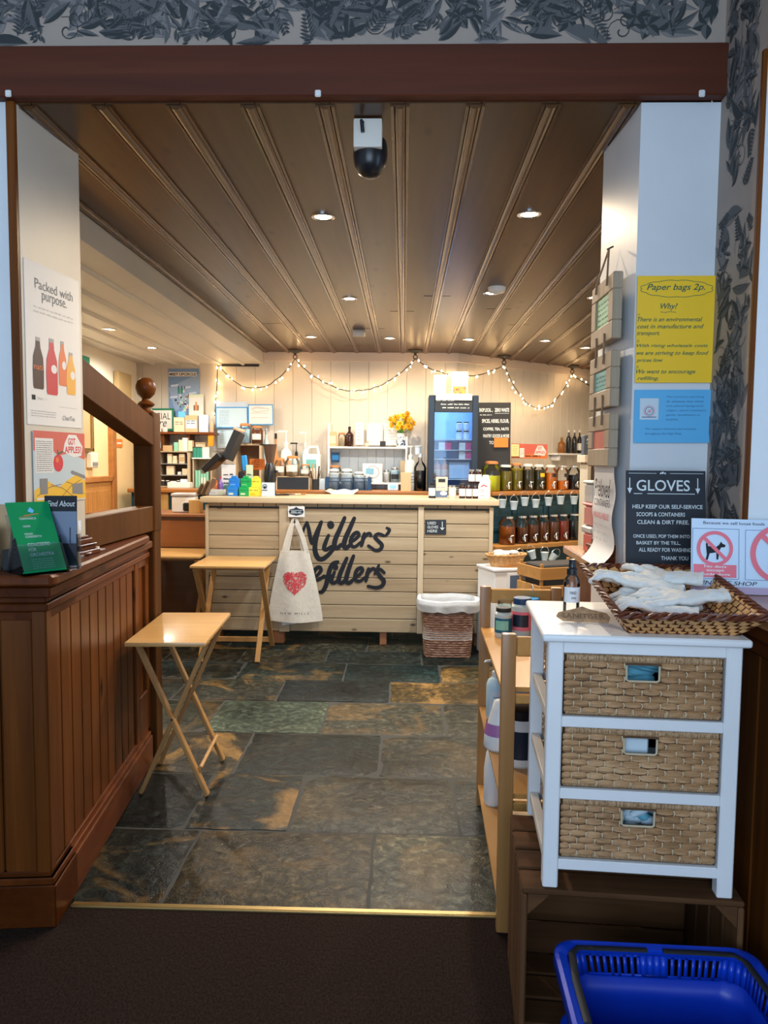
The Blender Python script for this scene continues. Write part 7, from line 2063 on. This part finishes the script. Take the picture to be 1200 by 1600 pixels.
# ---- glass-door fridge
FY = 6.88
fa, fb = PX(668, 768, FY).x, PX(745, 768, FY).x; fw = fb - fa; fz = PX(706, 618, FY).z
t_ = thing('fridge', 'tall navy glass-door fridge with chalk writing on its header', 'fridge', (fa, FY, 0)); 
F0 = ZB
mb = MB(); mb.box(0, .03, .0, .30, F0, fz, 'navy', .004); mb.box(fw - .03, fw, 0, .30, F0, fz, 'navy', .004); mb.box(.03, fw - .03, 0, .30, fz - .03, fz, 'navy'); mb.box(.03, fw - .03, 0, .30, F0, F0 + .03, 'navy'); mb.build('cabinet', t_)
mb = MB(); mb.box(.03, fw - .03, .28, .30, F0 + .03, fz - .03, 'fridge_in'); mb.box(.03, .035, .03, .28, F0 + .03, fz - .03, 'fridge_in'); mb.box(fw - .035, fw - .03, .03, .28, F0 + .03, fz - .03, 'fridge_in'); mb.build('lining', t_)
for q, (y0, y1) in enumerate(((687, 0), (703, 0), (717, 0))):
    z = PX(706, y0, FY + .15).z; mb = MB(); mb.box(.036, fw - .036,  .06, .275, z - .006, z, 'white_paint'); mb.build('shelf_board', t_)
shz = [PX(706, y, FY + .15).z for y in (687, 703, 717)]
mb = MB(); dz0, dz1 = PX(706, 770, FY).z, PX(706, 645, FY).z
mb.box(0, .055, -.03, -.005, F0, fz, 'navy', .005); mb.box(fw - .055, fw, -.03, -.005, F0, fz, 'navy', .005); mb.box(.055, fw - .055, -.028, -.006, fz - .155, fz - .02, 'chalkboard', .002); mb.box(.055, fw - .055, -.028, -.006, F0, PX(706, 758, FY).z, 'chalkboard', .002)
dr_ = mb.build('door', t_)
mb = MB(); mb.box(.055, fw - .055, -.016, -.012, PX(706, 758, FY).z, fz - .155, 'glass_fridge'); mb.build('glazing', dr_)
mb = MB(); Mf = sheet((.055, -.0285, fz - .155), (1, 0, 0), (0, 0, 1)); ww = fw - .11
for i, (a_, b_) in enumerate(((.04, .55), (.16, .95), (.2, .92))):
    mb.scribble(ww * a_, ww * b_, .10 - i * .032, .012, 'chalk', Mf, .003)
Mf = sheet((.055, -.0285, PX(706, 771, FY).z), (1, 0, 0), (0, 0, 1))
for i in range(3):
    mb.scribble(ww * .1, ww * .9, .052 - i * .02, .009, 'chalk', Mf, .002)
mb.build('chalk_writing', dr_, smooth=0)
l = lamp('light_source', 'AREA', (fw / 2, .10, fz - .04), 1.6, (.55, .78, 1), (0, 0, 0), fw * .7, .06); l.parent = t_
def infridge(label, px, w_, h_, zf, m, **k):
    p = PX(px, 700, FY + .13); return carton(label, px, 700, w_, h_, FY + .12, zf, m, .05, **k)
for px, lv, lab in ((695, 1, 'on the middle shelf, left'), (731 - 0, 1, 'on the middle shelf, right'), (731, 2, 'on the lower shelf, right')):
    px2 = px if px < 700 else 727
    t_2 = carton('white and pink packet in the fridge ' + lab, px2, 700, 19, 12, FY + .12, shz[lv], 'card_white', .08)
    w, h = sz(19, FY + .12), sz(12, FY + .12); mb = MB(); Mf = sheet((-w / 2, -.001, 0), (1, 0, 0), (0, 0, 1)); mb.patch(w * .5, w, 0, h, 'hot_pink', Mf); mb.scribble(w * .08, w * .42, h * .5, h * .14, 'ink_pale', Mf, .002); mb.build('pink_panel', t_2, smooth=0)
for px, lab in ((683, 'left'), (695, 'right')):
    bottle('bottle of pink-orange drink in the fridge, %s one of the pair' % lab, px, 745, 11, 32, FY + .12, PX(706, 748, FY).z + .0, 'pink_drink', 'black_matt', 'card_peach', neck=.3)
mb = MB(); mb.box(0.036, fw - .036,   .06, .275, PX(706, 748, FY).z - .012, PX(706, 748, FY).z - .004, 'white_paint'); mb.build('shelf_board', t_)
for i, (px, lv) in enumerate(((717, 0), (728, 0), (717, 0.5), (728, .5))):
    z = shz[0] + (.001 if lv == 0 else .085)
    jar_thing('small dark-lidded jar stacked on the top shelf of the fridge', PX(px, 700, FY + .14, z), .030, .082, 'jar_pale', 'black_matt', 'cup_white', group='jars on the top fridge shelf')
carton('pale box at the bottom right of the fridge', 717, 745, 32, 25, FY + .16, PX(706, 748, FY).z, 'poster_pale', .10)
# on top of the fridge
t_ = thing('papers_tray', 'flat white carton lid lying on top of the fridge', 'box', (fa + fw / 2, FY + .02, fz)); mb = MB(); mb.box(-.165, .165, -.05, .2, 0, .012, 'paper'); mb.box(-.165, .165, -.055, -.05, -.045, .012, 'paper'); mb.build('lid_body', t_); mb = MB(); mb.scribble(0, .14, -.02, .008, 'ink_pale', sheet((0, -.056, 0), (1, 0, 0), (0, 0, 1)), .002); mb.build('writing', t_, smooth=0)
carton('plain white booklet standing on the fridge, left one', 687, 617, 19, 30, FY + .06, fz + .013, 'paper', .03, name='booklet', cat='booklet')
t_2 = carton('white booklet with an orange picture standing on the fridge, right one', 718, 617, 25, 35, FY + .05, fz + .013, 'paper', .03, name='booklet', cat='booklet')
w, h = sz(25, FY + .05), sz(35, FY + .05); mb = MB(); Mf = sheet((-w / 2, -.001, 0), (1, 0, 0), (0, 0, 1)); mb.patch(w * .08, w * .92, h * .04, h * .36, 'drink_orange', Mf)
for i in range(14):
    mb.disc((w * random.uniform(.15, .85), h * random.uniform(.08, .32)), w * .06, random.choice(['card_cream', 'red_print', 'daffodil', 'card_brown']), Mf, .001 + i * .00002, 8)
for i in range(3):
    mb.scribble(w * .2, w * .8, h * (.85 - i * .1), h * .035, 'ink_grey', Mf, .0016)
mb.build('cover_print', t_2, smooth=0)
# tall chalkboard
def d_chalk(mb, w, h):
    c = 'chalk'
    mb.text('SHOP LOCAL ...', w * .06, w * .46, h * .875, h * .925, c, I4, bold=.02); mb.text('ZERO WASTE', w * .52, w * .95, h * .875, h * .925, c, I4, bold=.02); mb.stroke([(w * .53, h * .855), (w * .94, h * .855)], .003, c, I4)
    mb.scribble(w * .08, w * .44, h * .83, h * .01, c, I4, .003)
    for s_, a, b, y, hh in (('SPICES, HERBS, FLOUR,', .14, .95, .72, .058), ('COFFEE, TEA, NUTS', .18, .94, .62, .045), ('PANTRY GOODS & MORE', .18, .96, .53, .045), ('TODAY!', .36, .74, .44, .045)):
        mb.text(s_, w * a, w * b, h * y, h * (y + hh), c, I4, bold=.02)
wall_card('tall_chalkboard', 745, 629, 797, 745, 7.22, 'black_matt', 'tall black chalkboard headed SHOP LOCAL standing right of the fridge', 'chalkboard', d_chalk, .02)

# ---- oil dispensers on the turned counter
SD = Vector((cos(R(34)), sin(R(34)), 0)); SO = Vector((.80, 6.93, 0)); SN = Vector((sin(R(34)), -cos(R(34)), 0))
MS = Matrix.Translation(SO) @ Matrix.Rotation(R(34), 4, 'Z')
t_ = thing('dispenser_counter', 'teal panelled counter under the oil dispensers with an orange wooden top', 'counter', SO, R(34))
mb = MB(); mb.box(.04, 1.75, 0, .36, ZB - .04, ZB, 'orange_wood', .010, seg=2); mb.build('worktop', t_)
mb = MB(); mb.box(0.06, 1.7, .09, .34, 0, ZB - .04, 'teal')
for x in (.0, .42, .84, 1.26):
    for a_, b_, c, d_ in ((x + .02, x + .40, .78, .82), (x + .02, x + .40, 1.02, 1.06), (x + .02, x + .05, .82, 1.02), (x + .37, x + .40, .82, 1.02)):
        mb.box(a_, b_, .078, .092, c, d_, 'teal', .003)
mb.build('panelling', t_)
LZ2 = .665
t_ = thing('dispenser_shelf', 'lower orange wooden shelf carrying the second row of oil dispensers', 'shelf', SO, R(34))
mb = MB(); mb.box(-.03, 1.5, -.14, .089, LZ2 - .045, LZ2, 'orange_crate', .006); mb.build('board', t_)
def dispenser(label, loc, rot, r, h, liquid, lvl, lid, group, body2=None, tap=True, label_m=None, sq=False):
    t = thing('oil_dispenser', label, 'dispenser', loc, rot, group)
    n = 28
    mb = MB(); mb.lathe([(0, .0), (r * .93, 0), (r, .012), (r, h * .68), (r * .92, h * .76), (r * .66, h * .84), (r * .64, h * .88)], 'glass', n, cap=False); mb.build('body', t, smooth=50)
    mb = MB(); mb.lathe([(0, .004), (r * .90, .005), (r * .965, .018), (r * .965, h * lvl), (0, h * lvl)], liquid, n); mb.build('liquid', t, smooth=50)
    mb = MB(); mb.lathe([(r * .66, h * .86), (r * .72, h * .87), (r * .72, h * .93), (r * .5, h * .955), (0, h * .96)], lid, n); mb.build('lid', t)
    if tap:
        mb = MB(); z = h * .20
        mb.tube([(0, -r * .98, z), (0, -r - .02, z)], .008, 'chrome', 8); mb.lathe([(0, 0), (.016, 0), (.016, .006), (0, .006)], 'chrome', 14, Matrix.Translation((0, -r * .98, z)) @ Matrix.Rotation(R(90), 4, 'X'))
        mb.tube([(0, -r - .018, z + .006), (0, -r - .032, z + .002), (0, -r - .045, z - .030)], [.011, .010, .006], 'chrome', 8); mb.tube([(0, -r - .024, z), (0, -r - .024, z + .03), (.026, -r - .026, z + .036)], .005, 'chrome', 6)
        mb.build('tap', t, smooth=50)
    if label_m:
        mb = MB(); mb.grid(lambda u, v: (r * 1.01 * sin((u - .5) * .8 + .3), -r * 1.01 * cos((u - .5) * .8 + .3), h * (.50 + .14 * v)), 6, 1, label_m); mb.build('label', t, smooth=60)
    return t
g1 = 'oil dispensers on the orange worktop'
def on_counter(px, y_off, Z):
    # meets the line of the worktop, y_off back from its front edge
    P = SO + Vector((-SN.x, -SN.y, 0)) * y_off; p = on_line(px, 723, P, SD)
    return Vector((p.x, p.y, Z))
U = [(768, 'oil_yellow', .50, 'clay_lid', .088, .30, 'yellow-green one at the left end, without a tap'), (790, 'oil_olive', .72, 'milky', .070, .265, 'olive one, second from the left'), (807, 'oil_olive', .78, 'clay_lid', .066, .285, 'olive one with an orange lid, third from the left'),
     (825, 'oil_dark', .76, 'milky', .066, .275, 'dark green one, fourth from the left'), (842, 'oil_dark', .76, 'milky', .066, .27, 'very dark one with a small orange label, fifth from the left'), (860.5, 'oil_orange', .66, 'milky', .066, .265, 'bright orange one right of the dark ones'),
     (879, 'oil_orange', .36, 'chrome', .066, .265, 'one a third full of orange liquid'), (897, 'oil_black', .58, 'chrome', .066, .265, 'black liquid one at the right end of the upper row')]
for i, (px, liq, lv, lid, r, h, lab) in enumerate(U):
    dispenser('upper oil dispenser, ' + lab, on_counter(px, .13, ZB), R(34 - 22), r, h, liq, lv, lid, g1, tap=i > 0, label_m='black_matt' if i in (0, 5, 6, 7) else ('daffodil' if i == 4 else None))
g2 = 'oil dispensers on the lower shelf'
Lr = [(793, 'oil_amber', .60, 'amber one at the left end'), (815, 'oil_brown', .55, 'brown one, second from the left'), (832, 'oil_brown', .62, 'brown one, third from the left'), (848, 'oil_brown', .66, 'dark brown one, fourth from the left'), (864, 'oil_brown', .68, 'dark brown one, fifth from the left'), (879, 'oil_red', .70, 'red-brown one, sixth from the left'), (896, 'oil_black', .70, 'black one at the right end')]
for i, (px, liq, lv, lab) in enumerate(Lr):
    P = SO + SN * .03; p = on_line(px, 800, P, SD)
    r = .080 if i == 0 else (.068 if i < 6 else .08)
    dispenser('lower-shelf oil dispenser, ' + lab, (p.x, p.y, LZ2), R(34 - 22), r, .285, liq, lv, 'chrome', g2, tap=i < 6)
def bucket(label, loc, tilt=(0, 0, 0), group='white tin pails under the taps'):
    t = thing('drip_pail', label, 'pail', loc, tilt, group)
    mb = MB(); mb.lathe([(0, -.075), (.027, -.075), (.039, 0), (.0415, .003), (.0405, .005), (.037, .002), (.025, -.072), (0, -.072)], 'cup_white', 20); mb.build('pail_body', t, smooth=50)
    mb = MB(); mb.tube([(.039 * cos(a), 0, .062 * sin(a)) for a in [k * pi / 10 for k in range(11)]], .0022, 'chrome', 6); mb.build('handle', t)
    return t
for i, (px, py) in enumerate(((785, 783), (803, 786), (820, 780), (837, 783), (857, 780), (876, 778), (897, 778))):
    P = SO + SN * .055; p = on_line(px, py, P, SD)
    bucket('white tin pail under the worktop edge, %s' % ('leftmost', 'second from the left', 'third from the left', 'fourth from the left', 'third from the right', 'second from the right', 'rightmost')[i], (p.x, p.y, p.z + .012))
    mb = MB(); mb.tube([(0, .04, .05), (0, 0, .05), (0, -.006, .06), (0, 0, .066)], .0025, 'chrome', 6); mb.build('hook', None, (p.x, p.y + .005, p.z + .018), label='small hook holding the pail under the worktop edge at its place', cat='hook', group='hooks of the white pails')
for i, (px, py, tl) in enumerate(((812, 869, 0), (830, 863, 18), (851, 865, 0), (867, 868, -35))):
    P = SO + SN * .17; p = on_line(px, py, P, SD)
    bucket('small white tin pail below the lower shelf, %s' % ('leftmost', 'tilted one, second from the left', 'third from the left', 'strongly tilted one at the right')[i], (p.x, p.y, p.z + .01), (0, R(-tl), 0), 'white tin pails under the lower shelf')
# things behind and beside the upper dispensers
BK = SO - SN * .30
def behind(px, py):
    return on_line(px, py, BK, SD)
def card_bend(name, x0, y0, x1, y1, m, label, cat, draw, th=.003, off=.30):
    P = SO - SN * off; a_ = on_line(x0, y1, P, SD); b_ = on_line(x1, y1, P, SD); c_ = on_line(x0, y0, P, SD)
    M0 = sheet(a_, (b_.x - a_.x, b_.y - a_.y, 0), (0, 0, 1))
    return small_sign(name, (b_.xy - a_.xy).length, c_.z - a_.z, m, M0, label, cat, draw, th)
def d_app2(mb, w, h):
    mb.poly([(0, 0, .0005), (w, 0, .0005), (w, h * .45, .0005), (w * .4, h * .3, .0005), (0, h * .4, .0005)], 'drink_orange', I4)
    mb.poly([(w * .62, h * .25, .0007), (w * .66, h * .6, .0007), (w * .72, h * .9, .0007), (w * .86, h * .9, .0007), (w * .97, h * .5, .0007), (w * .92, h * .2, .0007)], 'paper', I4); mb.text('GOT', w * .72, w * .84, h * .62, h * .82, 'red_print', I4, .001, bold=.02); mb.text('APPLES?', w * .66, w * .94, h * .34, h * .54, 'red_print', I4, .001, bold=.02)
    mb.scribble(w * .38, w * .8, h * .12, h * .12, 'ink', I4, .006, .0012)
card_bend('poster', 799, 693, 855, 716, 'poster_red', 'wide red and orange GOT APPLES? poster behind the oil dispensers', 'poster', d_app2, .003, .345)
card_bend('price_card', 799, 694, 811, 713, 'card_yellow', 'pale yellow price card in front of the wide red poster', 'card', lambda mb, w, h: [mb.scribble(w * .15, w * .85, h * (.8 - i * .15), h * .05, 'ink_grey', I4, .002) for i in range(5)], .003, .31)
card_bend('price_card', 812, 700, 819, 715, 'paper', 'small white price card right of the yellow one', 'card', lambda mb, w, h: [mb.scribble(w * .15, w * .85, h * (.8 - i * .15), h * .05, 'ink_grey', I4, .002) for i in range(4)], .003, .31)
wall_card('orange_card', 772, 684, 794, 699, 7.198, 'sign_orange', 'bright orange card fixed to the tall chalkboard', 'card', None, .003)
kz = PX(766, 718, 7.0).z
for px, nm in ((763, 'left'), (778, 'right')):
    p = on_counter(px, .29, ZB); t_2 = thing('tall_box', 'blue and white box standing behind the yellow-green dispenser, %s one' % nm, 'box', p, R(10))
    mb = MB(); mb.box(-.045, .045, 0, .08, 0, .335, 'card_white', .002); mb.build('body', t_2); mb = MB(); mb.box(-.044, .012, -.002, 0, .0, .333, 'carton_teal2'); mb.build('front_panel', t_2)
t_2 = thing('cup_stack', 'stack of black and white checked cups on the blue and white boxes', 'cups', (on_counter(766, .31, ZB).x, on_counter(766, .31, ZB).y + .02, ZB + .336))
mb = MB()
for i in range(3):
    mb.lathe([(0, .036 * i), (.046, .036 * i), (.050, .036 * i + .032), (0, .036 * i + .034)], 'black_matt' if i == 1 else 'checker', 20)
mb.build('cups', t_2)
p = on_counter(795, .29, ZB); mb = MB(); mb.box(-.03, .03, 0, .06, 0, .31, 'card_kraft', .003); mb.build('carton', None, p, R(10), label='plain kraft box standing between the blue boxes and the red poster', cat='box')
# wall shelf with bottles on the right
P8 = along(1.15, .14); 
def onw(px, py, off=.12):
    q = BEND + Vector((BD.y, -BD.x)) * off; return on_line(px, py, q, BD)
a_, b_ = onw(869, 708), onw(912, 708)
t_ = thing('wall_shelf', 'short white wall shelf with bottles on the right part of the back wall', 'shelf', (a_.x, a_.y, a_.z), R(38))
mb = MB(); mb.box(0, (b_ - a_).length, -.02, .118, -.02, 0, 'white_paint', .003); mb.build('shelf_board', t_); mb = MB(); mb.box(.05, .07, 0, .117, -.08, -.02, 'white_paint'); mb.build('bracket', t_)
for px, wpx, hpx, m, cap, lab, nk in ((877, 11, 25, 'bottle_amber', 'brass', 'short amber bottle at the left of the white wall shelf', .3), (888, 8, 36, 'bottle_black', 'card_white', 'dark bottle with a white neck tip, left of three on the white wall shelf', .3), (897, 8, 36, 'bottle_black', 'card_white', 'dark bottle with a white neck tip, middle of three on the white wall shelf', .3), (905, 7, 36, 'bottle_black', 'card_white', 'dark bottle with a white label, right of three on the white wall shelf', .3)):
    q = onw(px, 708, .10); dist = q.y; r, h = wpx * dist / FOC / 2, hpx * dist / FOC
    bottle(lab, px, 708, wpx, hpx, q.y, a_.z, m, cap, 'card_white' if 'label' in lab else None, neck=nk)
# pine boxes on the right ledge behind the frames
t_ = thing('pine_box', 'pale pine crate on end behind the driftwood frames, with a tin on top', 'crate', (1.055, 4.35, 0), R(0))
zz1, zz0 = PX(915, 711, 4.35).z, PX(915, 770, 4.35).z
mb = MB(); mb.box(0.0, .22, 0, .2, zz1 - .045, zz1, 'counter_top', .003); mb.box(.02, .04, .01, .2, .72, zz1 - .045, 'plank_pale_z', .002); mb.box(.04, .2, .15, .16, .72, zz1 - .045, 'card_brown'); mb.box(0, .22, 0, .2, 0, .72, 'plank_pale_z', .003); mb.build('crate_body', t_)
t_ = thing('tin', 'charcoal square tin with white lettering on the pine crate', 'tin', (1.095, 4.40, zz1), R(0))
mb = MB(); mb.box(-.035, .04, 0, .07, 0, .118, 'tin_grey', .003); mb.build('tin_body', t_); mb = MB(); Mf = sheet((-.035, -.001, 0), (1, 0, 0), (0, 0, 1)); mb.patch(.04, .07, .01, .045, 'card_white', Mf); mb.scribble(.015, .05, .085, .012, 'card_white', Mf, .003); mb.stroke([(.015, .07), (.035, .07)], .003, 'card_white', Mf); mb.build('label', t_, smooth=0)

# ---- white cabinet, bread basket and slatted crates under the lower shelf
cx0 = W(765, 892, Y=5.25); cz = W(790, 893, Y=5.25).z
t_ = thing('small_cabinet', 'small white cabinet with a dark glass door right of the planked counter', 'cabinet', (.84, 5.42, 0), R(20))
mb = MB(); mb.box(-.18, .12, 0, .28, 0, cz - .02, 'white_paint', .004); mb.build('cabinet_body', t_); mb = MB(); mb.box(-.19, .13, -.012, .29, cz - .02, cz, 'white_paint', .004); mb.build('top', t_)
mb = MB(); mb.box(-.08, .11, -.01, 0, .10, cz - .03, 'white_paint', .002); mb.box(-.06, .075, -.013, -.008, .14, cz - .05, 'slate_blue'); mb.box(.08, .095, -.013, -.008, .14, cz - .05, 'black_matt'); mb.build('door', t_)
t_ = thing('wicker_basket', 'tan wicker basket of pale cloths on the small white cabinet', 'basket', (.775, 5.53, cz), R(18))
mb = MB()
mb.grid(lambda u, v: ((.105 + .03 * v + .004 * sin(u * 60 * pi) * sin(v * 30)) * cos(u * 2 * pi) * 1.15, (.07 + .02 * v) * sin(u * 2 * pi), v * .085), 60, 14, 'wicker_tan', True); mb.lathe([(0, .002), (.10, .002)], 'wicker_tan', 20, cap=False); mb.build('woven_body', t_, smooth=50)
mb = MB(); mb.tube([(.158 * cos(a), .092 * sin(a), .088 + .003 * sin(a * 20)) for a in [k * pi / 30 for k in range(60)]], .009, 'wicker_tan', 8, closed=True); mb.build('rim', t_)
t_2 = MB()
for i in range(9):
    a = i * 1.1; t_2.ball((.07 * cos(a), .035 * sin(a), .085 + .01 * (i % 3)), .034, 'cloth_white', 10, (1.2, .9, .55), (0, 0, a))
o = t_2.build('cloths', None, (.775, 5.53, cz), R(18), label='pale rolled cloths heaped in the tan wicker basket', cat='cloths')
t_ = thing('clear_bottle', 'translucent container standing right of the small white cabinet', 'bottle', (1.03, 5.54, .42)); mb = MB(); mb.lathe([(0, 0), (.06, 0), (.06, .16), (.03, .22), (.03, .25), (0, .25)], 'glass_pale', 18); mb.build('bottle_body', t_, smooth=50); mb = MB(); mb.lathe([(.032, .235), (.032, .26), (0, .262)], 'cup_white', 14); mb.build('cap', t_)
t_ = thing('small_stool', 'low timber block under the translucent container', 'block', (1.03, 5.54, 0)); mb = MB(); mb.box(-.07, .07, -.07, .07, .38, .42, 'orange_crate', .004); mb.build('block_top', t_); mb = MB(); mb.box(-.06, .06, -.06, .06, 0, .38, 'teal'); mb.build('block_base', t_)
kt = W(850, 872, Y=5.3).z
for lev, lab in ((0, 'lower'), (1, 'upper')):
    t_ = thing('slatted_crate', 'orange-stained slatted wooden crate, %s of the stack beside the right ledge' % lab, 'crate', (1.13, 5.12, lev * .375 + (0.0)), R(22), 'slatted crates beside the right ledge')
    mb = MB(); H_ = .372
    for i in range(3):
        z = .012 + i * .125; mb.box(-.20, .24, 0, .012, z, z + .085, 'orange_crate', .003); mb.box(-.20, .24, .30, .312, z, z + .085, 'orange_crate', .003)
        mb.box(-.20, -.188, .012, .30, z, z + .085, 'orange_crate', .003); mb.box(.228, .24, .012, .30, z, z + .085, 'orange_crate', .003)
    mb.build('slats', t_)
    mb = MB(); 
    for x0 in (-.188, .208):
        for y0 in (.012, .28):
            mb.box(x0, x0 + .02, y0, y0 + .02, 0, H_, 'orange_crate', .002)
    mb.build('corner_posts', t_)
    mb = MB(); mb.box(-.188, .228, .012, .30, 0, .01, 'orange_crate'); mb.build('bottom', t_)
    mb = MB(); mb.box(-.16, .20, .03, .27, .011, .36, 'black_matt', .01); o = mb.build('dark_sack', None, (1.13, 5.12, lev * .375), R(22), label='dark contents filling the %s slatted crate' % lab, cat='sack')

# ---- goods for sale at the right end of the counter
Y0 = 5.86
jar_thing('black jar with a round white label at the right end of the counter, leftmost', PX(675, 777, Y0, FZ), sz(5.5, Y0), sz(24, Y0), 'black_matt', 'black_plastic', 'cup_white', lidh=.02)
t_ = carton('kraft packet with a picture of beans and a white oval on the counter', 690, 778, 18, 33, Y0 - .02, FZ, 'card_cream2', .05, name='packet', cat='packet')
w, h = sz(18, Y0 - .02), sz(33, Y0 - .02); mb = MB(); Mf = sheet((-w / 2, -.001, 0), (1, 0, 0), (0, 0, 1))
mb.patch(0, w, h * .04, h * .36, 'slate_blue', Mf); mb.disc((w * .66, h * .24), w * .30, 'paper', Mf, .0014, 24, ry=h * .10); mb.patch(w * .2, w * .8, h * .76, h * .92, 'black_matt', Mf, .001); mb.scribble(w * .1, w * .8, h * .5, h * .05, 'purple', Mf, .002)
mb.build('front_print', t_, smooth=0)
jar_thing('pale green jar with a dark cord next to the kraft packet', PX(706.5, 777, Y0, FZ), sz(6, Y0), sz(20, Y0), 'card_lime', 'chrome', 'jar_pale', lidh=.015)
for i, px in enumerate((722, 732.5, 743)):
    jar_thing('dark jar with a white label in the row of three on the counter', PX(px, 777, Y0 + .01, FZ), sz(4.9, Y0), sz(23, Y0), 'bottle_dark', 'black_matt', 'card_white', group='white-labelled jars in a row on the counter', labcol2='slate_blue' if False else None)
for i, px in enumerate((737, 747.5)):
    jar_thing('dark jar with a white label stacked on the row of jars', PX(px, 755, Y0 + .02, FZ + sz(23, Y0) + .001), sz(4.9, Y0), sz(22, Y0), 'bottle_dark', 'chrome', 'card_white', group='white-labelled jars stacked on the row')
t_ = thing('coffee_bag', 'white paper packet with red print and a folded top at the counter\'s right end', 'packet', PX(756, 778, Y0 - .03, FZ), R(-14))
w, h = sz(18, Y0), sz(37, Y0)
mb = MB(); mb.prism([(-w / 2, 0), (w / 2, 0), (w / 2, h * .72), (w * .30, h), (-w * .10, h), (-w / 2, h * .55)], .055, 'paper', Matrix.Translation((0, .055, 0)) @ Matrix.Rotation(R(90), 4, 'X'), .003); mb.build('packet_body', t_)
mb = MB(); Mf = sheet((-w / 2, -.001, 0), (1, 0, 0), (0, 0, 1)); mb.stroke([(w * .25, h * .5), (w * .45, h * .58), (w * .75, h * .52)], .008, 'red_print', Mf, .001)
for q in (.36, .28, .12):
    mb.scribble(w * .15, w * .7, h * q, h * .04, 'ink_grey', Mf, .002)
mb.build('front_print', t_, smooth=0)
mb = MB(); mb.box(w / 2 - .0, w / 2 + .0012, .004, .051, .004, h * .68, 'card_cream2'); mb.build('side_gusset', t_)
